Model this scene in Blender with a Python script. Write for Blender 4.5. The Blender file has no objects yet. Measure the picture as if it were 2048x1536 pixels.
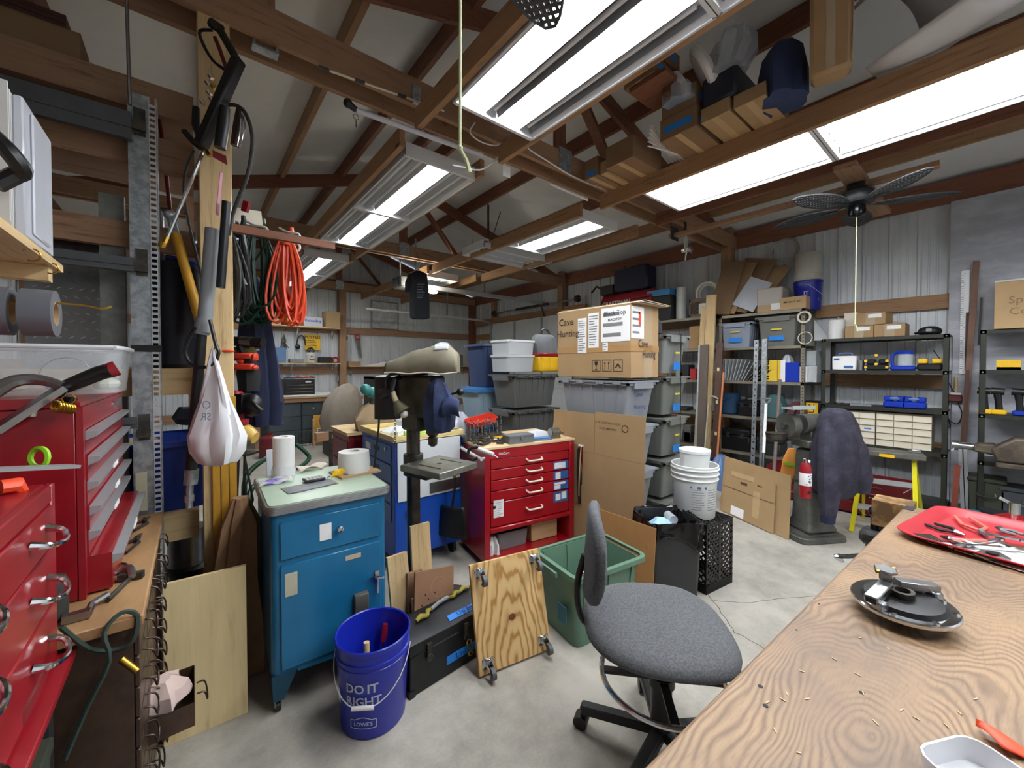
import bpy, math, random
from math import sin, cos, pi, radians as R, sqrt, atan2
from mathutils import Vector, Matrix, Euler
random.seed(7)
C = bpy.context.scene.collection
sc = bpy.context.scene
# ---------------------------------------------------------------- camera, world, exposure
FPX, CAMZ, YAW, PITCH, CY = 790.0, 1.5, R(39), R(1.0), 747.3   # CY: image row of the optical axis
cd = bpy.data.cameras.new('camera'); cam = bpy.data.objects.new('camera', cd); C.objects.link(cam)
cd.sensor_width = 36; cd.lens = 36*FPX/2048; cd.clip_start = .02; cd.shift_y = -(768-CY)/2048
cam.location = (0, 0, CAMZ); cam.rotation_euler = (pi/2-PITCH, 0, -YAW)
sc.camera = cam
w = bpy.data.worlds.new('world'); sc.world = w; w.use_nodes = True
w.node_tree.nodes['Background'].inputs[0].default_value = (.75, .85, 1, 1)
w.node_tree.nodes['Background'].inputs[1].default_value = .3
sc.view_settings.view_transform = 'Standard'; sc.view_settings.look = 'None'
sc.view_settings.gamma = 1; sc.view_settings.use_curve_mapping = False
sc.view_settings.exposure = 1.0
sc.cycles.max_bounces = 8; sc.cycles.diffuse_bounces = 5; sc.cycles.glossy_bounces = 3
sc.cycles.transmission_bounces = 6; sc.cycles.transparent_max_bounces = 8
sc.cycles.caustics_reflective = False; sc.cycles.caustics_refractive = False
sc.cycles.sample_clamp_indirect = 6
TUBE = 26.0
def P(px, py, X=None, Y=None, Z=None, D=None):
    """pixel of the 2048x1536 photograph -> point on a plane of the room"""
    a, b = (px-1024)/FPX, (CY-py)/FPX
    fy, fz = cos(PITCH)+b*sin(PITCH), -sin(PITCH)+b*cos(PITCH)
    d = Vector((sin(YAW)*fy+cos(YAW)*a, cos(YAW)*fy-sin(YAW)*a, fz))
    t = X/d.x if X is not None else Y/d.y if Y is not None else (Z-CAMZ)/d.z if Z is not None else D
    return Vector((d.x*t, d.y*t, CAMZ+d.z*t))
# ---------------------------------------------------------------- geometry collector
class G:
    def __init__(s, M=None): s.v=[]; s.f=[]; s.m=[]; s.M=M or Matrix(); s.i=0
    def add(s, vs, fs):
        n=len(s.v); M=s.M
        s.v += [tuple(M@Vector(v)) for v in vs]
        s.f += [[n+i for i in f] for f in fs]; s.m += [s.i]*len(fs); return s
    def mi(s, i): s.i=i; return s
    def at(s, M): s.M=M; return s
    def box(s, x0,y0,z0,x1,y1,z1):
        return s.add([(x,y,z) for x in (x0,x1) for y in (y0,y1) for z in (z0,z1)],
            [(0,1,3,2),(4,6,7,5),(0,4,5,1),(2,3,7,6),(0,2,6,4),(1,5,7,3)])
    def cb(s, c, d, r=None):
        K = s.M; s.M = K @ Matrix.Translation(Vector(c)) @ ((Euler(r).to_matrix().to_4x4()) if r else Matrix())
        s.box(-d[0]/2,-d[1]/2,-d[2]/2,d[0]/2,d[1]/2,d[2]/2); s.M=K; return s
    def frus(s, c, a, b, h):     # tapered box: bottom size a, top size b, from z=c.z upwards
        x,y,z=c; vs=[(x+i*a[0]/2,y+j*a[1]/2,z) for i,j in((-1,-1),(1,-1),(1,1),(-1,1))]+[(x+i*b[0]/2,y+j*b[1]/2,z+h) for i,j in((-1,-1),(1,-1),(1,1),(-1,1))]
        return s.add(vs,[(3,2,1,0),(4,5,6,7),(0,1,5,4),(1,2,6,5),(2,3,7,6),(3,0,4,7)])
    def bar(s, a, b, wd, th, up=(0,0,1)):   # rectangular bar from a to b; wd across, th along up
        a,b=Vector(a),Vector(b); d=(b-a).normalized(); up=Vector(up)
        if abs(d.dot(up))>.99: up=Vector((1,0,0))
        x=d.cross(up).normalized(); y=x.cross(d)
        vs=[p+x*(i*wd/2)+y*(j*th/2) for p in (a,b) for i,j in((-1,-1),(1,-1),(1,1),(-1,1))]
        return s.add(vs,[(0,1,2,3),(7,6,5,4),(0,4,5,1),(1,5,6,2),(2,6,7,3),(3,7,4,0)])
    def cyl(s, a, b, r, r2=None, n=14, cap=True):
        a,b=Vector(a),Vector(b); r2=r if r2 is None else r2; d=(b-a).normalized()
        x=d.orthogonal().normalized(); y=d.cross(x); vs=[]
        for p,q in ((a,r),(b,r2)): vs+=[p+(x*cos(2*pi*k/n)+y*sin(2*pi*k/n))*q for k in range(n)]
        fs=[(k,(k+1)%n,n+(k+1)%n,n+k) for k in range(n)]
        if cap: fs+=[tuple(range(n))[::-1],tuple(range(n,2*n))]
        return s.add(vs,fs)
    def tube(s, pts, r, n=6, close=False):
        pts=[Vector(p) for p in pts]; m=len(pts); vs=[]; prev=None
        rs=list(r) if isinstance(r,(list,tuple)) else [r]*m
        if not close and 4<=m<=14:      # round the path with a Catmull-Rom curve
            q=[pts[0]*2-pts[1]]+pts+[pts[-1]*2-pts[-2]]; np_=[]; nr=[]
            for i in range(m-1):
                a,b,c,d=q[i:i+4]
                for k in range(3):
                    t=k/3; np_.append(.5*((2*b)+(c-a)*t+(2*a-5*b+4*c-d)*t*t+(3*b-a-3*c+d)*t**3)); nr.append(rs[i]*(1-t)+rs[i+1]*t)
            pts=np_+[pts[-1]]; rs=nr+[rs[-1]]; m=len(pts)
        for i,p in enumerate(pts):
            t=(pts[(i+1)%m]-pts[i-1]) if close else (pts[min(i+1,m-1)]-pts[max(i-1,0)])
            t=t.normalized() if t.length>1e-9 else Vector((0,0,1))
            if prev is None: x=t.orthogonal().normalized()
            else:
                x=prev-t*prev.dot(t)
                x=x.normalized() if x.length>1e-6 else t.orthogonal().normalized()
            prev=x; y=t.cross(x)
            vs+=[p+(x*cos(2*pi*k/n)+y*sin(2*pi*k/n))*rs[i] for k in range(n)]
        fs=[]
        for i in range(m if close else m-1):
            j=(i+1)%m; fs+=[(i*n+k,i*n+(k+1)%n,j*n+(k+1)%n,j*n+k) for k in range(n)]
        if not close: fs+=[tuple(range(n))[::-1],tuple(range((m-1)*n,m*n))]
        return s.add(vs,fs)
    def lathe(s, prof, n=24, c=(0,0,0), cap=True, sx=1, sy=1):
        vs=[(c[0]+r*cos(2*pi*k/n)*sx,c[1]+r*sin(2*pi*k/n)*sy,c[2]+z) for r,z in prof for k in range(n)]; m=len(prof)
        fs=[(i*n+k,i*n+(k+1)%n,(i+1)*n+(k+1)%n,(i+1)*n+k) for i in range(m-1) for k in range(n)]
        if cap: fs+=[tuple(range(n))[::-1],tuple(range((m-1)*n,m*n))]
        return s.add(vs,fs)
    def prism(s, poly, a, b, ax='z'):
        n=len(poly); f={'z':lambda p,h:(p[0],p[1],h),'y':lambda p,h:(p[0],h,p[1]),'x':lambda p,h:(h,p[0],p[1])}[ax]
        vs=[f(p,a) for p in poly]+[f(p,b) for p in poly]
        return s.add(vs,[tuple(range(n))[::-1],tuple(range(n,2*n))]+[(k,(k+1)%n,n+(k+1)%n,n+k) for k in range(n)])
    def sph(s, c, r, n=12, m=8):
        rx,ry,rz=r if isinstance(r,(tuple,list)) else (r,r,r)
        vs=[(c[0],c[1],c[2]-rz)]+[(c[0]+rx*sin(pi*j/m)*cos(2*pi*k/n),c[1]+ry*sin(pi*j/m)*sin(2*pi*k/n),c[2]-rz*cos(pi*j/m)) for j in range(1,m) for k in range(n)]+[(c[0],c[1],c[2]+rz)]
        fs=[(0,1+(k+1)%n,1+k) for k in range(n)]
        for j in range(m-2): fs+=[(1+j*n+k,1+j*n+(k+1)%n,1+(j+1)*n+(k+1)%n,1+(j+1)*n+k) for k in range(n)]
        L=len(vs)-1; fs+=[(L,1+(m-2)*n+k,1+(m-2)*n+(k+1)%n) for k in range(n)]
        return s.add(vs,fs)
    def sheet(s, fn, nu, nv):
        vs=[fn(i/nu,j/nv) for i in range(nu+1) for j in range(nv+1)]; w=nv+1
        return s.add(vs,[(i*w+j,(i+1)*w+j,(i+1)*w+j+1,i*w+j+1) for i in range(nu) for j in range(nv)])
    def ring(s, c, R_, r, nx=(1,0,0), ny=(0,1,0), n=20, k=6, a0=0, a1=2*pi):
        c,nx,ny=Vector(c),Vector(nx),Vector(ny); full=abs(a1-a0-2*pi)<1e-3
        m=n if full else n+1
        return s.tube([c+nx*(R_*cos(a0+(a1-a0)*i/n))+ny*(R_*sin(a0+(a1-a0)*i/n)) for i in range(m)],r,k,full)
def rbox(g, x0,y0,z0,x1,y1,z1, rad, n=3, top=None):
    """rounded-corner upright box (prism with round plan); top scales the upper outline about its centre"""
    cx,cy,hx,hy=(x0+x1)/2,(y0+y1)/2,(x1-x0)/2,(y1-y0)/2; t=top or 1; pts=[]
    for sx,sy,a in ((1,1,0),(-1,1,pi/2),(-1,-1,pi),(1,-1,3*pi/2)):
        for k in range(n+1):
            q=a+pi/2*k/n; pts.append((sx*(hx-rad)+rad*cos(q), sy*(hy-rad)+rad*sin(q)))
    m=len(pts); vs=[(cx+p[0],cy+p[1],z0) for p in pts]+[(cx+p[0]*t,cy+p[1]*t,z1) for p in pts]
    return g.add(vs,[tuple(range(m))[::-1],tuple(range(m,2*m))]+[(k,(k+1)%m,m+(k+1)%m,m+k) for k in range(m)])
def shell(g, x0,y0,z0,x1,y1,z1, rad, th, top=1.0, n=3, flo=None):
    """open-topped rounded tub with real wall thickness, top outline scaled"""
    cx,cy=(x0+x1)/2,(y0+y1)/2; fl=th if flo is None else flo
    def loop(hx,hy,r,z,s):
        o=[]
        for sx,sy,a in ((1,1,0),(-1,1,pi/2),(-1,-1,pi),(1,-1,3*pi/2)):
            for k in range(n+1):
                q=a+pi/2*k/n; o.append((cx+s*(sx*(hx-r)+r*cos(q)),cy+s*(sy*(hy-r)+r*sin(q)),z))
        return o
    hx,hy=(x1-x0)/2,(y1-y0)/2; ri=max(rad-th,.001)
    L=[loop(hx,hy,rad,z0,1),loop(hx,hy,rad,z1,top),loop(hx-th,hy-th,ri,z1,top),loop(hx-th,hy-th,ri,z0+fl,1)]; m=len(L[0]); fs=[tuple(range(m))[::-1]]
    for a in range(3): fs+=[(a*m+k,a*m+(k+1)%m,(a+1)*m+(k+1)%m,(a+1)*m+k) for k in range(m)]
    fs.append(tuple(range(3*m,4*m))); return g.add(sum(L,[]),fs)
def xf(loc=(0,0,0), rot=(0,0,0), s=1): return Matrix.Translation(Vector(loc)) @ Euler(rot).to_matrix().to_4x4() @ Matrix.Scale(s,4)
def rz(a): return Matrix.Rotation(a,4,'Z')
_tc={}
def tmesh(txt, bold=0):
    k=(txt,bold)
    if k in _tc: return _tc[k]
    cu=bpy.data.curves.new('t','FONT'); cu.body=txt; cu.size=1; cu.align_x='CENTER'; cu.align_y='CENTER'; cu.offset=bold; cu.resolution_u=2
    o=bpy.data.objects.new('t',cu); C.objects.link(o); bpy.context.view_layer.update()
    me=bpy.data.meshes.new_from_object(o.evaluated_get(bpy.context.evaluated_depsgraph_get()))
    r=([tuple(v.co) for v in me.vertices],[tuple(p.vertices) for p in me.polygons])
    bpy.data.objects.remove(o); bpy.data.curves.remove(cu); bpy.data.meshes.remove(me); _tc[k]=r; return r
def text(g, txt, size, M, fn=None, bold=0, sx=1):
    """flat print: letters in the local XY plane of M (x right, y up, facing +z)"""
    v,f=tmesh(txt,bold); vs=[(x*size*sx,y*size,0) for x,y,z in v]
    if fn: vs=[fn(a) for a in vs]
    K=g.M; g.M=K@M; g.add(vs,f); g.M=K; return g
def face(o, right, up):  # matrix whose local x=right, y=up
    r,u=Vector(right).normalized(),Vector(up).normalized(); n=r.cross(u)
    return Matrix.Translation(Vector(o)) @ Matrix((r,u,n)).transposed().to_4x4()
FX=lambda x,y,z: face((x,y,z),(0,-1,0),(0,0,1))   # print facing -X
FY=lambda x,y,z: face((x,y,z),(1,0,0),(0,0,1))    # print facing -Y
FXP=lambda x,y,z: face((x,y,z),(0,1,0),(0,0,1))   # print facing +X
FZ=lambda x,y,z: Matrix.Translation((x,y,z))
# ---------------------------------------------------------------- objects
def mk(name, g, mat, parent=None, label=None, loc=None, rot=None, bev=0, ang=35, solid=0, sub=0, kind=None, seg=1):
    me=bpy.data.meshes.new(name); me.from_pydata(g.v,[],g.f); me.validate()
    for m in (mat if isinstance(mat,(list,tuple)) else [mat]): me.materials.append(m)
    if any(g.m) and len(me.polygons)==len(g.m): me.polygons.foreach_set('material_index',g.m)
    me.polygons.foreach_set('use_smooth',[True]*len(me.polygons)); me.update()
    me.set_sharp_from_angle(angle=R(ang))
    o=bpy.data.objects.new(name,me); C.objects.link(o)
    if loc is not None: o.location=loc
    if rot is not None: o.rotation_euler=rot
    if parent: o.parent=parent
    if label: o['label']=label
    if kind: o['kind']=kind
    if solid: md=o.modifiers.new('s','SOLIDIFY'); md.thickness=solid; md.offset=0
    if sub: md=o.modifiers.new('u','SUBSURF'); md.levels=sub; md.render_levels=sub
    if bev: md=o.modifiers.new('b','BEVEL'); md.width=bev; md.segments=seg; md.limit_method='ANGLE'; md.angle_limit=R(40)
    return o
def tag(o, label, cat, group=None):
    o['label']=label; o['category']=cat
    if group: o['group']=group
    return o
def thing(name, label, cat, loc=(0,0,0), rot=(0,0,0), group=None):
    o=bpy.data.objects.new(name,None); o.empty_display_size=.05; C.objects.link(o); o.location=loc; o.rotation_euler=rot if isinstance(rot,(tuple,list)) else (0,0,rot)
    return tag(o,label,cat,group)
def one(name, g, mat, label, cat, group=None, **k): return tag(mk(name,g,mat,**k),label,cat,group)
def struct(name, g, mat, parent=None, **k):
    o=mk(name,g,mat,parent,**k)
    if not parent: o['kind']='structure'
    return o
def dup(root, loc, rot=None, label=None, group=None):
    r=root.copy(); C.objects.link(r); r.location=loc
    if rot is not None: r.rotation_euler=rot if isinstance(rot,(tuple,list)) else (0,0,rot)
    if label: r['label']=label
    if group: r['group']=group
    for ch in list(root.children):
        c=ch.copy(); C.objects.link(c); c.parent=r
        for g_ in list(ch.children): d=g_.copy(); C.objects.link(d); d.parent=c
    return r
# ---------------------------------------------------------------- materials
def lin(h):
    h=h.lstrip('#'); o=[]
    for i in (0,2,4):
        c=int(h[i:i+2],16)/255; o.append(c/12.92 if c<=.04045 else ((c+.055)/1.055)**2.4)
    return (*o,1)
_mc={}
def nodes(name):
    m=bpy.data.materials.new(name); m.use_nodes=True; nt=m.node_tree; return m,nt,nt.nodes['Principled BSDF'],nt.nodes.new,nt.links.new
def coords(nt, sc_=(1,1,1), rot=(0,0,0)):
    tc=nt.nodes.new('ShaderNodeTexCoord'); mp=nt.nodes.new('ShaderNodeMapping'); mp.inputs['Scale'].default_value=sc_; mp.inputs['Rotation'].default_value=rot
    nt.links.new(tc.outputs['Object'],mp.inputs[0]); return mp.outputs[0]
def ramp(nt, fac, stops):
    r=nt.nodes.new('ShaderNodeValToRGB'); e=r.color_ramp.elements
    while len(e)<len(stops): e.new(.5)
    for x,(p,c) in zip(e,stops): x.position=p; x.color=lin(c) if isinstance(c,str) else c
    nt.links.new(fac,r.inputs[0]); return r.outputs[0]
def noise(nt, vec, s, d=3, r=.55, dist=0):
    n=nt.nodes.new('ShaderNodeTexNoise'); n.inputs['Scale'].default_value=s; n.inputs['Detail'].default_value=d; n.inputs['Roughness'].default_value=r; n.inputs['Distortion'].default_value=dist
    nt.links.new(vec,n.inputs['Vector']); return n.outputs['Fac']
def bump(nt, b, h, st, dist=.01):
    n=nt.nodes.new('ShaderNodeBump'); n.inputs['Strength'].default_value=st; n.inputs['Distance'].default_value=dist
    nt.links.new(h,n.inputs['Height']); nt.links.new(n.outputs[0],b.inputs['Normal'])
def shade(c,k):
    c=lin(c) if isinstance(c,str) else c; return (*[min(1,x*k) for x in c[:3]],1)
def M(name, col, rough=.5, metal=0, var=.12, s=9, bmp=0, bs=60, coat=0):
    k=(name,col,rough,metal)
    if k in _mc: return _mc[k]
    m,nt,b,N,L=nodes(name); v=coords(nt)
    n=noise(nt,v,s,4,.6)
    L(ramp(nt,n,[(.3,shade(col,1-var)),(.7,shade(col,1+var))]),b.inputs['Base Color'])
    b.inputs['Roughness'].default_value=rough; b.inputs['Metallic'].default_value=metal
    if coat: b.inputs['Coat Weight'].default_value=coat; b.inputs['Coat Roughness'].default_value=.15
    if bmp: bump(nt,b,noise(nt,v,bs,3),bmp,.004)
    _mc[k]=m; return m
def wood(name, c1, c2, ax='x', s=1.0, rough=.65, knots=True):
    k=(name,c1,c2,ax,s)
    if k in _mc: return _mc[k]
    m,nt,b,N,L=nodes(name+'_'+ax)
    st={'x':(.9,11,11),'y':(11,.9,11),'z':(11,11,.9)}[ax]; v=coords(nt,tuple(q*s for q in st))
    n=noise(nt,v,3.2,5,.6,.5); n2=noise(nt,v,14,3,.7)
    mx=N('ShaderNodeMath'); mx.operation='MULTIPLY_ADD'; mx.inputs[1].default_value=.35; L(n2,mx.inputs[0]); L(n,mx.inputs[2])
    cd_=ramp(nt,mx.outputs[0],[(.45,c2),(.62,c1),(.85,shade(c1,1.12))])
    if knots:
        kv=coords(nt,tuple(q*.5*s for q in {'x':(1.6,5,5),'y':(5,1.6,5),'z':(5,5,1.6)}[ax])); vo=N('ShaderNodeTexVoronoi'); vo.inputs['Scale'].default_value=2.2; L(kv,vo.inputs['Vector'])
        kr=ramp(nt,vo.outputs['Distance'],[(.035,(1,1,1,1)),(.09,(0,0,0,1))]); mix=N('ShaderNodeMix'); mix.data_type='RGBA'
        L(kr,mix.inputs[0]); L(cd_,mix.inputs[6]); mix.inputs[7].default_value=shade(c2,.4); cd_=mix.outputs[2]
    L(cd_,b.inputs['Base Color']); b.inputs['Roughness'].default_value=rough; bump(nt,b,mx.outputs[0],.12,.003); _mc[k]=m; return m
def emit(name, col, st):
    m,nt,b,N,L=nodes(name); b.inputs['Emission Color'].default_value=lin(col); b.inputs['Emission Strength'].default_value=st; b.inputs['Base Color'].default_value=lin(col); return m
def clear(name, col, alpha=.35, rough=.2):
    m,nt,b,N,L=nodes(name); b.inputs['Base Color'].default_value=lin(col); b.inputs['Roughness'].default_value=rough; b.inputs['Alpha'].default_value=alpha; return m
def two(name, c1, c2, s, lo, hi, rough=.6, metal=0, bmp=0, sc3=(1,1,1), d=5):
    """patchy two-colour surface: worn paint, stained cloth, rust"""
    k=(name,c1,c2,s,lo)
    if k in _mc: return _mc[k]
    m,nt,b,N,L=nodes(name); v=coords(nt,sc3); n=noise(nt,v,s,d,.65)
    L(ramp(nt,n,[(lo,c1),(hi,c2)]),b.inputs['Base Color']); b.inputs['Roughness'].default_value=rough; b.inputs['Metallic'].default_value=metal
    if bmp: bump(nt,b,n,bmp,.004)
    _mc[k]=m; return m
PX=wood('pine','#977559','#72543d','x'); PY=wood('pine','#9b7755','#75563b','y'); PZ=wood('pine','#977559','#72543d','z')
DX=wood('old_pine','#7a4d38','#563226','x'); DY=wood('old_pine','#7a4d38','#563226','y'); DZ=wood('old_pine','#7a4d38','#563226','z')
LX=wood('fresh_pine','#cdb182','#a98a5c','x'); LY=wood('fresh_pine','#cdb182','#a98a5c','y'); LZ=wood('fresh_pine','#cdb182','#a98a5c','z')
PLY=wood('plywood','#d2bd8e','#b89b66','z',.5,knots=False)
CARD=M('cardboard','#a2855f',.85,0,.07,4); CARD2=M('cardboard_light','#b4976f',.85,0,.06,4); CARD3=M('cardboard_dark','#866a4d',.85,0,.08,4)
WHITE=M('white_plastic','#dcdcda',.4,0,.03); PAPER=M('paper','#eaeaea',.8,0,.03); BLACK=M('black_plastic','#141416',.4,0,.2); INK=M('ink','#1c1c1e',.7,0,.05); FAINT=M('print_grey2','#77797c',.7,0,.05)
DARK=M('dark_grey','#2b2c2e',.5,0,.15); STEEL=M('steel','#9a9c9e',.32,1,.12,20); GALV=two('galvanized','#8f9699','#b6bcbf',25,.4,.6,.4,.8); CHROME=M('chrome','#d5d6d8',.12,1,.03)
IRON=two('iron','#3a3733','#5a554d',14,.4,.65,.55,.6); RUST=two('rust','#6b5648','#4a3c34',8,.4,.6,.75,.2); RED=M('red_paint','#8e1520',.35,0,.1,coat=.3); DRED=M('dark_red','#6d0f18',.4,0,.12)
YEL=M('yellow','#e8b81c',.45,0,.06); BLUE=M('blue_plastic','#1235a8',.35,0,.06); TAPE=M('blue_tape','#1f7fd8',.6,0,.05); ORANGE=M('orange','#e8502a',.45,0,.06); GREY=M('grey_plastic','#7f8184',.5,0,.06)
NAVY=M('navy','#1c2340',.8,0,.15,30); LIME=M('lime','#8fc61e',.45,0,.05); BRASS=M('brass','#b8923e',.3,1,.1); CREAM=M('cream','#e2dcc8',.5,0,.04); TEAL=M('teal','#3f7f80',.5,0,.08)
# ---------------------------------------------------------------- room
XL,XR,YN,YF,HP=-1.3,6.2,-2.2,9.4,3.2      # left wall, right wall, near wall, far wall, plate height
RX,RZ,SL=2.55,4.5,.31                     # ridge
zr=lambda x: RZ-SL*abs(x-RX)
def concrete():
    m,nt,b,N,L=nodes('concrete'); v=coords(nt)
    n=noise(nt,v,1.3,6,.6); n2=noise(nt,v,9,5,.65); n3=noise(nt,v,90,3,.6)
    a=N('ShaderNodeMath'); a.operation='MULTIPLY_ADD'; a.inputs[1].default_value=.5; L(n2,a.inputs[0]); L(n,a.inputs[2])
    a2=N('ShaderNodeMath'); a2.operation='MULTIPLY_ADD'; a2.inputs[1].default_value=.18; L(n3,a2.inputs[0]); L(a.outputs[0],a2.inputs[2])
    L(ramp(nt,a2.outputs[0],[(.55,'#858079'),(.75,'#9d998f'),(.95,'#b2ada2')]),b.inputs['Base Color']); b.inputs['Roughness'].default_value=.7
    bump(nt,b,a2.outputs[0],.15,.004); return m
CONC=concrete()
floor=struct('floor',G().box(XL-.1,YN-.1,-.1,XR+.1,YF+.1,0),CONC)
CRK=M('crack_dark','#504e48',.9,0,.1)
def crack(pts,wd=.004):
    g=G()
    for a,b in zip(pts,pts[1:]):
        for k in range(4):
            p=a.lerp(b,k/4); q=a.lerp(b,(k+1)/4)
            p=p+Vector((sin(p.x*91+p.y*57)*.006,cos(p.y*83+p.x*31)*.006,0)); q=q+Vector((sin(q.x*91+q.y*57)*.006,cos(q.y*83+q.x*31)*.006,0))
            g.bar(p+Vector((0,0,-.001)),q+Vector((0,0,-.001)),wd,.0032)
    return mk('crack',g,CRK,floor)
crack([P(x,y,Z=0) for x,y in ((1395,1165),(1425,1200),(1450,1235),(1470,1265),(1510,1285),(1560,1320))])
crack([P(x,y,Z=0) for x,y in ((1425,1200),(1480,1206),(1560,1198),(1640,1190))],.003)
def corr(name,axis,a0,a1,pos,z0,z1,sgn,pitch=.229):
    """ribbed steel sheet wall; ribs stand proud towards the room"""
    pr=[]; x=a0
    while x<a1-.01:
        for dx,h in ((0,0),(.012,.019),(.032,.019),(.044,0),(.105,0),(.109,.004),(.120,.004),(.124,0),(.168,0),(.172,.004),(.183,.004),(.187,0)):
            if x+dx<a1: pr.append((x+dx,h))
        x+=pitch
    pr.append((a1,0)); g=G(); n=len(pr)
    def pt(a,h,z): return (pos+sgn*h,a,z) if axis=='y' else (a,pos+sgn*h,z)
    zt=[z1(a) if callable(z1) else z1 for a,h in pr]
    vs=[pt(a,h,z0) for a,h in pr]+[pt(a,h,z) for (a,h),z in zip(pr,zt)]
    vs+=[pt(a,-.04,z0) for a,h in pr]+[pt(a,-.04,z) for (a,h),z in zip(pr,zt)]
    fs=[(k,k+1,n+k+1,n+k) for k in range(n-1)]+[(2*n+k+1,2*n+k,3*n+k,3*n+k+1) for k in range(n-1)]+[(n+k,n+k+1,3*n+k+1,3*n+k) for k in range(n-1)]+[(k+1,k,2*n+k,2*n+k+1) for k in range(n-1)]
    fs+=[(0,n,3*n,2*n),(n-1,3*n-1,4*n-1,2*n-1)]
    g.add(vs,fs); return struct(name,g,SHEET,ang=20)
SHEET=two('wall_sheet','#c2c8cc','#d8dde0',3,.35,.65,.45,.1,0,(1,1,.3))
wr=corr('wall_right','y',YN,YF,XR,0,3.45,-1)
wf=corr('wall_far','x',XL,XR,YF,0,lambda x:zr(x)+.05,-1)
wl=corr('wall_left','y',YN,YF,XL,0,3.35,1)
wn=corr('wall_near','x',XL,XR,YN,0,lambda x:zr(x)+.05,1)
# roof: lining, purlins, trusses
LIN=two('roof_lining','#d4d5d4','#e0e0de',1.2,.4,.6,.55,0,.1)
def slope(name,xa,xb):
    g=G(); za,zb=zr(xa)+.1,zr(xb)+.1
    g.add([(xa,YN,za),(xb,YN,zb),(xb,YF+.05,zb),(xa,YF+.05,za),(xa,YN,za+.03),(xb,YN,zb+.03),(xb,YF+.05,zb+.03),(xa,YF+.05,za+.03)],[(0,1,2,3),(7,6,5,4),(0,4,5,1),(2,6,7,3),(1,5,6,2),(0,3,7,4)])
    return struct(name,g,LIN)
cr=slope('ceiling_right',RX,XR+.15); cl=slope('ceiling_left',XL-.15,RX)
cr.name='ceiling'; cl.name='ceiling.001'
for x in (2.72,3.65,4.57,5.48):
    for y0,y1 in ((YN,2.52),(2.52,5.85),(5.85,YF)): mk('purlin',G().box(x-.022,y0+.003,zr(x)-.075,x+.022,y1-.003,zr(x)+.10),DY if x<5 else PY,cr)
for x in (2.38,1.66,.93,.12,-.65):
    for y0,y1 in ((YN,2.52),(2.52,5.85),(5.85,YF)): mk('purlin',G().box(x-.022,y0+.003,zr(x)-.075,x+.022,y1-.003,zr(x)+.10),(PY if x in (.93,.12) else DY),cl)
def truss(y, name='roof_truss', d=.09, light=False):
    t=bpy.data.objects.new(name,None); C.objects.link(t); t.location=(0,y,HP); t['kind']='structure'
    z=lambda x: zr(x)-.03-HP
    for s in (-1,1):
        mk('bottom_chord',G().box(XL+.05,s*d-.019,0,XR-.05,s*d+.019,.17),PX,t)
    for xa,xb in ((XL+.05,RX-.001),(RX+.001,XR-.03)):
        mk('top_chord',G().prism([(xa,z(xa)-.16),(xb,z(xb)-.16),(xb,z(xb)),(xa,z(xa))],-.019,.019,'y'),DX,t)
    mk('web',G().box(RX-.06,-.019-.04,.05,RX+.06,.019-.04,z(RX)-.15),DZ,t)
    for xa,xb in ((1.45,RX-.15),(3.65,RX+.15)):
        mk('web',G().bar((xa,.045,.08),(xb,.045,z(xb)-.1),.038,.1,(0,1,0)),DZ,t)
    for xa in (.32,4.9): mk('web',G().box(xa-.045,-.06,.02,xa+.045,-.022,z(xa)-.02),PZ,t)
    mk('gusset_plate',G().box(RX-.08,-d-.024,.01,RX+.08,-d-.0195,.2),GALV,t)
    return t
t1=truss(2.52); t2=truss(5.85,'roof_truss',.06); t3=truss(9.25,'roof_truss',.05)
# 2x joists that carry the lights
def joist(x,y0,y1,z=3.2,h=.13,m=PY,w_=.038):
    o=struct('ceiling_joist',G().box(x-w_/2,y0,z,x+w_/2,y1,z+h),m); return o
for x in (1.155,1.83): joist(x,-1.2,2.40,3.035); joist(x,2.64,5.76,3.035); joist(x,5.93,9.2,3.035)
for x in (3.03,3.99): joist(x,-1.2,2.40,2.99 if x<3.5 else 3.05,.13,PY if x<3.5 else DY); joist(x,2.64,5.76,3.0); joist(x,5.93,9.2,3.035)
struct('trim_1',G().box(4.28,.3,2.985,4.37,2.42,3.02).box(3.9,.70,3.02,5.4,.84,3.06),PX)  # plank the fan hangs from
# eave plates, posts, girts
for s,x in ((1,XR-.06),(-1,XL+.06)):
    mk('top_plate',G().box(x-.02,YN,HP,x+.02,YF,HP+.24),DY,wr if s>0 else wl)
mk('top_plate',G().box(XL,YF-.08,HP,XR,YF-.04,HP+.24),DX,wf)
for y in (-.55,2.52,5.85): mk('post',G().box(XR-.17,y-.07,0,XR-.03,y+.07,HP+.3),PZ,wr)
mk('post',G().box(XR-.19,YF-.21,0,XR-.05,YF-.05,HP),DZ,wf)
for x in (2.62,): mk('post',G().box(x-.07,YF-.19,0,x+.07,YF-.045,HP),PZ,wf)
for y in (2.55,5.9): mk('post',G().box(XL+.04,y-.07,0,XL+.18,y+.07,HP+.1),PZ,wl)
for z,y0,y1 in ((2.19,-.55,5.15),(1.34,-.55,5.15),(.62,-.55,5.15),(2.3,8.25,9.15)): mk('girt',G().box(XR-.06,y0,z-.075,XR-.02,y1,z+.075),PY,wr)
for z in (2.32,1.42,.55): mk('girt',G().box(2.7,YF-.06,z-.075,XR-.2,YF-.02,z+.075),PX,wf)
for z in (2.32,1.42,.55): mk('girt',G().box(XL+.05,YF-.06,z-.075,2.54,YF-.02,z+.075),PX,wf)
for z in (2.4,1.5,.6): mk('girt',G().box(XL+.02,YN+.05,z-.07,XL+.06,YF-.1,z+.07),PY,wl)
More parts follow.
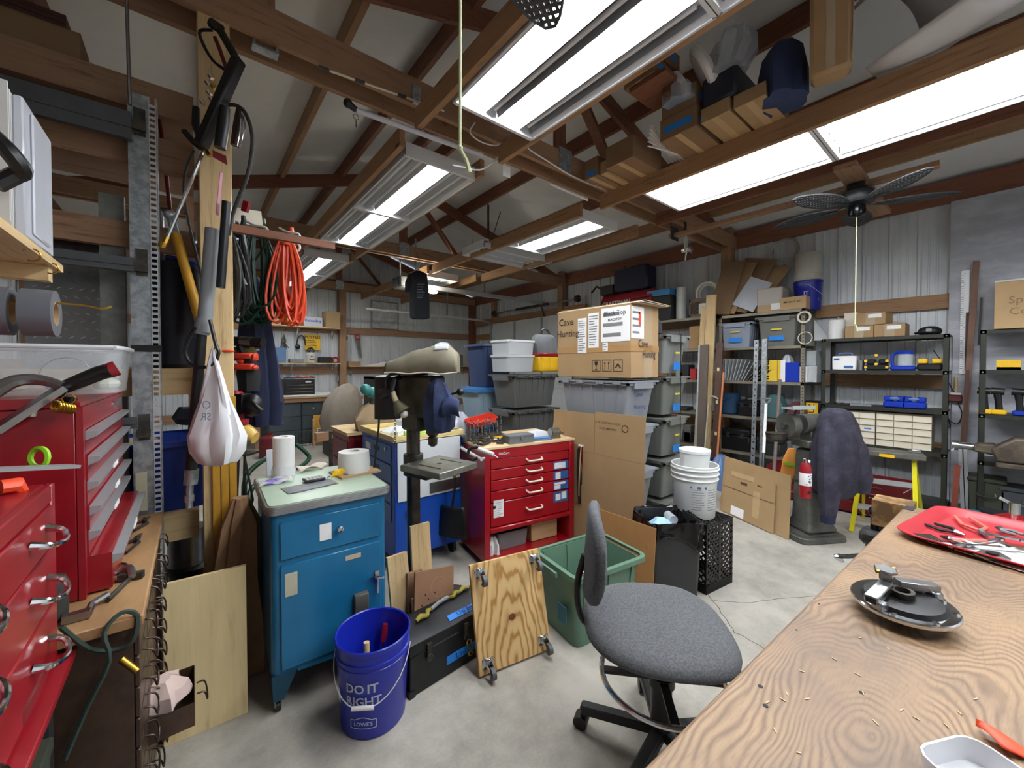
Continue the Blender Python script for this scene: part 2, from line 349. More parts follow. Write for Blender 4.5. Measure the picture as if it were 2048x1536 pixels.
WPAN=two('painted_board','#a4a7af','#babdc5',3,.4,.62,.55,0,.05,(1,1,3))
mk('wall_board',G().box(XR-.1,-1.3,.1,XR-.085,.34,HP),WPAN,wr)
mk('wall_board',G().box(XR-.085,-1.3,.1,XR-.078,.3,2.45),WPAN,wr)
# ---------------------------------------------------------------- lights
TUBEM=emit('tube_lit','#fbfdff',TUBE); REFL_DARKENED=M('reflector','#85888d',.3,0,.02); REFL_PALED=M('reflector_paled','#cfd2d5',.35,0,.02); TUBEOFF=M('tube_off','#e2e5e7',.25,0,.02); LAMPW=M('lamp_frame','#d8dadc',.35,0,.02)  # reflector colour carries light: darkened where many tubes glare, paled elsewhere for brightness
def fixture(x0,y0,lit,label,n=6,L_=1.2,W_=.6,z=3.02,name='ceiling_light'):
    """open strip-lamp trough hanging along Y; lit lists which tube places glow"""
    t=thing(name,label,'light',(x0+W_/2,y0+L_/2,z),group='fluorescent shop lights under the trusses')
    g=G(); h=.09; w2=W_/2; l2=L_/2
    g.box(-w2+.001,-l2+.012,h-.004,w2-.001,l2-.012,h)
    for k in range(n):       # ridged reflector
        a=-w2+.03+(W_-.06)*k/n; b=-w2+.03+(W_-.06)*(k+1)/n
        g.prism([(a,h-.006),(a+.0005,.022),(a+.014,h-.010),(b-.014,h-.010),(b-.0005,.022),(b,h-.006)],-l2+.02,l2-.02,'y')
    mk('reflector',g,REFL_DARKENED if len(lit)>2 else REFL_PALED,t)
    f=G()
    for s in (-1,1):
        f.add([(s*w2,-l2,0),(s*w2,l2,0),(s*(w2-.03),l2,.035),(s*(w2-.03),-l2,.035),(s*w2,-l2,h),(s*w2,l2,h)],[(0,1,2,3),(0,4,5,1)])
        f.box(s*w2-.006,-l2,0,s*w2+.006,l2,.012)
        f.box(-w2,s*l2-.012,0,w2,s*l2+.012,h+.01)
        f.box(-w2,s*(l2-.05)-.03,h-.02,w2,s*(l2-.05)+.03,h+.03)
    mk('frame',f,LAMPW,t)
    for k in range(n):
        a=-w2+.03+(W_-.06)*(k+.5)/n; on=k in lit
        mk('tube',G().cyl((a,-l2+.05,.045),(a,l2-.05,.045),.019 if on else .013,n=8),TUBEM if on else TUBEOFF,t)
    for s in (-1,1):
        mk('hook',G().tube([(s*.1,s*(l2-.06),h+.02),(s*.1,s*(l2-.06),h+.1),(s*.12,s*(l2-.06),h+.12)],.003,4),STEEL,t)
    return t
fixture(1.19,.80,(0,1,3,4),'near centre shop light, four glowing tubes, its end beside the hanging yellow cord')
fixture(1.19,-.42,(0,1,3,4),'shop light cut off by the top edge, next after the near centre one')
fixture(1.21,2.72,(2,3),'middle row shop light just beyond the front truss, two tubes glowing')
fixture(1.21,3.94,(2,3),'middle row shop light abutting the one beyond the front truss, further from camera')
fixture(1.2,6.0,(2,3),'farthest row shop light behind the second truss, nearer of its pair, above orange cord')
fixture(1.2,7.22,(2,3),'farthest row shop light behind the second truss, end nearest the ribbed far wall')
fixture(3.11,.79,(0,1,2,3),'right row shop light, fully lit, just left of the ceiling fan',n=4)
fixture(3.11,-.43,(0,1,2,3),'right row shop light, fully lit, above the ceiling fan at the right edge',n=4)
fixture(3.11,2.72,(1,2),'single shop light beyond the front truss above the cave hunting box, two tubes lit',n=4)
t=fixture(3.10,6.1,(),'unlit white shop light far back behind the hanging black shirt',n=4)
t=fixture(0,0,(),'unlit white shop light hung crosswise in the middle of the room',n=2,W_=.5,z=3.02); t.location=(3.5,4.4,3.02); t.rotation_euler=(0,0,pi/2)
st=thing('strip_light','long white unlit strip light fixed behind the second truss','light',(2.6,6.1,3.28))
mk('housing',G().prism([(-.06,.1),(-.11,0),(.11,0),(.06,.1)],-1.2,1.2,'x'),LAMPW,st); mk('tube',G().cyl((-1.15,0,-.02),(1.15,0,-.02),.013,n=8),TUBEOFF,st)
fixture(1.19,-1.70,(0,1,3,4),'added unseen shop light behind the camera, centre row, brightening the room')  # added lamp out of view, brightens the near part of the room
fixture(3.11,-1.71,(0,1,2,3),'added unseen shop light behind the camera, right row, brightening the room',n=4)  # second added lamp, unseen, there for extra light
# ---------------------------------------------------------------- shared builders
def fold(g, rings, n=28, amp=.12, k=7, seed=0, cap=True, wob=.35):
    """soft closed body: rings of (x,y,z,rx,ry); folds run along it"""
    rnd=random.Random(seed); ph=[rnd.uniform(0,6.28) for _ in range(4)]; vs=[]
    for i,(x,y,z,rx,ry) in enumerate(rings):
        for j in range(n):
            a=2*pi*j/n; q=1+amp*(sin(k*a+ph[0]+i*wob)+.5*sin((k*2+1)*a+ph[1]-i*wob*1.3)+.4*sin(3*a+ph[2]+i*.7))
            vs.append((x+rx*q*cos(a),y+ry*q*sin(a),z+.3*amp*rx*sin(4*a+ph[3]+i)))
    m=len(rings); fs=[(i*n+j,i*n+(j+1)%n,(i+1)*n+(j+1)%n,(i+1)*n+j) for i in range(m-1) for j in range(n)]
    if cap: fs+=[tuple(range(n))[::-1],tuple(range((m-1)*n,m*n))]
    return g.add(vs,fs)
def coil(g, top, w_, drop, loops, r, seed=0, dep=.05, ax=(.777,-.629,0), n=16):
    """cord hung over a hook: narrow loops that fall from one point"""
    rnd=random.Random(seed); T=Vector(top); ax=Vector(ax); dp=Vector((-ax.y,ax.x,0))
    for _ in range(loops):
        W=w_*rnd.uniform(.35,1)/2; H=drop*rnd.uniform(.82,1); off=rnd.uniform(-.3,.3)*w_; dd=rnd.uniform(-dep,dep); ph=rnd.uniform(-.3,.3)
        pts=[]
        for i in range(n):
            a=2*pi*i/n; u=sin(a+ph*.2); v=(1-cos(a))/2
            pts.append(T+ax*(off*v+W*u*(.55+.45*v))+dp*(dd*v+.01*u)-Vector((0,0,H*v)))
        g.tube(pts,r,6,True)
    return g
def printlines(g, o, right, up, w_, h_, n, seed=0, th=.35):
    """rows of small flat print bars on a label (illegible small type)"""
    rnd=random.Random(seed); r,u=Vector(right),Vector(up); o=Vector(o)+r.cross(u)*.0012
    for i in range(n):
        ww=w_*rnd.uniform(.55,.95); y=h_*(.5-(i+.5)/n); hh=h_/n*th; x0=-w_*.48
        g.add([o+r*x0+u*(y-hh/2),o+r*(x0+ww)+u*(y-hh/2),o+r*(x0+ww)+u*(y+hh/2),o+r*x0+u*(y+hh/2)],[(0,1,2,3)])
    return g
def sticker(parent, M_, w_, h_, mat=None, lines=0, name='sticker', seed=0, th=.0012, ink=None, label=None):
    g=G().at(M_).box(-w_/2,-h_/2,0,w_/2,h_/2,th)
    if lines: g.at(M_).mi(1); printlines(g,(0,0,0),(1,0,0),(0,1,0),w_,h_,lines,seed); g.v=g.v
    return mk(name,g,[mat or PAPER,ink or FAINT],parent,label=label)
def lettering(parent, txt, size, M_, mat=None, bold=.01, sx=1, name='lettering', fn=None):
    return mk(name,text(G(),txt,size,M_@Matrix.Translation((0,0,.0022)),fn,bold,sx),mat or INK,parent)
def carton(label, loc, size, rot=0, mat=None, tape=1, name='cardboard_box', group=None, openflap=False, cat='box'):
    x,y,z=size; t=thing(name,label,cat,loc,rot,group)
    mk('body',G().box(-x/2,-y/2,.0005,x/2,y/2,z),mat or CARD,t,bev=.003)
    if tape:
        mk('packing_tape',G().box(-x/2-.0008,-.025,z*.55,x/2+.0008,.025,z+.0008),M('packing_tape','#b08d5c',.3,0,.04),t)
    f=G()
    for s in (-1,1): f.box(-x/2,s*.002 if s>0 else -y/2,z,x/2,y/2 if s>0 else -.002,z+.003)
    mk('flap',f,mat or CARD,t)
    return t
def tote(label, loc, size, rot=0, col='#6f7274', name='storage_tote', lid='flip', rim=.03, group=None, ribs=4, lidcol=None):
    """tapered moulded tote with flanged rim; size is outside at the rim"""
    x,y,z=size; k=.86; m=M('tote',col,.45,0,.05,6); lm=M('tote',lidcol or col,.45,0,.05,6) if lidcol else m
    t=thing(name,label,'tote',loc,rot,group); zb=z-rim*(1.4 if lid else .6); g=G(); bx,by=x-.05,y-.05
    if lid is None: shell(g,-bx*k/2,-by*k/2,0,bx*k/2,by*k/2,z-.012,.04,.004,1/k)
    else:
        rbox(g,-bx*k/2,-by*k/2,0,bx*k/2,by*k/2,zb,.025,3,1/k)
    for i in range(ribs):      # vertical ribs on the long sides
        u=-.36+.72*i/(ribs-1)
        for s in (-1,1):
            g.add([(u*bx*k-.008,s*by*k/2,.02),(u*bx*k+.008,s*by*k/2,.02),(u*bx+.008,s*(by/2+.008),zb),(u*bx-.008,s*(by/2+.008),zb),
                   (u*bx*k-.008,s*(by*k/2-.01),.02),(u*bx*k+.008,s*(by*k/2-.01),.02),(u*bx+.008,s*(by/2-.01),zb),(u*bx-.008,s*(by/2-.01),zb)],[(0,1,2,3),(4,7,6,5),(0,3,7,4),(1,5,6,2),(3,2,6,7)])
    mk('body',g,m,t)
    if lid=='flip':
        f=G(); f.box(-x/2+.01,-y/2+.01,zb-.02,x/2-.01,-y/2+.03,zb); f.box(-x/2+.01,y/2-.03,zb-.02,x/2-.01,y/2-.01,zb); f.box(-x/2+.01,-y/2+.01,zb-.02,-x/2+.03,y/2-.01,zb); f.box(x/2-.03,-y/2+.01,zb-.02,x/2-.01,y/2-.01,zb)
        mk('rim',f,m,t)
        for s in (-1,1):       # two flaps that interlock along a zigzag
            pl=[]; n=6
            for i in range(n*2+1):
                yy=-y/2+y*i/(n*2); pl.append(((.018 if i%2 else -.018),yy))
            poly=[(s*x/2,-y/2),*(p for p in pl),(s*x/2,y/2)]
            if s<0: poly=[(x0-.001,yy) for x0,yy in poly]
            else: poly=[(x0+.001,yy) for x0,yy in poly][::-1]
            l=G().prism(poly,zb+.001,zb+.014)
            for yy in (-.5,.5):
                for q in (.28,.72): l.box(s*x*q/2-.035 if s>0 else s*x*q/2-.035, yy*y-.008,zb-.012,s*x*q/2+.035,yy*y+.008,zb+.012)
            l.box(s*x/2-.012,-y*.3,zb-.045,s*x/2+.002 if s>0 else s*x/2+.012,y*.3,zb) if s>0 else l.box(s*x/2-.002,-y*.3,zb-.045,s*x/2+.012,y*.3,zb)
            mk('lid_flap',l,m,t)
    elif lid=='flat':
        l=G(); rbox(l,-x/2,-y/2,zb-.012,x/2,y/2,z-.012,.03); rbox(l,-x/2+.03,-y/2+.03,z-.012,x/2-.03,y/2-.03,z,.03); mk('lid',l,lm,t)
    else:
        f=G(); shell(f,-x/2,-y/2,z-.03,x/2,y/2,z,.05,.028,flo=0) if 0 else None
        n=8
        def lp(hx,hy,r,zz):
            o=[]
            for sx,sy,a in ((1,1,0),(-1,1,pi/2),(-1,-1,pi),(1,-1,3*pi/2)):
                for q_ in range(5):
                    q=a+pi/2*q_/4; o.append((sx*(hx-r)+r*cos(q),sy*(hy-r)+r*sin(q),zz))
            return o
        A=[lp(x/2-.026,y/2-.026,.04,z-.002),lp(x/2-.02,y/2-.02,.045,z),lp(x/2-.002,y/2-.002,.06,z-.003),lp(x/2,y/2,.06,z-.028),lp(x/2-.006,y/2-.006,.055,z-.028),lp(x/2-.024,y/2-.024,.04,z-.012)]; mm=len(A[0])
        f.add(sum(A,[]),[(a*mm+q,a*mm+(q+1)%mm,((a+1)%6)*mm+(q+1)%mm,((a+1)%6)*mm+q) for a in range(6) for q in range(mm)]); mk('rim',f,m,t)
    return t
def bucket(label, loc, col, h=.365, r=.15, name='plastic_bucket', lid=False, handle=True, rot=0, group=None, hang=-1, flip=False):
    t=thing(name,label,'bucket',loc,(pi,0,rot) if flip else rot,group); m=M('bucket',col,.3,0,.03)
    rb=r*.87; pr=[(rb-.004,0),(rb,.006),(r*.955,h*.72),(r*.975,h*.74),(r*.975,h*.765),(r*.96,h*.77),(r*.965,h*.80),(r*1.0,h*.81),(r*1.0,h*.835),(r*.97,h*.84),(r*.975,h*.93),(r*1.01,h*.935),(r*1.02,h*.99),(r*.995,h),(r*.965,h*.99),(r*.955,h*.9),(rb-.012,.012)]
    mk('body',G().lathe(pr,36),m,t)
    if handle:
        hz=h*.82; g=G(); pts=[]
        for i in range(17):
            a=pi*i/16; pts.append((r*1.03*cos(a), hang*sin(a)*(r+.012), hz-sin(a)*h*.40))
        g.tube(pts,.0022,6); mk('wire_handle',g,M('white_wire','#d9dcdf',.35,.3,.02),t)
        p,q=Vector(pts[7]),Vector(pts[9]); d=(q-p).normalized(); mk('grip',G().cyl(p-d*.012,q+d*.012,.008,n=10),WHITE,t)
    return t
# ---------------------------------------------------------------- left foreground
BRN=two('brown_enamel','#3a2a22','#4d382c',10,.4,.65,.35,.3); HND=M('wire_dark','#4a3c34',.35,.8,.1)
pc=thing('parts_cabinet','brown steel small-parts cabinet with wire pulls under the worn plywood top','cabinet',(-.12,1.45,0))
mk('body',G().box(-.45,0,0,-.012,.94,.81),BRN,pc)
mk('worktop',G().box(-.62,-.02,.81,.012,.945,.84),two('worn_ply','#a8845a','#8a6844',6,.4,.62,.7,0,.1,(1,.3,1)),pc,bev=.003)
nr,nc=9,4
for i in range(nr):
    for j in range(nc):
        y0=.02+j*.2275; z0=.03+i*.0855; op=.12 if (i,j)==(3,1) else 0
        g=G().box(-.011,y0,z0,.0,y0+.2175,z0+.079) if not op else G()
        if op:
            shell(g,-.13,y0,z0,.115,y0+.2175,z0+.079,.003,.002)
        d=mk('drawer',g,BRN,pc,bev=0 if op else .002)
        yc=y0+.109; x0=op; s=.5+.5*math.sin(i*3.1+j*1.7)
        mk('drawer_pull',G().tube([(x0,yc-.03,z0+.055),(x0+.022,yc-.032,z0+.052-.01*s),(x0+.03,yc-.028,z0+.02),(x0+.03,yc+.028,z0+.02),(x0+.022,yc+.032,z0+.052-.01*s),(x0,yc+.03,z0+.055)],.0028,6),HND,d)
bagc=G(); fold(bagc,[(0,0,0,.04,.05),(0,0,.03,.07,.085),(0,0,.07,.06,.075),(0,0,.1,.02,.03)],20,.16,5,3)
one('plastic_bag',bagc,clear('bag_pink','#e7cfc6',.75,.15),'crumpled clear plastic bag stuffed in the open brown drawer','bag',loc=(-.09,1.81,.322))
# plywood sheet
pl=G().box(0,0,0,.275,.018,.63); one('plywood_sheet',pl,PLY,'pale plywood panel standing on the floor beside the brown parts cabinet','panel',loc=(-.103,2.05,.001),rot=(R(-3.5),0,R(-4)))
# red tool chest, six long pulls
ch=thing('tool_chest','red tool chest with long silver drawer pulls standing on the worn plywood top','tool chest',(-.24,1.62,.842))
mk('body',G().box(-.45,0,0,-.014,.80,.545),M('old_red','#8f1520',.3,0,.2,12,coat=.4),ch,bev=.004)
mk('lid',G().prism([(-.45,.546),(-.004,.546),(-.004,.558),(-.02,.572),(-.45,.575)],-.004,.804,'y'),M('old_red','#8f1520',.3,0,.2,12,coat=.4),ch)
g=G(); g.box(-.014,.0,0,.0,.022,.545); g.box(-.014,.778,0,0,.80,.545); g.box(-.014,.022,.478,0,.778,.545); g.box(-.014,.022,0,0,.778,.02); mk('face_frame',g,RED,ch)
DK=M('drawer_shadow','#5a5c60',.4,.6,.1); AL=M('aluminium','#a4a7aa',.35,.35,.05)
for k,(zz,out) in enumerate(((.435,.0),(.362,.004),(.289,.002),(.217,.006),(.145,.003),(.035,.05))):
    hh=.07 if k<5 else .105
    d=mk('drawer',G().box(-.013-.2*(k==5),.026,zz-.03+.0,out+.0,.774,zz-.03+hh),M('old_red','#8f1520',.3,0,.2,12,coat=.4),ch)
    mk('drawer_pull',G().prism([(out,zz+.012+(.03 if k==5 else 0)),(out+.022,zz+.022+(.03 if k==5 else 0)),(out+.024,zz+.036+(.03 if k==5 else 0)),(out,zz+.038+(.03 if k==5 else 0))],.026,.774,'y'),AL,d)
    if k>1: mk('label_strip',G().box(out+.0225,.30,zz+.02+(.03 if k==5 else 0),out+.026,.39,zz+.035+(.03 if k==5 else 0)),PAPER,d)
mk('lock',G().cyl((-.002,.52,.515),(.006,.52,.515),.012),CHROME,ch); mk('badge',G().box(-.001,.62,.497,.004,.72,.53),STEEL,ch)
mk('side_handle',G().tube([(-.36,-.012,.47),(-.35,-.03,.44),(-.22,-.03,.44),(-.21,-.012,.47)],.006),CHROME,ch); mk('side_plate',G().cyl((-.285,0,.49),(-.285,-.006,.49),.055,n=20),STEEL,ch)
# near red chest with curved chrome handles
c2=thing('tool_chest','bright red tool chest with curved chrome handles at the left edge of the photo','tool chest',(-.262,.75,.78))
mk('body',G().box(-.45,0,0,-.015,.69,.44),RED,c2,bev=.004)
g=G(); g.box(-.015,0,0,.03,.69,.018); g.box(-.015,.66,0,0,.69,.44); g.box(-.015,0,0,0,.03,.44); g.box(-.015,.03,.40,0,.66,.44); mk('face_frame',g,RED,c2,bev=.003)
for z0,z1 in ((.30,.395),(.17,.295),(.025,.165)):
    d=mk('drawer',G().box(-.013,.034,z0,.002,.656,z1),RED,c2,bev=.003); zc=(z0+z1)/2
    for yy in (.16,.54): mk('drawer_handle',G().tube([(.002,yy-.06,zc+.01),(.03,yy-.05,zc),(.042,yy,zc-.008),(.03,yy+.05,zc),(.002,yy+.06,zc+.01)],[.009,.006,.005,.006,.009],8),CHROME,d)
mk('badge',G().box(0.002,.42,.03,.005,.58,.055),CHROME,c2)
s2=thing('steel_stand','dark steel stand under the bright red tool chest','stand',(-.262,.75,0))
mk('frame',G().box(-.42,0,0,-.38,.04,.779).box(-.42,.65,0,-.38,.69,.779).box(-.05,0,0,-.01,.04,.779).box(-.05,.65,0,-.01,.69,.779).box(-.42,0,.73,-.01,.69,.779).box(-.42,0,.05,-.01,.69,.07),DARK,s2)
for k in range(2):
    a=thing('ammo_box',('upper','lower')[k]+' olive green metal box with wire handle under the bright red chest','box',(-.33,1.12,.40-.32*k+.005))
    mk('body',G().box(-.09,-.2,0,.075,.2,.24),M('olive','#3f4437',.5,.2,.1),a,bev=.005); mk('lid',G().box(-.095,-.205,.24,.08,.205,.27),M('olive','#3f4437',.5,.2,.1),a,bev=.004)
    mk('wire_handle',G().tube([(.078,-.06,.2),(.1,-.06,.17),(.1,.06,.17),(.078,.06,.2)],.004),STEEL,a)
mk('shelf_plate',G().box(-.42,.04,.38,-.01,.65,.40),DARK,s2)
# things on the near chest
one('orange_grip',G().tube([P(0,975,D=.86),P(30,970,D=.88),P(48,988,D=.9)],[.016,.018,.01],10),ORANGE,'orange rubber grip lying on the bright red chest','tool grip')
g=G().sheet(lambda u,v:P(30+45*u,985+22*v+8*sin(3*u),D=.90+.02*v),6,2); one('tape_scrap',g,TAPE,'torn scrap of blue tape on the lip of the bright red chest','tape',solid=.001)
lv=thing('spirit_level','aluminium straightedge with a lime green grip jutting past the bright red chest','level',P(75,935,D=.95))
q=lambda x,y,d:P(x,y,D=d)-P(75,935,D=.95)
mk('bar',G().bar(q(-30,940,.84),q(150,932,1.02),.03,.008,(.3,.2,1)),AL,lv); mk('grip',G().ring(q(78,915,.97),.022,.006,(.777,-.629,0),(0,.3,1),14,6),LIME,lv)
# wooden shelf up left with white case, tape rolls on dowel
sh=thing('wall_shelf','rough pine shelf at upper left carrying the white plastic case','shelf',(-.285,.8,1.77))
mk('board',G().box(-.5,0,0,0,.9,.02),LY,sh); mk('cleat',G().box(-.5,.80,-.04,-.01,.84,-.001),LX,sh); mk('cup_hook',G().ring((-.002,.62,-.01),.014,.0018,(1,0,0),(0,0,1),12,5,-2,2.6),BRASS,sh); mk('cup_hook',G().ring((-.002,.78,-.01),.014,.0018,(1,0,0),(0,0,1),12,5,-2,2.6),BRASS,sh)
mk('bracket',G().bar((-.48,.82,-.35),(-.2,.82,-.041),.02,.02),LX,sh)
wc=thing('plastic_case','white plastic case with clear ribbed edge standing on the upper left pine shelf','case',(-.30,1.28,1.791))
mk('body',G().box(-.42,.10,.0,-.005,.34,.32),WHITE,wc,bev=.004); mk('clear_edge',G().box(-.004,.105,.005,.012,.335,.315).box(.012,.15,.02,.018,.29,.3),clear('clear_white','#e6eaf2',.7,.15),wc,bev=.003)
for k in range(3): mk('sheet',G().box(-.41,.11,-.0+.0,-.0,.33,.0).box(-.42+.01*k,.09-.01*k,.012*k,-.002,.095-.01*k,.012*k+.3),WHITE,wc)
one('black_tray',G().tube([P(-15,270,D=.8),P(15,300,D=.8),P(45,340,D=.82),P(30,350,D=.82),P(-10,370,D=.8)],.016,8),BLACK,'black curved plastic rail poking in beside the white case','rail')
TPR=M('duct_tape','#6d7078',.45,.25,.04)
for k,(x,lab) in enumerate(((-.262,'right duct tape roll hanging on the brass wire over the clear bin'),(-.325,'left duct tape roll hanging on the brass wire, cut by photo edge'))):
    t=thing('tape_roll',lab,'tape roll',(x,1.35,1.62),group='grey duct tape rolls on the brass wire')
    for nm,r0,r1,m in (('tape',.027,.052,TPR),('core',.024,.0268,CARD2)):
        n=28; g=G(); vs=[]
        for xx,rr in ((-.024,r0),(-.024,r1),(.024,r1),(.024,r0)): vs+=[(xx,rr*cos(2*pi*i/n),rr*sin(2*pi*i/n)) for i in range(n)]
        g.add(vs,[(a*n+i,a*n+(i+1)%n,((a+1)%4)*n+(i+1)%n,((a+1)%4)*n+i) for a in range(4) for i in range(n)]); mk(nm,g,m,t)
one('brass_wire',G().tube([(-.45,1.35,1.645),(-.30,1.35,1.644),(-.20,1.35,1.644),(-.165,1.35,1.638),(-.15,1.352,1.646)],.0025),BRASS,'bent brass wire holding the two grey tape rolls','wire')
# clear bin on the red chest
bn=thing('clear_bin','clear plastic bin resting on the silver-pull red chest','bin',(-.45,1.83,1.419))
g=G(); shell(g,-.25,-.15,0,.27,.15,.135,.05,.003,1.05,4); mk('body',g,clear('clear_bin','#dfe4e8',.24,.12),bn)
g=G(); shell(g,-.267,-.162,.128,.287,.162,.142,.055,.016,1,4,.002); mk('rim',G().ring((0,0,0),.001,.0005).tube([( .268,-.15,.138),(.283,-.10,.138),(.285,.10,.138),(.268,.15,.138),(.2,.16,.138),(-.25,.16,.138)],.007,8).tube([(.268,-.15,.138),(.2,-.158,.138),(-.26,-.158,.138)],.007,8),clear('clear_rim','#e8ecf0',.75,.15),bn)
one('label_card',G().box(-.03,0,0,.03,.003,.03),YEL,'yellow plastic tag with two holes inside the clear bin','tag',loc=(-.50,1.72,1.425),rot=(0,0,0))
one('wire_hoop',G().ring((0,0,.05),.052,.0015,(1,0,0),(0,.15,1),26,5),STEEL,'thin steel hoop standing inside the clear bin','hoop',loc=(-.29,1.74,1.425))
for k in range(5): one('plastic_part',G().sph((0,0,0),(.035,.04,.02),10,6),M('pale_green','#c9d1b4',.6,0,.1),('leftmost','second','middle','fourth','rightmost')[k]+' pale part heaped in the bottom of the clear bin','part',loc=(-.62+.1*k,1.85+.02*(k%2),1.444),group='pale parts in the clear bin')
# bolt cutter with black and red grip across the chest
bc=thing('bolt_cutter','heavy steel pliers with black grip and red tip across the red chest','pliers',P(120,780,D=1.08))
o=P(120,780,D=1.08); q=lambda x,y,d:P(x,y,D=d)-o
mk('grip',G().tube([q(118,779,1.09),q(160,762,1.11),q(200,746,1.13),q(224,740,1.14)],[.017,.02,.021,.021],12),BLACK,bc); mk('grip_end',G().cyl(q(216,742,1.137),q(234,736,1.15),.0215,.022,n=16),RED,bc)
mk('jaw_arm',G().bar(q(-10,862,.98),q(125,775,1.08),.035,.016,(.2,0,1)),STEEL,bc); mk('jaw_arm',G().tube([q(-15,785,1.0),q(30,762,1.03),q(80,760,1.06),q(125,772,1.08)],[.018,.016,.014,.012],8),STEEL,bc); mk('pivot',G().cyl(q(62,832,1.05),q(64,815,1.05),.014),CHROME,bc)
br=thing('brass_rings','bundle of brass rings hanging at the corner of the silver-pull chest','rings',P(130,818,D=1.07))
for k in range(6): mk('ring',G().ring((-.004*k+.01,-.006*k,0.002*k),.013,.003,(.777,-.629,0),(0,0,1),14,6),BRASS,br)
mk('wire_tie',G().tube([(0,0,.012),(-.005,0,.03),(.012,0,.04),(.02,0,.025),(.01,0,.012)],.0015),BRASS,br)
one('marking_ring',G().ring((0,0,0),.02,.002,(.777,-.629,0),(.3,.2,.6),16,5).cyl((0,0,-.02),(.03,-.02,-.024),.012,.012),BLACK,'black binder clip with wire loops at the corner of the silver-pull chest','clip',loc=P(118,786,D=1.09))
# small tools on the worn plywood top
def plier(label,p0,p1,spread=.03,m=None,name='pliers'):
    a,b=Vector(p0),Vector(p1); o=a; d=(b-a); L=d.length; d=d/L; s=Vector((-d.y,d.x,0))
    t=thing(name,label,'pliers',o); up=Vector((0,0,.008))
    mk('jaws',G().tube([up,d*L*.25+up],[.003,.011],6),m or IRON,t)
    for k in(-1,1): mk('handle',G().tube([d*L*.22+up-s*k*.006,d*L*.5+s*k*spread+up,d*L+s*k*spread*.7+up],[.006,.006,.005],6),m or IRON,t)
    return t
zt=.8405
plier('rusty pliers nearest the far end of the worn plywood top',(-.15,2.32,zt),(-.21,2.16,zt))
plier('pair of thin tongs lying mid way along the worn plywood top',(-.16,2.10,zt),(-.20,1.92,zt),.02)
one('hook_tool',G().ring((0,0,.006),.035,.004,(1,0,0),(0,1,0),14,6,0,4).tube([(.035,0,.006),(.05,-.13,.006)],.004),IRON,'bent hook tool on the worn plywood top','hook',loc=(-.21,1.80,zt))
one('steel_elbow',G().tube([(0,0,.012),(.03,.02,.02),(.06,.01,.03),(.07,-.03,.014)],.010,8),STEEL,'pale steel elbow lying on the worn plywood top','elbow',loc=(-.22,1.70,zt))
one('small_hammer',G().tube([(0,0,.008),(.035,.12,.008)],.007,8).cb((.036,.125,.012),(.06,.018,.02),(0,0,-.3)),IRON,'small iron hammer on the worn plywood top near its front corner','hammer',loc=(-.19,1.56,zt))
one('steel_clamp',G().tube([(0,0,.01),(.0,.05,.012),(.03,.07,.02)],.009,8).cb((-.02,0,.012),(.05,.02,.02)),STEEL,'small steel clamp near the open corner of the worn plywood top','clamp',loc=(-.22,1.50,zt))
hh=thing('mallet','mallet with thick dark rubber head standing behind the bright red chest','mallet',(-.225,1.475,.842)); mk('head',G().lathe([(.02,0),(.027,.005),(.028,.1),(.022,.115),(.0,.118)],16),M('rubber','#2a2826',.6,0,.1),hh); hh.location=(-.285,1.53,.842)
cl_=thing('spring_clamp','tangle of dark green cord and clip hanging off the worn plywood corner','cord',(-.15,1.43,.80))
mk('cord',G().tube([(-.1,-.03,.08),(-.06,-.01,.0),(-.02,.0,-.03),(.02,-.01,-.02),(.03,0,.04),(0,0,.06),(-.03,-.02,.03),(-.02,-.03,-.04),(-.06,-.02,-.14),(-.1,-.02,-.25)],.006,6),M('dark_green','#24352f',.6,0,.1),cl_); mk('clip',G().cyl((.0,-.02,-.05),(.03,-.03,-.09),.008),BRASS,cl_)
# steel uprights and cross rails
up=thing('slotted_upright','tall galvanised upright with slotted edge behind the red chest','post',(-.165,2.50,0))
mk('channel',G().prism([(-.05,0),(.02,0),(.02,.055),(.016,.055),(.016,.004),(-.046,.004),(-.046,.055),(-.05,.055)],0,2.75),GALV,up)
g=G(); pitch=.026
g.box(.021,-.004,0,.024,-.001,2.75); g.box(.043,-.004,0,.046,-.001,2.75)
for k in range(int(2.75/pitch)): g.box(.024,-.004,k*pitch,.043,-.001,k*pitch+.012)
mk('slotted_strip',g,M('strip_pale','#c3c6c8',.4,.5,.05),up,kind='stuff'); mk('edge_angle',G().box(.047,-.004,0,.051,.05,2.75),GALV,up)
for zz in (1.98,1.22,2.62): mk('bracket',G().box(-.03,-.012,zz-.06,.01,-.001,zz+.06).box(-.035,-.03,zz-.045,.012,-.012,zz-.01),IRON,up)
mk('paper_tag',G().box(-.043,-.0025,.83,-.004,-.0005,1.01),M('old_tape','#bdb89c',.8,0,.05),up)
mk('hose_clamp',G().box(-.052,-.008,1.57,.055,-.005,1.60),BLACK,up)
for nm,zz,x0,hh_ in (('upper',2.52,-1.15,.12),('middle',1.93,-.62,.06),('lower',1.22,-.5,.05)):
    one('cross_rail',G().box(x0,0,0,-.20,.03,hh_).box(x0,-.006,hh_*.4,-.20,-.0005,hh_*.6),M('rail_grey','#585b5e',.45,.5,.1),nm+' grey steel cross rail running left from the slotted upright','rail',loc=(0,2.46,zz),group='grey steel cross rails')
one('steel_channel',G().prism([(-.04,0),(.045,0),(.045,.05),(.04,.05),(.04,.004),(-.036,.004),(-.036,.05),(-.04,.05)],0,2.3),two('dull_steel','#6d716f','#83877f',12,.4,.6,.5,.4),'plain dull grey steel channel left of the slotted upright','post',loc=(-.285,2.6,0))
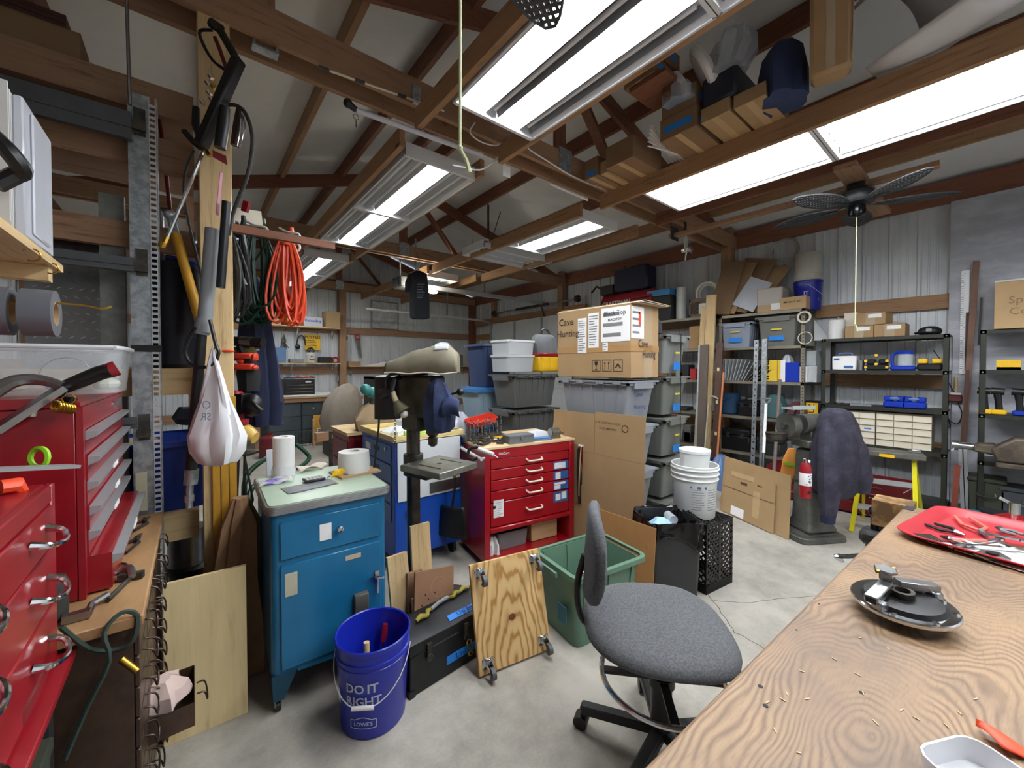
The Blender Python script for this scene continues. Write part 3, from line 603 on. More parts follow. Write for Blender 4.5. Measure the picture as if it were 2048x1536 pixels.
dp=thing('diamond_plate_panel','diamond-tread aluminium panel behind the clear bin and tape rolls','panel',(-.50,2.75,1.2))
mk('plate',G().box(-.08,0,0,.17,.004,1.0),M('tread_alu','#8e9193',.28,.9,.08,4),dp)
g=G()
for i in range(26):
    for j in range(7):
        x=-.065+.036*j+(.018 if i%2 else 0); z=.02+i*.038; s=1 if i%2 else -1
        g.add([(x-.011*1,-.0002,z-.007*s),(x,-.003,z+.003*s),(x+.011,-.0002,z+.007*s),(x,-.003,z-.003*s)],[(0,1,2,3) if s<0 else (3,2,1,0)])
mk('tread',g,M('tread_bright','#d0d3d5',.2,1,.02),dp,kind='stuff')
# lumber shelving on the left
ls=thing('lumber_shelf','pine shelving of heavy boards behind the post at left','shelf',(-.55,2.95,0))
for zz,h_ in ((1.36,.13),(.63,.13),(2.45,.16),(2.72,.14),(2.06,.12)):
    mk('edge_board',G().box(-.6,-.37,zz,.57,-.33,zz+h_),LX if zz<1.5 else PX,ls); mk('deck',G().box(-.6,-.33,zz+h_-.02,.57,.35,zz+h_),LX if zz<1.5 else PX,ls)
for x in (-.6,): mk('leg',G().box(x-.04,-.36,0,x,-.32,2.86),PZ,ls)
mk('leg',G().box(-.64,.31,0,-.6,.35,2.86),PZ,ls); mk('leg',G().box(.53,.31,0,.57,.35,2.86),PZ,ls)
mk('front_beam',G().box(-.6,-.56,.60,.60,-.52,.61),LX,ls) if 0 else None
cp=thing('post','square pine post from floor to truss behind the hanging tools','post',(.10,2.5,0)); mk('timber',G().box(-.065,-.065,0,.065,.065,3.36),LZ,cp,bev=.004)
LEVY=wood('varnish_yellow','#b08120','#7a540c','z',.6,knots=False)
for k in range(3): one('yellow_board',G().box(0,0,0,.03,.02,1.35),LEVY,('left','middle','right')[k]+' yellow varnished board standing against the pine post','board',loc=(.072+.034*k,2.408+.002*k,.001),rot=(R(-.5),0,0),group='yellow varnished boards at the post')
can=thing('trash_can','dark navy ribbed can with blue rim on the pine shelf','can',(-.085,2.84,1.492)); mk('body',G().lathe([(.12,0),(.145,.02),(.15,.52),(.158,.53),(.158,.56),(.15,.56)],28,sx=.8),M('navy_can','#161c2a',.5,0,.1),can); mk('rim',G().ring((0,0,.57),.152,.010,(.8,0,0),(0,1,0),28,8),BLUE,can)
t=tote('royal blue tote on the lower pine shelf behind the slotted upright',(-.10,2.86,.762),(.42,.5,.36),0,'#14399a',lid=None)
for k,(x,z,l) in enumerate(((.0,1.66,'upper'),(.0,1.50,'lower'))): pass
kg=thing('plastic_drum','black drum with ringed lid on the floor under the pine shelf','drum',(.0,2.78,0)); mk('body',G().lathe([(.12,0),(.125,.01),(.125,.40),(.13,.41),(.13,.43),(.11,.44),(.10,.432),(.08,.44),(.06,.432),(.0,.436)],28),BLACK,kg)
one('paint_tin',G().cyl((0,0,0),(0,0,.19),.085,n=20),STEEL,'round tin standing on the black drum lid','tin',loc=(-.03,2.76,.4405))
one('red_can',G().box(-.06,-.08,0,.06,.08,.5).cyl((0,0,.5),(0,0,.53),.02),DRED,'tall dark red can on the floor right of the black drum','can',loc=(.0,3.05,0.001),bev=.01)
for k,(x,y,z,sx,sz,c,l) in enumerate(((-.02,3.0,1.493,.13,.10,'#5f6468','grey case low on the middle pine shelf'),(-.02,3.0,1.595,.13,.05,'#1d1e20','black case on top of the grey one on the middle pine shelf'),(-.02,3.0,1.647,.12,.1,'#b9bcbd','clear lidded case topmost on the middle pine shelf'),(-.02,2.98,1.75,.13,.16,'#caa12a','yellow bag topmost of the cases on the middle pine shelf'),
   (.42,0,0,0,0,0,0))[:4]): one('tool_case',G().box(-sx/2,-.12,0,sx/2,.12,sz),M('case_c',c,.5,0,.08),l,'case',loc=(x+.13,y,z),bev=.012)
one('paper_sack',G().box(-.15,-.14,0,.17,.14,.34),M('sack','#b9a98a',.8,0,.12),'tan paper sack on the lower pine shelf behind the blue tote','sack',loc=(-.32,3.12,.763),bev=.03)
one('cable_coil',fold(G(),[(0,0,0,.09,.1),(0,0,.04,.11,.12),(0,0,.1,.08,.09)],20,.15,6,5),M('dark_cloth','#23262e',.9,0,.2),'dark cloth heap on the lower pine shelf above the blue tote','cloth',loc=(.02,3.1,1.155))
# upper stored things at left
carton('long flat cardboard carton high on the top left pine shelf',(-.62,2.8,2.862),(.5,.4,.12),0,CARD3); carton('brown cardboard carton beside the truss at upper left',(-1.0,2.9,2.862),(.26,.4,.3),0,CARD3)
for k in range(4): one('shutter_slat_panel',G().box(-.2,-.16,0,.2,.16,.018),M('maroon_wood','#4a2c22',.5,0,.1),('lowest','second','third','topmost')[k]+' dark brown panel stacked on the upper left carton','panel',loc=(-.62,2.8,2.986+.0205*k),group='dark panels on the upper left carton')
one('plank',G().box(-.09,-.02,0,.09,.02,1.1),LZ,'wide pale plank standing upright at the far upper left','plank',loc=(-.80,2.35,2.1)) 
rm=thing('mallet_rod','long thin steel rod topped by a round blue ball above the slotted upright','rod',(-.20,2.42,2.75)); mk('rod',G().cyl((0,0,-.1),(-.005,0,.42),.007,.006),STEEL,rm); mk('ball',G().sph((-.006,0,.45),(.034,.034,.034),16,10),M('ball_blue','#3e8fb5',.4,0,.05),rm)
# ---------------------------------------------------------------- tools hanging round the pine post
def Q(o): return lambda x,y,d=1.86:P(x,y,D=d)-o
o=P(430,200,D=1.84); q=Q(o)
t=thing('spray_gun','black pressure washer gun hanging head-up at the top of the pine post','spray gun',o)
mk('body',G().bar(q(478,118,1.82),q(402,292,1.82),.055,.045,(.777,-.63,0)).bar(q(440,60,1.82),q(480,130,1.82),.035,.03,(.777,-.63,0)).cb(q(432,52,1.82),(.06,.03,.04),(0,.3,0)),BLACK,t,bev=.008)
mk('trigger_guard',G().tube([q(424,60),q(400,62),(q(405,85)),q(425,120),q(450,140)],.007,8),BLACK,t); mk('trigger',G().tube([q(430,75),q(440,100),q(452,135)],.009,8),M('dark_red','#6d0f18',.4,0,.12),t)
mk('grip',G().tube([q(392,215,1.84),q(392,250,1.84),q(400,280,1.84)],[.014,.017,.012],8).tube([q(368,262,1.84),q(388,285,1.84),q(402,296,1.84)],.013,8),BLACK,t)
mk('brass_fitting',G().cyl(q(404,292),q(412,306),.012,n=8).cyl(q(412,300),q(420,312),.010,n=6),BRASS,t)
mk('wand',G().cyl(q(408,300,1.84),q(332,482,1.80),.0075,n=8),CHROME,t); mk('nozzle',G().cyl(q(334,474,1.80),q(327,492,1.79),.014,.012,n=8).cyl(q(327,485,1.79),q(324,495,1.79),.016,n=8),BRASS,t)
o=P(425,300,D=1.80); q=Q(o)
t=thing('pole_saw','long pole saw with grey telescoping sleeve hanging against the pine post','pole saw',o)
mk('foam_grip',G().tube([q(450,215,1.8),q(447,250,1.8),q(440,296,1.8)],[.021,.026,.024],12),BLACK,t)
mk('outer_pole',G().cyl(q(440,292,1.8),q(428,462,1.8),.018,n=14),M('pole_dark','#23262a',.3,.3,.1),t); mk('label',G().bar(q(443,345,1.783),q(434,430,1.783),.016,.003,(.777,-.63,0)),M('pink_label','#c98aa0',.5,0,.1),t)
mk('hook_blade',G().prism([(0,0),(.05,-.01),(.055,-.05),(.0,-.03)],0,.003,'y').at(Matrix()),DRED,t); t.children[-1].location=q(438,412,1.78)
mk('sleeve',G().cyl(q(425,458,1.8),q(408,665,1.8),.028,.029,n=16),M('sleeve_grey','#83878b',.4,0,.04),t); mk('sleeve_lower',G().cyl(q(409,636,1.8),q(402,668,1.8),.031,n=16),M('sleeve_grey','#83878b',.4,0,.04),t)
mk('lower_pole',G().tube([q(404,665,1.8),q(396,760,1.8),q(380,960,1.8)],[.020,.022,.023],12),BLACK,t)
mk('clamp',G().cyl(q(384,938,1.8),q(381,968,1.8),.027,n=12).cyl(q(380,965,1.8),q(378,1015,1.8),.014,n=10).cyl(q(378,990,1.8),q(378,1003,1.8),.019,n=8),GALV,t)
mk('rubber_loop',G().tube([q(420,640,1.77),q(432,690,1.77),q(437,705,1.77),q(428,728,1.77),q(405,735,1.77),q(382,728,1.77),q(370,705,1.77),q(376,680,1.77),q(392,655,1.77)],.0075,8),BLACK,t)
one('black_hose',G().tube([P(x,y,D=1.86) for x,y in ((445,212),(470,210),(490,225),(503,262),(504,300),(495,350),(480,390),(465,430),(458,470))],.0085,8),M('rubber','#2a2826',.6,0,.1),'thin black hose arching off the pole saw top down to the cords','hose')
one('thin_hose',G().tube([P(x,y,D=1.84) for x,y in ((388,300),(372,340),(368,380),(375,430),(388,490),(405,560))],.006,6),M('rubber','#2a2826',.6,0,.1),'thin black hose hanging left of the grey sleeve','hose')
t=thing('work_lamp','black caged work lamp hung on the right of the spray gun','lamp',P(478,250,D=1.92)); q=Q(P(478,250,D=1.92))
mk('shade',G().tube([q(478,212,1.92),q(480,250,1.92),q(470,292,1.92)],[.01,.028,.02],10),M('shade_brown','#3a2a26',.4,0,.1),t); mk('wire_cage',G().tube([q(478,212,1.9),q(487,225,1.9),q(486,262,1.9),q(480,292,1.9),q(470,295,1.9)],.0025,5).tube([q(484,220,1.9),q(480,260,1.9),q(474,292,1.9)],.0025,5),CHROME,t)
t=thing('brass_fittings','cluster of brass and chrome fittings hanging left of the spray gun','fittings',P(418,170,D=1.88))
q=Q(P(418,170,D=1.88))
for x,y in ((420,150),(414,163),(425,170),(416,182),(422,196),(404,202)): mk('fitting',G().cyl(q(x,y,1.88),q(x+5,y+8,1.88),.012,.009,n=6),BRASS if x%2 else CHROME,t)
t=thing('yellow_pole_tool','leaning yellow-handled pole with grey steel head left of the grey sleeve','pole',P(370,560,D=1.9)); q=Q(P(370,560,D=1.9))
mk('handle',G().cyl(q(352,470,1.92),q(402,650,1.86),.021,n=12),M('yellow_wood','#b8871d',.5,0,.15),t); mk('head',G().cyl(q(340,430,1.93),q(352,472,1.92),.016,.019,n=12).sph(q(340,430,1.93),.026,10,6),GALV,t)
t=thing('crowbar','rusty red bar hanging between the slotted upright and post','bar',P(330,300,D=2.0)); q=Q(P(330,300,D=2.0))
mk('shaft',G().tube([q(308,215,2),q(322,260,2),q(338,400,2),q(342,440,2)],.009,8),M('dark_red','#6d0f18',.4,0,.12),t); mk('hook',G().tube([q(325,520,2),q(322,430,2),q(328,420,2),q(340,424,2)],.012,8),STEEL,t)
# cords
def cords(label,px,py,d,w_,drop,n,r,col,seed,name='extension_cord'):
    o=P(px,py,D=d); t=thing(name,label,'cord',o,group='cords coiled on hooks')
    m=M('cord_c',col,.45,0,.05); g=coil(G(),(0,0,0),w_,drop,n,r,seed); mk('loops',g,m,t)
    mk('wrap',G().ring((0,0,-.05),.022,r*1.1,(1,0,0),(0,1,.2),14,6).ring((0,0,-.06),.022,r*1.1,(1,0,0),(0,1,-.1),14,6),m,t)
    mk('plug',G().tube([(.02,0,-.01),(.03,-.01,.02),(.028,-.01,.05)],[r,.014,.012],8),m,t); return t
cords('heavy black cord coil hanging nearest the grey sleeve',450,452,2.1,.20,.52,13,.008,'#17191b',1); 
cords('black air hose coil hanging beside the green cord',475,448,2.25,.18,.50,7,.010,'#232628',9,'air_hose')
cords('dark green extension cord coil hanging left of the orange one',515,452,2.45,.27,.62,22,.0075,'#123a2c',2)
cords('orange extension cord coil hanging rightmost of the cords',572,470,2.45,.20,.56,18,.0085,'#e2502e',3)
hb=thing('hook_rail','pale painted board with white hooks above the hanging cords','rail',P(510,436,D=2.35)); q=Q(P(510,436,D=2.35))
mk('board',G().bar(q(440,428,2.3),q(522,440,2.45),.05,.09),M('cream','#e2dcc8',.5,0,.04),hb); mk('red_block',G().bar(q(486,412,2.3),q(497,415,2.3),.02,.06),RED,hb)
for x,y in ((455,445),(510,455),(575,468)): mk('hook',G().tube([q(x-16,y-12,2.36),q(x,y-4,2.3),q(x+22,y,2.3),q(x+26,y+14,2.3)],.007,6),M('white_plastic','#dcdcda',.4,0,.03),hb)
hb2=one('rope_hook',G().ring((0,0,0),.025,.007,(.777,-.63,0),(0,0,1),14,6),WHITE,'white loop of rope hanging at the right of the orange cord','hook',loc=P(592,495,D=2.5))
one('timber_rail',G().box(0,0,0,.50,.03,.04),DX,'pine rail spanning from the post that the cords hang from','rail',loc=(.17,2.50,2.2))
one('helmet_bag',fold(G(),[(0,0,-.11,.03,.03),(0,0,-.08,.08,.07),(0,0,-.02,.1,.09),(0,0,.05,.07,.06),(0,0,.12,.02,.02)],22,.08,5,4),BLACK,'black glossy pouch hanging among the black cords','bag',loc=P(450,560,D=2.15))
# pale yellow tool poles right of the sleeve
for k,(x,l) in enumerate(((437,'left'),(455,'right'))):
    t=thing('tool_pole',l+' varnished wooden pole with silver ferrule right of the white shopping bag','pole',(0,0,0),group='varnished poles with silver ferrules'); a,b,c=P(x-4,560,D=2.02),P(x,680,D=2.0),P(x+4,1125,D=2.0)
    t.location=b; mk('shaft',G().cyl((0,0,0),c-b,.0195,n=12),LEVY,t); mk('ferrule',G().cyl(a-b,(0,0,.001),.016,.0198,n=12),GALV,t)
one('orange_band',G().ring((0,0,0),.045,.006,(.777,-.629,0),(.3,.4,0),18,6),ORANGE,'orange rubber band round the silver-ferruled poles','band',loc=P(448,702,D=1.99))
# shopping bag
o=P(432,830,D=1.78); t=thing('shopping_bag','white plastic shopping bag with faint blue letters hanging at the post','bag',o)
BAG=M('bag_white','#e6e8ec',.35,0,.04); q=Q(o)
g=G(); K=rz(-YAW)
g.M=K; fold(g,[(0,0,-.23,.02,.015),(0,0,-.215,.075,.04),(0,0,-.16,.105,.065),(0,0,-.09,.115,.07),(.0,0,-.02,.095,.05),(.0,0,.08,.06,.03),(.0,0,.18,.032,.015),(-.005,0,.26,.012,.008),(-.005,0,.28,.008,.006)],30,.11,6,2)
mk('body',g,BAG,t)
g=G(); g.M=K; g.tube([(-.06,-.0,.02),(-.035,-.01,.14),(-.01,-.01,.27),(0,-.01,.31)],[.02,.012,.007,.004],8).tube([(.06,-.01,.0),(.04,-.015,.13),(.005,-.01,.26),(0,-.01,.30)],[.018,.012,.007,.004],8); mk('handle',g,BAG,t)
mk('nail',G().cyl((0,-.02,.30),(0,.06,.31),.004),IRON,t)
LBL=M('faint_blue','#8fb3c4',.6,0,.02)
mk('lettering',text(text(G(),'O',.05,face(K@Vector((.005,-.062,.05)),K@Vector((-1,0,0)),(0,.1,1))),'SR',.045,face(K@Vector((.01,-.072,-.0)),K@Vector((-1,0,0)),(0,.1,1))),LBL,t)
# navy coat, cases and yard tools behind the post
ct=thing('hanging_coat','long dark navy coat hanging behind the post right of the poles','coat',P(515,620,D=2.6)); g=G(); g.M=rz(-YAW)
fold(g,[(.03,0,-.76,.10,.07),(.03,0,-.6,.115,.08),(.02,0,-.35,.10,.07),(.0,0,-.1,.085,.06),(-.02,0,.12,.06,.05),(-.03,0,.22,.03,.03)],28,.14,5,8); mk('body',g,NAVY,ct)
g=G(); g.M=rz(-YAW); fold(g,[(-.10,.0,-.5,.03,.03),(-.09,0,-.2,.04,.04),(-.06,0,.1,.03,.03)],14,.12,3,2); mk('sleeve',g,NAVY,ct); mk('wall_hook',G().tube([(-.03,0,.18),(-.02,-.1,.3),(0,-.56,.335)],.006,6),IRON,ct); mk('tag_patch',G().at(rz(-YAW)).box(.03,-.085,-.27,.06,-.082,-.26),PAPER,ct)
o=P(500,684,D=2.3); t=thing('pipe_tool','black horizontal tube tool with grey collar jutting right of the poles','tube',o); q=Q(o)
mk('barrel',G().cyl(q(462,682,2.3),q(500,684,2.3),.028,n=16).cyl(q(504,684,2.3),q(527,686,2.3),.03,.031,n=16),BLACK,t); mk('collar',G().cyl(q(484,683,2.3),q(506,684,2.3),.0305,n=16),STEEL,t)
one('line_spool',G().cyl((0,0,-.04),(.08,-.065,-.04),.042,n=16).ring((.04,-.03,-.04),.044,.004,(0,0,1),(.63,.777,0),16,5),M('olive_brown','#5b5626',.6,0,.3),'olive line spool just under the black tube tool','spool',loc=P(470,694,D=2.32))
o=P(488,722,D=2.25); t=thing('orange_level_case','orange plastic drop-forged clamp pair under the spool','clamp',o); K=rz(-YAW)
g=G(); g.M=K; g.box(-.07,-.02,.012,.05,.02,.045).box(-.07,-.02,-.05,.055,.02,-.015).box(-.04,-.012,-.015,.0,.012,.012).box(.055,-.02,.0,.075,.02,.045).box(.055,-.02,-.05,.075,.02,-.025); mk('body',g,M('orange_red','#d6402c',.4,0,.06),t,bev=.008)
o=P(505,820,D=2.4); t=thing('leaf_blower','yard blower with black motor, red cap and yellow fuel tank','blower',o); K=rz(-YAW); 
def gk(): g=G(); g.M=K; return g
mk('motor',gk().sph((.0,0,.03),(.06,.06,.07),14,8).box(-.09,-.05,-.02,-.03,.05,.1).tube([(.02,-.05,.06),(.07,-.06,.02),(.1,-.06,.0)],.012,8),BLACK,t,bev=.006)
mk('red_cover',gk().box(-.12,-.05,-.16,-.065,.04,.12),M('red_cover','#b51f2d',.4,0,.1),t,bev=.02)
mk('fuel_tank',gk().tube([(-.05,-.06,-.12),(.0,-.06,-.14),(.055,-.06,-.16)],[.055,.06,.035],12),M('tank_yellow','#d9b45c',.35,0,.05),t); mk('fuel_cap',gk().cyl((-.015,-.07,-.075),(-.015,-.07,-.045),.035,n=14),RED,t)
g=gk()
fold(g,[(0,0,-.02,.05,.04),(0,0,.08,.06,.045),(-.01,0,.16,.045,.035),(-.05,0,.24,.02,.02)],18,.12,5,3); one('black_bag',g,M('black_cloth','#1b1c1e',.8,0,.2),'black cloth bag and strap hanging above the blower motor','bag',loc=P(500,775,D=2.3))
o=P(478,940,D=2.2); t=thing('metal_stand','slim black steel stand with a small platform under the blower','stand',o); q=Q(o)
mk('platform',G().at(rz(-YAW)).box(-.09,-.05,.09,.09,.05,.10),BLACK,t); mk('leg',G().bar(q(478,890,2.2),q(470,1085,2.15),.022,.012),BLACK,t); mk('leg',G().bar(q(490,890,2.2),q(484,1100,2.15),.016,.012),BLACK,t)
t=thing('white_board','tall narrow white board standing behind the green handles','board',(.34,2.75,0)); mk('panel',G().box(0,0,.001,.14,.02,1.0),M('white_board','#d5dae2',.5,0,.03),t); mk('cord',G().tube([(.145,-.005,.95),(.15,-.01,.6),(.13,-.01,.2)],.004,5),BLACK,t)
t=thing('hand_truck','dark green tubular cart handles behind the teal cabinet','cart',(.42,2.6,0)); GRN=M('green_tube','#1f4230',.3,.2,.1); o=Vector((.42,2.6,0)); q=Q(o)
mk('handle',G().tube([q(505,1120,2.30),q(490,1010,2.33),q(492,955,2.36),q(520,925,2.5),q(560,900,2.8),q(578,890,3.0)],.015,10).tube([q(592,888,3.0),q(618,912,3.0),q(608,928,2.9),q(580,942,2.75),q(540,955,2.55),q(505,975,2.4),q(495,1010,2.33)],.015,10),GRN,t)
mk('frame',G().tube([q(500,1000,2.33),q(492,1100,2.33),q(500,1180,2.3)],.014,8).tube([q(530,985,2.4),q(520,1080,2.4)],.012,8),GRN,t)
t=thing('string_trimmer','string trimmer shaft ending in an orange-red head behind the teal cabinet','trimmer',P(482,1090,D=2.12)); q=Q(P(482,1090,D=2.12))
mk('shaft',G().cyl(q(467,800,2.2),q(506,1000,2.15),.0055,n=6).cyl(q(506,1000,2.15),q(478,1075,2.12),.0055,n=6),BLACK,t); mk('head',G().tube([q(486,1078,2.1),q(482,1100,2.1),q(478,1118,2.1)],[.012,.026,.022],10),M('orange_red','#d6402c',.4,0,.06),t); mk('hose_arc',G().tube([q(470,1065,2.15),q(478,1056,2.15),q(490,1066,2.15),q(492,1090,2.15)],.010,8),GREY,t)
fg=G(); fold(fg,[(0,0,.0,.13,.1),(0,0,.2,.13,.1),(0,0,.45,.10,.08),(.02,0,.72,.08,.05),(.02,0,.85,.03,.03)],24,.12,6,6); one('burlap_sack',fg,M('burlap','#8a6a4c',.9,0,.15),'tall slumped brown sack between the cart and teal cabinet','sack',loc=(.28,2.58,.001)) if 0 else one('burlap_sack',fg,M('burlap','#8a6a4c',.9,0,.15),'slumped brown paper sack between the cart and teal cabinet','sack',loc=(.155,2.33,.012),kind=None)
# ---------------------------------------------------------------- teal enamel cabinet
TE=two('teal_enamel','#17628c','#1d6f9b',4,.35,.65,.3,0,.03); 
cb=thing('enamel_cabinet','old teal-blue enamel cabinet with one drawer and one door, ribbed metal-edged top','cabinet',(.25,1.94,0),(0,0,R(-1.5)))
W_,D_=.50,.55
g=G(); g.box(.03,0,.16,W_-.03,D_,.865).box(0,.03,.16,W_,D_-.02,.865)
for sx in (.03,W_-.03):
    for sy in (.03,D_-.03): g.cyl((sx,sy,.16),(sx,sy,.865),.03,n=16)
mk('body',g,TE,cb)
for sx,kx in ((0,1),(W_,-1)):
    for sy,ky in ((0,1),(D_,-1)):
        mk('leg',G().add([(sx,sy,.17),(sx+kx*.10,sy,.17),(sx+kx*.045,sy,.055),(sx+kx*.005,sy,.055),(sx,sy+ky*.1,.17),(sx+kx*.1,sy+ky*.05,.17),(sx+kx*.045,sy+ky*.045,.055),(sx+kx*.005,sy+ky*.045,.055)],[(0,1,2,3),(4,7,6,5),(0,3,7,4),(1,5,6,2),(3,2,6,7)]),M('teal_dark','#12455a',.35,0,.06),cb)
        c=mk('caster',G().cyl((sx+kx*.025-.009,sy+ky*.025,.022),(sx+kx*.025+.009,sy+ky*.025,.022),.0215,n=14),BLACK,cb); mk('fork',G().box(sx+kx*.025-.014,sy+ky*.025-.01,.02,sx+kx*.025-.0095,sy+ky*.025+.012,.056).box(sx+kx*.025+.0095,sy+ky*.025-.01,.02,sx+kx*.025+.014,sy+ky*.025+.012,.056),STEEL,c)
mk('skirt',G().prism([(.1,.17),(.4,.17),(.4,.155),(.25,.145),(.1,.155)],-.002,.006,'y'),TE,cb)
dr=mk('drawer',G().box(.035,-.010,.665,W_-.035,.004,.83),TE,cb,bev=.003); mk('knob',G().lathe([(.006,0),(.007,.012),(.014,.018),(.013,.026),(.004,.03)],16).at(Matrix()),CHROME,dr); dr.children[-1].rotation_euler=(pi/2,0,0); dr.children[-1].location=(.275,-.010,.752)
sticker(dr,FY(.215,-.0112,.748),.05,.075,label='white scalloped paper label')
do=mk('door',G().box(.035,-.012,.185,W_-.035,.004,.64),TE,cb,bev=.003)
sticker(do,FY(.075,-.0132,.555),.048,.10,M('old_paper','#b9b49c',.8,0,.1)); sticker(do,FY(.335,-.0132,.60),.07,.022,M('tan_label','#bfb094',.8,0,.05))
mk('latch',G().box(.435,-.020,.44,.455,-.012,.50).cyl((.445,-.025,.47),(.445,-.012,.47),.010).bar((.41,-.028,.478),(.475,-.028,.462),.012,.006).bar((.445,-.03,.47),(.445,-.03,.395),.010,.005,(0,1,0)),CHROME,do)
mk('clip_pouch',G().prism([(-.012,.42),(-.035,.415),(-.04,.39),(-.032,.30),(-.024,.28),(-.012,.31)],.335,.40,'x').box(.36,-.033,.268,.378,-.02,.285),M('leather_grey','#4c4a46',.6,0,.2),do,bev=.003)
g=G(); rbox(g,-.015,-.02,.868,W_+.015,D_+.02,.905,.035,4)
for k in range(4): rbox(g,-.018,-.023,.872+.008*k,W_+.018,D_+.023,.876+.008*k,.037,4)
mk('metal_edge',g,M('ribbed_alu','#b3b6b6',.3,.8,.03),cb)
g=G(); rbox(g,-.005,-.010,.905,W_+.005,D_+.01,.9085,.03,4); mk('top_sheet',g,M('mint_top','#a9bda6',.35,0,.04),cb)
Z=.9088
def onC(px,py): return P(px,py,Z=Z)
t=thing('paper_roll','tall white paper towel roll standing on the teal cabinet','paper roll',onC(568,952)); r=.026*1.9*1.9/2.1
g=G().lathe([(.022,.001),(.052,.001),(.052,.212),(.05,.214),(.022,.214)],32,cap=False); 
for kk in (1,): g.add([(.022*cos(2*pi*k/32),.022*sin(2*pi*k/32),z) for z in (.001,.214) for k in range(32)],[((k+1)%32,k,32+k,32+(k+1)%32) for k in range(32)])
mk('roll',g,M('tissue','#e2e2e0',.9,0,.02,30),t); mk('core',G().cyl((0,0,.012),(0,0,.2),.021,n=20),CARD,t); mk('film',fold(G(),[(0,0,0.0,.058,.058),(0,0,.03,.060,.060),(0,0,.06,.0545,.0545)],26,.03,5,2,cap=False),clear('film','#eef0f2',.35,.2),t)
t=thing('paper_roll','wide white tissue roll lying flat on cardboard on the teal cabinet','paper roll',onC(708,945)+Vector((0,0,.0103)))
g=G().lathe([(.03,0),(.082,0),(.084,.055),(.080,.11),(.03,.112)],36,cap=False); g.add([(.03*cos(2*pi*k/36),.03*sin(2*pi*k/36),z) for z in (0,.112) for k in range(36)],[((k+1)%36,k,36+k,36+(k+1)%36) for k in range(36)]); mk('roll',g,M('tissue','#e2e2e0',.9,0,.02,30),t); mk('core',G().cyl((0,0,.001),(0,0,.098),.029,n=20),CARD,t)
one('cardboard_sheet',G().box(-.12,-.09,0,.10,.09,.010),CARD2,'folded cardboard sheet under the wide tissue roll','cardboard',loc=onC(715,945)+Vector((0,.01,0)),rot=(0,0,.1))
c=thing('calculator','small grey calculator with rows of keys on the teal cabinet','calculator',onC(628,962)+Vector((0,0,.0045)),(0,0,.05)); mk('case',G().box(-.048,-.035,0,.048,.035,.012),DARK,c,bev=.003)
for i in range(5):
    for j in range(4): mk('key',G().box(-.042+.0175*i,-.031+.014*j,.0121,-.028+.0175*i,-.020+.014*j,.015),M('key_grey','#a9a9a8',.5,0,.05),c)
one('steel_ruler_plate',G().box(-.09,-.055,0,.14,.06,.003),two('slate','#5e6064','#74767a',8,.4,.6,.5),'thin dark grey plate under the calculator','plate',loc=onC(610,975),rot=(0,0,.12))
gb=thing('glove_bag','clear film bag with a purple glove inside on the teal cabinet','bag',onC(548,966)); mk('film',G().sheet(lambda u,v:(-.07+.15*u,-.05+.12*v,.004+.012*sin(6*u+4*v)**2+.006*sin(9*v)**2),14,12),clear('film','#eef0f2',.35,.2),gb,solid=.0008)
g=G(); fold(g,[(0,0,.004,.045,.028),(0,0,.012,.042,.025),(0,0,.02,.02,.012)],20,.2,5,3); g.tube([(.0,-.01,.008),(-.045,-.025,.008)],[.012,.006],6).tube([(0,.0,.008),(.045,-.02,.008)],[.012,.006],6); mk('glove',g,M('purple_glove','#7c6bbd',.6,0,.08),gb)
mk('lens_cloth',G().sheet(lambda u,v:(.07+.16*u,.04+.07*v,.004+.02*abs(sin(5*u+1.5*v))*(1-u*.3)),16,8),M('linen','#d9cfc2',.9,0,.05),gb,solid=.0015) if 0 else one('rag',G().sheet(lambda u,v:(-.07+.15*u,-.03+.07*v,.006+.022*abs(sin(4*u+1.5*v))),16,8),M('linen','#d9cfc2',.9,0,.05),'crumpled beige rag between the two paper rolls','rag',loc=onC(622,940),rot=(0,0,.2),solid=.0015)
sg=thing('safety_glasses','yellow and clear safety glasses lying beside the calculator','glasses',onC(672,955)); mk('lens',G().sheet(lambda u,v:(-.03+.06*u+.02*v,-.02+.015*sin(pi*u)+.01*v,.008+.035*v),10,4),M('yellow','#e8b81c',.45,0,.06),sg,solid=.0015); mk('temple_arm',G().tube([(.03,-.015,.02),(.06,-.02,.012),(.075,-.03,.004)],.004,6).tube([(-.03,-.01,.015),(-.045,-.005,.01),(-.05,-.02,.004)],.004,6),GREY,sg)
one('thin_wire',G().tube([onC(575,990)+Vector((0,0,.004)),onC(600,985)+Vector((0,-.01,.004)),onC(640,976)+Vector((0,0,.004)),onC(672,968)+Vector((0,0,.004))],.0015,5),BLACK,'thin black wire along the front of the teal cabinet top','wire')
# ---------------------------------------------------------------- blue bucket
bk=bucket('royal blue bucket with grey lettering in front of the teal cabinet',(.597,1.69,.0005),'#1a2aa8',.37,.152,rot=-.60)
WTX=M('bucket_print','#b9c0cc',.5,0,.02)
def onbucket(r0,k,phi,z0,h=.37):
    def f(a):
        z=z0+a[1]; r_=r0*.87+(r0*(.955-.87))*z/(h*.72); r_+=.0012; th=phi+a[0]/r_; return (r_*sin(th),-r_*cos(th),z)
    return f
I=Matrix(); PH=R(-4)
g=G()
for s_,z_,sz in (('DO',.215,.052),): text(g,s_,sz,I,onbucket(.152,1,PH-.20,z_),.02)
text(g,'IT',.052,I,onbucket(.152,1,PH+.30,.215),.02); text(g,'RIGHT',.050,I,onbucket(.152,1,PH+.03,.163),.02)
text(g,"LOWE'S",.022,I,onbucket(.152,1,PH+.02,.07),.012)
f=onbucket(.152,1,PH+.02,.07)
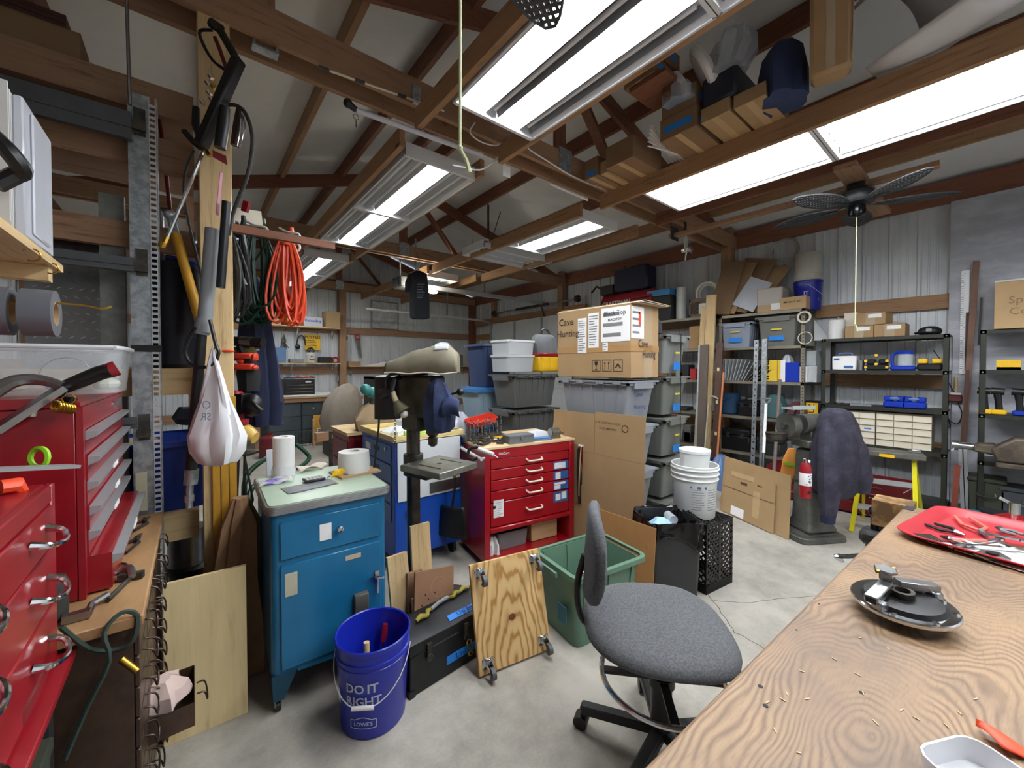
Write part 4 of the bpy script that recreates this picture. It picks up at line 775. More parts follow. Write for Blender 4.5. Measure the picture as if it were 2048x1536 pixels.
fr=[(-.052,-.018),(.052,-.018),(.052,.017),(.035,.017),(.02,.024),(0,.030),(-.02,.024),(-.035,.017),(-.052,.017)]
for a,b in zip(fr,fr[1:]+fr[:1]):
    a,b=Vector(a),Vector(b); n_=max(1,int((b-a).length/.012)); nr_=Vector((-(b-a).y,(b-a).x)).normalized()*.0016
    for k in range(n_):
        p,q2=a.lerp(b,k/n_),a.lerp(b,(k+1)/n_); g.add([f((*(p-nr_),0)),f((*(q2-nr_),0)),f((*(q2+nr_),0)),f((*(p+nr_),0))],[(0,1,2,3)])
mk('lettering',g,WTX,bk)
f=onbucket(.152,1,PH-.95,.15); mk('white_label',G().add([f((a,b,0)) for a in (-.018,0,.018) for b in (-.03,.03)],[(0,2,3,1),(2,4,5,3)]),PAPER,bk)
t=thing('screwdriver','red-handled screwdriver leaning inside the blue bucket','screwdriver',(.597,1.69,.0)); mk('handle',G().tube([(.07,.075,.24),(.078,.08,.275),(.085,.085,.31)],[.011,.015,.012],10),RED,t); mk('blade',G().cyl((.05,.05,.02),(.07,.075,.24),.004,n=6),STEEL,t)
one('wood_stick',G().cyl((-.02,.03,.01),(-.01,.06,.27),.013,n=12),LZ,'round wooden handle standing inside the blue bucket','stick',loc=(.597,1.69,.01))
# ---------------------------------------------------------------- black toolbox
tb=thing('toolbox','black steel toolbox with blue tape strips between bucket and plywood dolly','toolbox',(.985,1.775,0),(0,0,R(4)))
BLK=two('black_enamel','#101113','#1c1d20',9,.4,.6,.4,.2,.03)
mk('body',G().box(-.245,-.105,.001,.245,.105,.185),BLK,tb,bev=.004); mk('lid',G().prism([(-.108,.187),(.108,.187),(.108,.225),(.085,.262),(-.055,.262),(-.108,.235)],-.248,.248,'x'),BLK,tb,bev=.003)
for x in (-.15,.06): mk('latch',G().box(x-.012,-.118,.145,x+.012,-.106,.215).ring((x,-.119,.15),.014,.003,(1,0,0),(0,0,1),12,5),IRON,tb)
for s in(-1,1): mk('corner_guard',G().box(s*.235-.014,-.110,.0,s*.235+.014,.0,.03),BLK,tb)
tp=mk('tape_strip',G().add([(-.02,-.088,.2485),(.21,-.088,.2485),(.21,-.062,.2625),(-.02,-.062,.2625),(-.02,-.088,.2475),(.21,-.088,.2475),(.21,-.062,.2615),(-.02,-.062,.2615)],[(0,1,2,3),(7,6,5,4),(0,4,5,1),(1,5,6,2),(2,6,7,3),(3,7,4,0)]),TAPE,tb)
BI=M('pen_blue','#122a78',.6,0,.05); lettering(tp,'Uni Strut',.034,face((.095,-.074,.2555),(1,0,0),(0,.88,.47)),BI,.003,name='handwriting')
tp=mk('tape_strip',G().box(-.05,-.1075,.055,.22,-.1058,.095),TAPE,tb); lettering(tp,'Uni  Strut',.042,FY(.085,-.1075,.073),BI,.003,name='handwriting')
mk('brass_snap',G().ring((.075,-.118,.115),.013,.003,(1,0,0),(0,0,1),12,5).tube([(.075,-.118,.10),(.08,-.12,.07)],.005,6).ring((.082,-.12,.055),.011,.003,(1,0,0),(0,0,1),12,5),BRASS,tb)
t=thing('knotted_rope','old yellow rope threaded through grey tube on the black toolbox','rope',(.985,1.775,.264),(0,0,R(4)))
mk('tube_sleeve',G().tube([(-.06,.02,.012),(.0,.04,.014),(.06,.05,.012)],.010,8),GREY,t); mk('rope',G().tube([(-.16,-.01,.010),(-.13,.0,.014),(-.10,-.01,.012),(-.08,.02,.012),(-.06,.02,.012)],[.008,.014,.009,.012,.007],8),M('old_rope','#8d8336',.9,0,.25,40),t); mk('rope',G().tube([(.06,.05,.012),(.09,.04,.01),(.11,.055,.014),(.14,.05,.012),(.17,.065,.014),(.2,.05,.01)],[.007,.010,.012,.008,.013,.006],8),M('old_rope','#8d8336',.9,0,.25,40),t)
# ---------------------------------------------------------------- plywood dolly stood on edge
def rings_ply():
    m,nt,b,N,L=nodes('ring_plywood'); v=coords(nt,(3.6,1,1.1),(0,.35,0)); n=noise(nt,v,2.1,2,.5)
    w_=N('ShaderNodeTexWave'); w_.wave_type='RINGS'; w_.rings_direction='SPHERICAL'; w_.inputs['Scale'].default_value=2.6; w_.inputs['Distortion'].default_value=14; w_.inputs['Detail'].default_value=3; w_.inputs['Detail Scale'].default_value=.9
    L(v,w_.inputs['Vector']); L(ramp(nt,w_.outputs['Fac'],[(.05,'#a77c45'),(.3,'#c8a267'),(.9,'#d3b27c')]),b.inputs['Base Color']); b.inputs['Roughness'].default_value=.6; return m
dl=thing('plywood_dolly','square plywood dolly stood on edge showing four swivel casters','dolly',(1.255,1.51,0.012),(R(-14),0,R(-11)))
mk('board',G().box(-.205,0,0.0,.205,.02,.50),rings_ply(),dl,bev=.001); mk('knot',G().lathe([(.0,0),(.012,.001),(.016,.0)],10,sx=1.3).at(Matrix()),M('knot','#6b3a22',.7,0,.2),dl); dl.children[-1].location=(.0,-.001,.21); dl.children[-1].rotation_euler=(pi/2,0,0)
for x,z in ((-.155,.455),(.165,.455),(-.155,.045),(.165,.055)):
    c=mk('caster_plate',G().box(x-.03,-.003,z-.022,x+.03,0,z+.022).cyl((x,-.012,z),(x,-.003,z),.02,n=16),CHROME,dl,bev=.001)
    mk('fork',G().prism([(-.012,z+.015),(-.05,z-.012),(-.06,z-.03),(-.045,z-.04),(-.012,z-.015)],x-.015,x-.012,'x').prism([(-.012,z+.015),(-.05,z-.012),(-.06,z-.03),(-.045,z-.04),(-.012,z-.015)],x+.012,x+.015,'x').box(x-.015,-.016,z-.016,x+.015,-.012,z+.016),CHROME,c)
    mk('wheel',G().cyl((x-.010,-.05,z-.028),(x+.010,-.05,z-.028),.027,n=20),M('wheel_grey','#55575a',.5,0,.05),c); 
# leaning boards at drill press
def plank(label,x0,y,w_,h_,lean,m,th=.02,tilt=0,name='wood_board',y2=None): return one(name,G().box(0,0,0,w_,th,h_),m,label,'board',loc=(x0,y,.002),rot=(R(-lean),R(tilt),0),group='offcut boards leaning in front of the drill press')
plank('tallest offcut board with a dark hole, leaning on the drill press column',.925,1.955,.115,.62,7,LZ)
plank('rough offcut board left of the tallest one',.80,1.935,.11,.50,8,LZ,.022,-2)
plank('darker offcut board just left of the pink-grey one',.865,1.912,.085,.40,8,PZ,.018,2)
plank('narrow offcut strip standing behind the black toolbox',.885,1.89,.03,.28,6,LZ)
plank('pale pinkish painted board among the offcuts',.945,1.885,.075,.32,7,M('pink_board','#cdb9ab',.7,0,.05),.018)
plank('knotty offcut board right of the pinkish one',1.015,1.905,.075,.34,7,LZ,.02,2)
pb=thing('drilled_plywood','brown plywood scrap with drilled holes and a ring mark behind the toolbox','board',(.985,1.868,.25),(R(-12),R(8),0)); pb.scale=(1.22,1.22,1.22); mk('board',G().box(-.095,0,-.21,.095,.012,.135),M('brown_ply','#8d6a50',.7,0,.1,8),pb)
for a,b in ((-.03,.01),(-.06,-.01),(.0,.03),(.03,.0),(-.01,-.02),(.05,-.01),(-.045,.03)): mk('hole',G().cyl((a,-.0006,b+.01),(a,.002,b+.01),.0035,n=8),INK,pb)
mk('ring_mark',G().ring((.02,-.0003,.06),.04,.0009,(1,0,0),(0,0,1),30,4),CARD2,pb)
one('iron_angle',G().box(-.012,-.012,0,.0,-.010,.5).box(-.012,-.012,0,-.010,.02,.5),DARK,'thin black strip leaning between teal cabinet and offcuts','strip',loc=(.80,2.04,.001),rot=(R(-4),R(-14),0))
# ---------------------------------------------------------------- drill press
DPX,DPY=.985,2.12
dp=thing('drill_press','old grey drill press with square slotted table and column, covered with a canvas hood','drill press',(DPX,DPY,0),(0,0,R(16)))
CASTI=two('cast_iron','#3c3b37','#55534d',12,.4,.65,.45,.6); OLV=two('olive_enamel','#38362d','#4a4739',8,.4,.65,.45,.3)
mk('base',G().box(-.14,-.15,0,.14,.14,.045).lathe([(.085,.045),(.06,.09),(.05,.1)],20),CASTI,dp,bev=.006)
mk('column',G().cyl((0,0,.09),(0,0,1.44),.038,n=24),two('column_steel','#5d5a54','#3f3c38',5,.4,.6,.35,.8),dp)
tb_=mk('table',G().box(-.145,-.36,.938,.145,-.06,.972),two('table_iron','#6f7069','#85867e',9,.4,.6,.4,.7),dp,bev=.004)
for s in(-1,1): mk('slot',G().bar((s*.08,-.30,.9715),(s*.08,-.14,.9715),.013,.003),INK,tb_)
mk('hole',G().cyl((0,-.21,.9705),(0,-.21,.9728),.014,n=14),INK,tb_); mk('table_arm',G().box(-.05,-.16,.88,.05,-.02,.938).cyl((0,0,.88),(0,0,1.0),.056,n=20),CASTI,dp,bev=.003)
mk('head',G().box(-.065,-.20,1.22,.065,.05,1.45).box(-.05,-.10,1.14,.05,.05,1.24).cyl((0,-.16,1.12),(0,-.16,1.24),.036,n=16).cyl((0,-.16,1.06),(0,-.16,1.12),.024,.028,n=14),OLV,dp,bev=.012)
mk('belt_guard',G().prism([(-.08,.02),(-.06,-.08),(0,-.10),(.06,-.08),(.08,.05),(.05,.10),(-.05,.10)],1.452,1.50),OLV,dp,bev=.012)
mk('motor',G().cyl((-.06,.15,1.2),(-.06,.15,1.44),.075,n=20),M('motor_dark','#1d1d1e',.5,.2,.1),dp)
for a in (0,2.1,4.2): mk('feed_handle',G().cyl((.065,-.12,1.32),(.12,-.12+.13*sin(a+.8),1.32+.13*cos(a+.8)),.006,n=8).sph((.125,-.12+.135*sin(a+.8),1.32+.135*cos(a+.8)),.022,12,8),BLACK,dp)
mk('drive_belt_arm',G().tube([(-.08,.02,1.44),(-.13,-.0,1.43),(-.15,.0,1.36)],.015,8),BLACK,dp)
# canvas hood over the pulley cover: long wedge, low tip on the left
o=P(835,733,D=2.22); h=thing('canvas_hood','faded olive canvas cover with clear film end draped over the drill press top','cover',o,(0,0,-YAW+R(4)))
def hood(u,v):
    x=-.165+.395*u; hh=.055+.105*min(1,u*1.45)**.85; hh*=(1-.30*max(0,u-.85)/.15); dd=.07+.085*min(1,u*1.3)
    a=pi*v; return (x, -dd*cos(a), -.035+hh*max(0,sin(a))**.6+.004*sin(14*u+6*v))
CANV=two('olive_canvas','#6f6a58','#837d69',5,.4,.6,.8,0,.05)
g=G().sheet(hood,26,14); mk('cloth',g,CANV,h,solid=.003); mk('end_cap',G().prism([(hood(1,v/10)[1],hood(1,v/10)[2]) for v in range(11)],.226,.229,'x').prism([(hood(0,v/10)[1],hood(0,v/10)[2]) for v in range(11)],-.167,-.164,'x'),CANV,h); mk('hem',G().tube([hood(u/20,0)for u in range(21)],.004,5).tube([hood(u/20,1)for u in range(21)],.004,5),CREAM,h)
g=G().sheet(lambda u,v:Vector(hood(.68+.2*u,.22+.5*v))+Vector((0,-.004,.006+.001*sin(9*v+7*u))),8,10); mk('film_patch',g,clear('hood_film','#d9dfe8',.6,.12),h,solid=.001)
t=thing('gooseneck_lamp','small brass-necked lamp with dirty bell shade on the drill press','lamp',P(790,790,D=2.15)); q=Q(P(790,790,D=2.15))
mk('neck',G().tube([q(775,785,2.18),q(772,760,2.18),q(785,748,2.18),q(808,748,2.2),q(825,752,2.2)],.009,8).cyl(q(760,790,2.18),q(778,782,2.18),.028,n=12),BLACK,t); mk('socket',G().tube([q(786,783,2.15),q(789,795,2.14),q(794,806,2.13)],[.012,.015,.016],12),M('old_ivory','#b5a888',.6,0,.2),t)
mk('shade',G().tube([q(792,802,2.13),q(797,812,2.13),q(806,826,2.12)],[.016,.030,.046],18),M('shade_olive','#5c5843',.5,.2,.2),t); mk('bulb',G().sph(q(808,828,2.12),.022,12,8),M('bulb_off','#d5d2ca',.3,0,.02),t)
t=thing('ball_cap','faded navy cap and cloth hanging on the drill press feed handle','cap',P(880,800,D=2.1)); g=G(); g.M=rz(-YAW)
fold(g,[(0,0,-.17,.05,.04),(0,0,-.14,.075,.05),(0,0,-.05,.085,.06),(-.005,0,.02,.07,.055),(-.01,0,.08,.045,.04),(-.01,0,.115,.015,.015)],28,.10,5,11); mk('body',g,two('faded_navy','#1c2442','#2f3f66',6,.4,.65,.85),t)
g=G(); g.M=rz(-YAW); g.sheet(lambda u,v:(.02+.09*u,-.05-.03*sin(pi*v),.0-.09*v+.02*sin(3*u)),8,8); mk('brim',g,M('faded_navy2','#2a375c',.85,0,.1),t,solid=.003)
o=P(826,900,D=2.2); one('hanging_chain',G(),IRON,'thin dark chain hanging from the drill press head left of its column','chain',loc=P(794,770,D=2.2)) if 0 else None
ch_=thing('hanging_chain','thin dark chain hanging left of the drill press column','chain',P(790,830,D=2.12)); n=34
g=G()
for k in range(n):
    z=-.0125*k; g.ring((0,0,z),.0062,.0014,(1,0,0) if k%2 else (0,1,0),(0,0,1.2),8,4)
mk('links',g,IRON,ch_,kind='stuff'); one('black_cable',G().tube([P(760,800,D=2.3),P(757,860,D=2.3),P(752,900,D=2.28),P(748,935,D=2.28)],.006,6),BLACK,'black cable hanging down left of the drill press','cable')
# ---------------------------------------------------------------- blue chest with white front and yellow tray top
BL=M('chest_blue','#0f47a6',.35,0,.08); bx=thing('blue_chest','bright blue rolling tool chest with white front panel and cream tray top','tool chest',(1.12,2.72,0))
mk('body',G().box(0,0,.10,.62,.70,.955),BL,bx,bev=.006); bx.scale=(.9,1,1)
mk('tray_top',G().box(-.015,-.015,.955,.635,.715,.965).box(-.015,-.015,.965,.635,.0,1.0).box(-.015,.70,.965,.635,.715,1.0).box(-.015,0,.965,0,.70,1.0).box(.62,0,.965,.635,.70,1.0),M('tray_cream','#d9c48a',.45,0,.05),bx,bev=.004)
mk('white_panel',G().box(.02,-.012,.52,.60,-.001,.95),M('panel_white','#ccd1d4',.35,0,.03),bx,bev=.004); mk('steel_sheet',G().box(.30,-.020,.54,.598,-.013,.62),STEEL,bx)
for k in range(4): 
    d=mk('side_panel',G().box(-.008,.06,.36+.145*k,.0,.64,.49+.145*k),M('panel_blue','#3c70b0',.4,0,.1),bx,bev=.002); mk('recess_shade',G().box(-.011,.28,.42+.145*k,-.008,.40,.45+.145*k),M('shadow_blue','#1d2c4a',.5,0,.1),d)  # a raised block stands for the hollow, its shade put into the colour
    if k>1: mk('label',G().box(-.0105,.47,.40+.145*k,-.008,.58,.45+.145*k),PAPER,d)
mk('lock',G().cyl((-.008,.14,.89),(-.02,.14,.89),.014),CHROME,bx); mk('key',G().cyl((.10,-.012,.44),(.10,-.03,.44),.012).bar((.10,-.02,.44),(.13,-.035,.40),.010,.004),CHROME,bx)
for x in (.06,.56):
    for y in (.06,.64): mk('wheel',G().cyl((x-.015,y,.05),(x+.015,y,.05),.049,n=16).box(x-.03,y-.03,.085,x+.03,y+.03,.10),BLACK,bx)
# stuff on the blue chest
zt=.9655
def onB(x,y,z=0): return (1.12+x,2.72+y,zt+z)
one('green_bottle',G().cyl((0,0,.03),(.14,-.03,.03),.028,n=14).cyl((.14,-.03,.03),(.17,-.035,.03),.015,n=10),LIME,'lime green bottle lying on the blue chest tray','bottle',loc=onB(.10,.06))
t=thing('spray_gun_green','lime and black trigger tool lying right of the green bottle','tool',onB(.36,.10)); mk('barrel',G().tube([(-.04,0,.02),(.04,.01,.035)],.018,8),BLACK,t); mk('grip',G().tube([(.03,0,.02),(.07,.0,.05),(.10,.01,.10)],[.014,.018,.012],8),LIME,t)
one('blue_pliers_handles',G().tube([(0,0,.008),(.08,.02,.01),(.16,0,.008)],.008,6).tube([(0,.03,.008),(.08,.04,.01),(.16,.06,.008)],.008,6),M('light_blue','#3f7fb8',.5,0,.06),'blue-handled pliers on the right of the blue chest tray','pliers',loc=onB(.42,.06))
shellb=thing('clear_tub','clear shallow tub on the blue chest behind the green bottle','tub',onB(.34,.33)); mk('body',shell(G(),-.15,-.1,0,.15,.1,.1,.03,.003,1.08),clear('tub_clear','#c9d6e2',.5,.15),shellb)
one('white_cloth_heap',fold(G(),[(0,0,.0,.13,.1),(0,0,.03,.12,.1),(0,0,.06,.05,.05)],24,.15,6,2),M('cloth_white','#cfd2d2',.9,0,.05),'white cloth heap on the left of the blue chest','cloth',loc=onB(.14,.30))
t=thing('canvas_bag','tan canvas tool bag behind the blue chest','bag',(1.35,3.62,.93)); mk('body',fold(G(),[(0,0,0,.22,.14),(0,0,.1,.24,.15),(0,0,.2,.17,.1),(.02,0,.27,.06,.05)],26,.09,5,4),M('canvas_tan','#9a8567',.9,0,.1),t); mk('handle',G().ring((.02,-.1,.22),.07,.009,(1,0,0),(0,.1,1),16,6,0,pi),BLACK,t)
tt=thing('shop_table','low red chest with plywood top left of the blue chest','chest',(1.05,3.55,0)); mk('body',G().box(0,0,.001,.62,.5,.90),M('old_red2','#7a1a20',.4,0,.1),tt,bev=.004); mk('top',G().box(-.02,-.02,.90,.64,.52,.928),LX,tt)
for k in range(4): mk('drawer',G().box(-.006,.03,.1+.19*k,.0,.47,.27+.19*k),M('old_red2','#7a1a20',.4,0,.1),tt)
ln=thing('covered_machine','machine hidden under a beige dust cloth against the far wall','machine',(2.0,7.2,0)); mk('cloth',fold(G(),[(0,0,.35,.28,.25),(0,0,.6,.33,.28),(.05,0,.9,.30,.25),(.1,0,1.1,.2,.18),(.12,0,1.2,.06,.06)],26,.08,6,3),M('dust_cloth','#8a8175',.9,0,.08),ln); mk('stand',G().box(-.25,-.2,0,-.2,.2,.4).box(.2,-.2,0,.25,.2,.4),IRON,ln)
t=thing('teal_grinder','teal bench grinder head on the shop table left of the drill press','grinder',(1.30,3.66,.929)); t.location=P(745,785,D=3.6); mk('body',G().tube([(-.07,0,.02),(0,0,.0),(.05,0,-.03),(.07,0,-.06)],[.02,.06,.055,.04],14).sph((-.06,0,.03),.05,12,8),M('teal_paint','#2f7b78',.4,0,.08),t); mk('arm',G().tube([(.05,0,-.03),(.12,0,.0),(.15,0,-.04)],.014,8),CREAM,t); mk('pedestal',G().cyl((0,0,-.32),(0,0,-.04),.03,n=12),IRON,t)
# ---------------------------------------------------------------- red rolling cabinet
RC=M('cab_red','#9e0c1c',.3,0,.06,coat=.4); rc=thing('rolling_cabinet','red steel cabinet with five drawers, white pulls and cluttered wooden top','tool cabinet',(1.655,2.36,0),(0,0,R(-9)))
W_,D_=.83,.58
mk('side_panel',G().box(0,0,.05,.045,D_,.885),RC,rc,bev=.003); mk('side_panel',G().box(W_-.045,0,.05,W_,D_,.885),RC,rc,bev=.003); mk('back_panel',G().box(.045,D_-.01,.05,W_-.045,D_,.885),RC,rc)
mk('top_rail',G().box(.045,0,.815,W_-.045,.03,.885),RC,rc); mk('bottom_rail',G().box(.045,-.008,.268,W_-.045,.03,.30),RC,rc,bev=.006); mk('shelf',G().box(.045,0,.262,W_-.045,D_-.01,.268).box(.045,0,.05,W_-.045,D_-.01,.07),RC,rc); mk('inner',G().box(.046,.03,.27,W_-.046,D_-.02,.884),RC,rc)
mk('wooden_top',G().box(-.005,-.005,.8865,W_+.005,D_+.02,.905),wood('top_ply','#d6b98f','#b8946a','x',.6),rc,bev=.002)
for i,(z0,z1) in enumerate(((.738,.812),(.655,.733),(.575,.650),(.49,.570),(.305,.484))):
    d=mk('drawer',G().box(.052,.004,z0,W_-.052,.03,z1),RC,rc,bev=.004); zc=(z0+z1)/2
    mk('drawer_pull',G().tube([(.36,.004,zc+.008),(.365,-.022,zc),(.385,-.028,zc-.003),(.475,-.028,zc-.003),(.495,-.022,zc),(.50,.004,zc+.008)],.007,8),CREAM,d)
    if i: 
        s_=mk('blue_label',G().box(.62,.0025,z0+.006 if i<4 else z1-.09,.77,.0039,z1-.006 if i<4 else z1-.004),M('label_blue','#2f5f9e',.6,0,.04),d); b0=z1-.045 if i==4 else zc
        for x0,x1,a,b in (((.63,.74,-.024,.024),),((.64,.69,-.03,.026),),((.63,.74,.008,.026),(.63,.69,-.03,.004)),((.64,.69,-.03,.022),(.70,.75,-.024,.034)))[i-1]: mk('paper_label',G().box(x0,.0012,b0+a,x1,.0023,b0+b),PAPER,s_)
s_=sticker(rc,FY(.115,.003,.44),.085,.13,PAPER,9,'paper_list',3)
s_.location=(0,-.001,0); sticker(s_,FY(.08,.0015,.455),.02,.02,BLACK)
lettering(rc,'UniCart',.028,FY(.16,-.0005,.850),PAPER,.004)
mk('side_handle',G().cyl((-.035,-.02,.83),(-.035,.42,.85),.012,n=12).cyl((-.035,.0,.832),(.0,.0,.832),.008).cyl((-.035,.40,.849),(.0,.40,.849),.008),WHITE,rc)
for x in (.06,W_-.06):
    for y in (.06,D_-.06): mk('caster',G().cyl((x-.012,y,.025),(x+.012,y,.025),.0245,n=14),BLACK,rc)
RM=Matrix.Translation((1.655,2.36,0))@rz(R(-9))
def onR(x,y,z=0): return RM@Vector((x,y,.9055+z))
RA=(0,0,R(-9))
# clutter on its top
gb=thing('grey_steel_box','small grey steel box with hinged lid on the red cabinet','box',onR(.33,.07),RA); mk('body',G().box(-.11,-.05,0,.11,.06,.05),M('hammer_grey','#76797b',.45,.3,.06),gb,bev=.002); mk('lid',G().box(-.113,-.053,.050,.113,.063,.066).box(-.012,-.058,.03,.012,-.053,.06),M('hammer_grey','#76797b',.45,.3,.06),gb,bev=.002)
ps=thing('pencil_sharpener','old metal crank pencil sharpener on the right of the red cabinet','sharpener',onR(.68,.09),RA); mk('body',G().cyl((-.03,0,.045),(.045,0,.045),.042,n=20).box(-.03,-.035,0,.05,.035,.02),M('old_nickel','#7b776b',.4,.7,.15),ps); mk('face',G().cyl((-.034,0,.045),(-.03,0,.045),.034,n=18),STEEL,ps); mk('crank',G().tube([(.045,0,.05),(.07,0,.055),(.085,0,.03),(.11,0,.035)],.005,6),IRON,ps)
one('white_towel',fold(G(),[(0,0,.0,.12,.07),(0,0,.03,.11,.065),(0,0,.06,.06,.04)],26,.14,5,6),M('towel','#dcdfe2',.9,0,.03),'crumpled white towel beside the pencil sharpener','towel',loc=onR(.56,.17),rot=RA)
one('folded_blue_cloth',G().box(-.09,-.03,0,.09,.03,.012).box(-.085,-.03,.0125,.085,.028,.022),M('cloth_blue','#5b7fb0',.8,0,.1),'folded blue and white cloth in front of the white towel','cloth',loc=onR(.54,.07),rot=(0,0,R(-16)),bev=.003)
# drills rack: upright twist bits in a block, one object per bit row
dr=thing('drill_bit_stand','stand of upright twist drill bits on the red cabinet','bit stand',onR(.13,.36),RA); mk('block',G().box(-.16,-.06,0,.22,.08,.03),IRON,dr)
rnd=random.Random(5); TW=two('twist_steel','#1f1f22','#a9a9ac',90,.46,.54,.35,.7)
for k in range(30):
    x=-.14+.0118*k; y=-.04+.05*(k%3)/2; h=.09+.05*rnd.random(); r_=.0032+.003*rnd.random(); mk('drill_bit',G().cyl((x,y,.03),(x,y,.03+h),r_,n=6).cyl((x,y,.03+h),(x,y,.034+h),r_,.001,n=6),TW,dr)
ot=thing('orange_tray','orange-red plastic tray tilted behind the drill bits','tray',onR(.22,.52,.10),(R(15),R(-8),R(0))); mk('body',shell(G(),-.13,-.06,0,.13,.06,.05,.02,.003,1.1),M('orange_red','#d6402c',.4,0,.06),ot)
mk('support',G().box(-.02,-.02,-.1,.02,.02,0),IRON,ot)
pbg=G(); fold(pbg,[(0,0,0,.13,.1),(0,0,.08,.15,.11),(0,0,.15,.10,.08),(.03,0,.2,.03,.03)],26,.16,6,9); one('clear_bag',pbg,clear('bag_clear2','#c3cad6',.75,.15),'crumpled clear plastic bag behind the drill bits','bag',loc=onR(.02,.62,.0),rot=RA)
for k,(x,y,a,l) in enumerate(((.06,.10,.4,'nearest the front left corner'),(.13,.17,-.3,'in the middle of the clutter'),(.20,.10,.9,'just left of the grey steel box'),(.10,.24,.1,'at the back by the drill bits'),(.24,.22,-.6,'behind the grey steel box'),(.03,.20,1.2,'at the left edge'))):
    t=thing('small_clamp','small dark steel clamp on the red cabinet, '+l,'clamp',onR(x,y),(0,0,a),'small clamps on the red cabinet'); mk('frame',G().bar((-.06,0,.012),(.06,0,.012),.014,.016).cb((-.055,.02,.014),(.014,.05,.018)).cb((.03,.02,.014),(.014,.05,.018)),IRON,t,bev=.002); mk('screw',G().cyl((.03,.035,.016),(.095,.035,.016),.005,n=8).cyl((.085,.035,.016),(.10,.035,.016),.011,n=8),STEEL if k%2 else BLACK,t)
one('yellow_square',G().box(-.08,-.012,0,.08,.012,.02),YEL,'yellow plastic bar lying behind the small clamps','bar',loc=onR(.30,.30),rot=(0,0,.1)) 
t=thing('c_clamp','black caulking gun with white tube clamped at the left corner of the red cabinet','caulk gun',onR(-.03,.02,-.02),RA); mk('white_tube',G().tube([(-.02,-.02,.02),(.05,-.12,-.01)],.016,12).cyl((.05,-.12,-.01),(.07,-.15,-.03),.004,n=6),WHITE,t); mk('frame',G().tube([(-.02,-.02,.03),(-.07,.02,.02),(-.085,.02,-.03),(-.06,.0,-.06),(-.03,-.02,-.045)],.011,8),BLACK,t)
sc_=thing('scoop_shovel','black coal shovel hanging on the left side of the red cabinet','shovel',P(905,1035,D=3.02)); K=rz(R(-60)); g=G(); g.M=K
g.sheet(lambda u,v:(-.10-.03*v+(.20+.06*v)*u,-.02*sin(pi*u),.09-.24*v),10,8); mk('pan',g,M('shovel_black','#191a1c',.45,.3,.2),sc_,solid=.003); g=G(); g.M=K; g.tube([(0,-.01,.08),(.02,-.02,.16),(.03,-.02,.22),(.03,-.02,.34)],[.014,.010,.010,.008],8); mk('handle',g,BLACK,sc_); g=G(); g.M=K; g.sph((.03,-.02,.33),.017,10,6); mk('brass_hook',g,BRASS,sc_); mk('hook_arm',G().cyl((.02,-.03,.33),(.16,.05,.33),.004,n=6),IRON,sc_)
# items hanging at right side of the cabinet, items in its bottom shelf
t=thing('red_bar_clamp','red steel channel hanging on the right side of the red cabinet','clamp',RM@Vector((W_+.05,-.05,.30)),RA); mk('channel',G().box(-.012,-.01,.0,.018,.02,.54),RC,t); mk('top_plate',G().box(-.03,-.015,.54,.09,.025,.552),PAPER,t)
one('hanging_straps',G().tube([(0,0,.5),(-.015,-.01,.3),(0,-.01,.05)],.014,8).tube([(.02,0,.5),(.03,-.01,.36),(.02,-.01,.2)],.010,8),BLACK,'black straps hanging between the red cabinet and the red channel','strap',loc=RM@Vector((W_+.018,-.04,.32)),rot=RA)
one('tan_cord',G().tube([(0,0,.52),(-.02,-.01,.4),(-.03,-.01,.22),(-.03,-.01,.12)],.005,6),CARD2,'tan cord hanging in front of the black straps','cord',loc=RM@Vector((W_+.02,-.065,.32)),rot=RA)
one('basket_bin',shell(G(),-.13,-.1,0,.13,.1,.13,.03,.004,1.1),GREY,'grey bin on the open bottom of the red cabinet','bin',loc=RM@Vector((.30,.2,.071)),rot=RA)
one('wooden_crate',G().box(-.13,-.1,0,.13,.1,.15),LX,'small printed wooden box on the open bottom of the red cabinet','box',loc=RM@Vector((.60,.2,.071)),rot=RA,bev=.004)
one('black_straps_heap',fold(G(),[(0,0,0,.09,.07),(0,0,.05,.1,.07),(0,0,.09,.04,.03)],20,.2,5,5),BLACK,'black strap heap in the grey bin under the red cabinet','strap',loc=RM@Vector((.30,.2,.12)),rot=RA)
one('white_rag',fold(G(),[(0,0,0,.05,.06),(0,0,.08,.05,.06),(0,0,.13,.02,.02)],18,.18,5,1),M('towel','#dcdfe2',.9,0,.03),'white rag at the lower left opening of the red cabinet','rag',loc=RM@Vector((.11,.1,.071)),rot=RA)
one('steel_bar',G().box(-.35,-.03,0,.35,.03,.05),IRON,'dull steel beam lying on the floor left of the red cabinet','beam',loc=(1.42,2.12,.001),rot=(0,0,R(-52)))
# ---------------------------------------------------------------- green tote with contents, cardboard
gt=tote('open sage green tote on the floor behind the chair',(1.80,1.52,.001),(.55,.42,.40),R(-8),'#5b7d68',lid=None,ribs=3); GT=Matrix.Translation((1.80,1.52,0))@rz(R(-8))
mk('label',G().box(-.262,-.13,.13,-.258,-.06,.22),M('lbl_teal','#2a6d80',.5,0,.1),gt); gt.children[-1].location=(.022,0,0)
mk('handle_lip',G().box(-.285,-.07,.36,-.272,.07,.385),M('tote','#5b7d68',.45,0,.05,6),gt)
one('pink_handle',G().tube([(-.12,.02,.19),(0,-.02,.22),(.10,-.08,.18)],[.02,.022,.016],10),M('dusty_red','#8e4a4c',.6,0,.1),'dusty red curved handle inside the sage green tote','handle',loc=GT@Vector((-.06,0,.06)),rot=(0,0,R(-8)))
b=carton('white printed carton inside the sage green tote',GT@Vector((.06,.02,.15)),(.15,.10,.13),R(-20),PAPER,0); lettering(b,'LAWSON',.02,FY(0,-.0512,.06),INK)
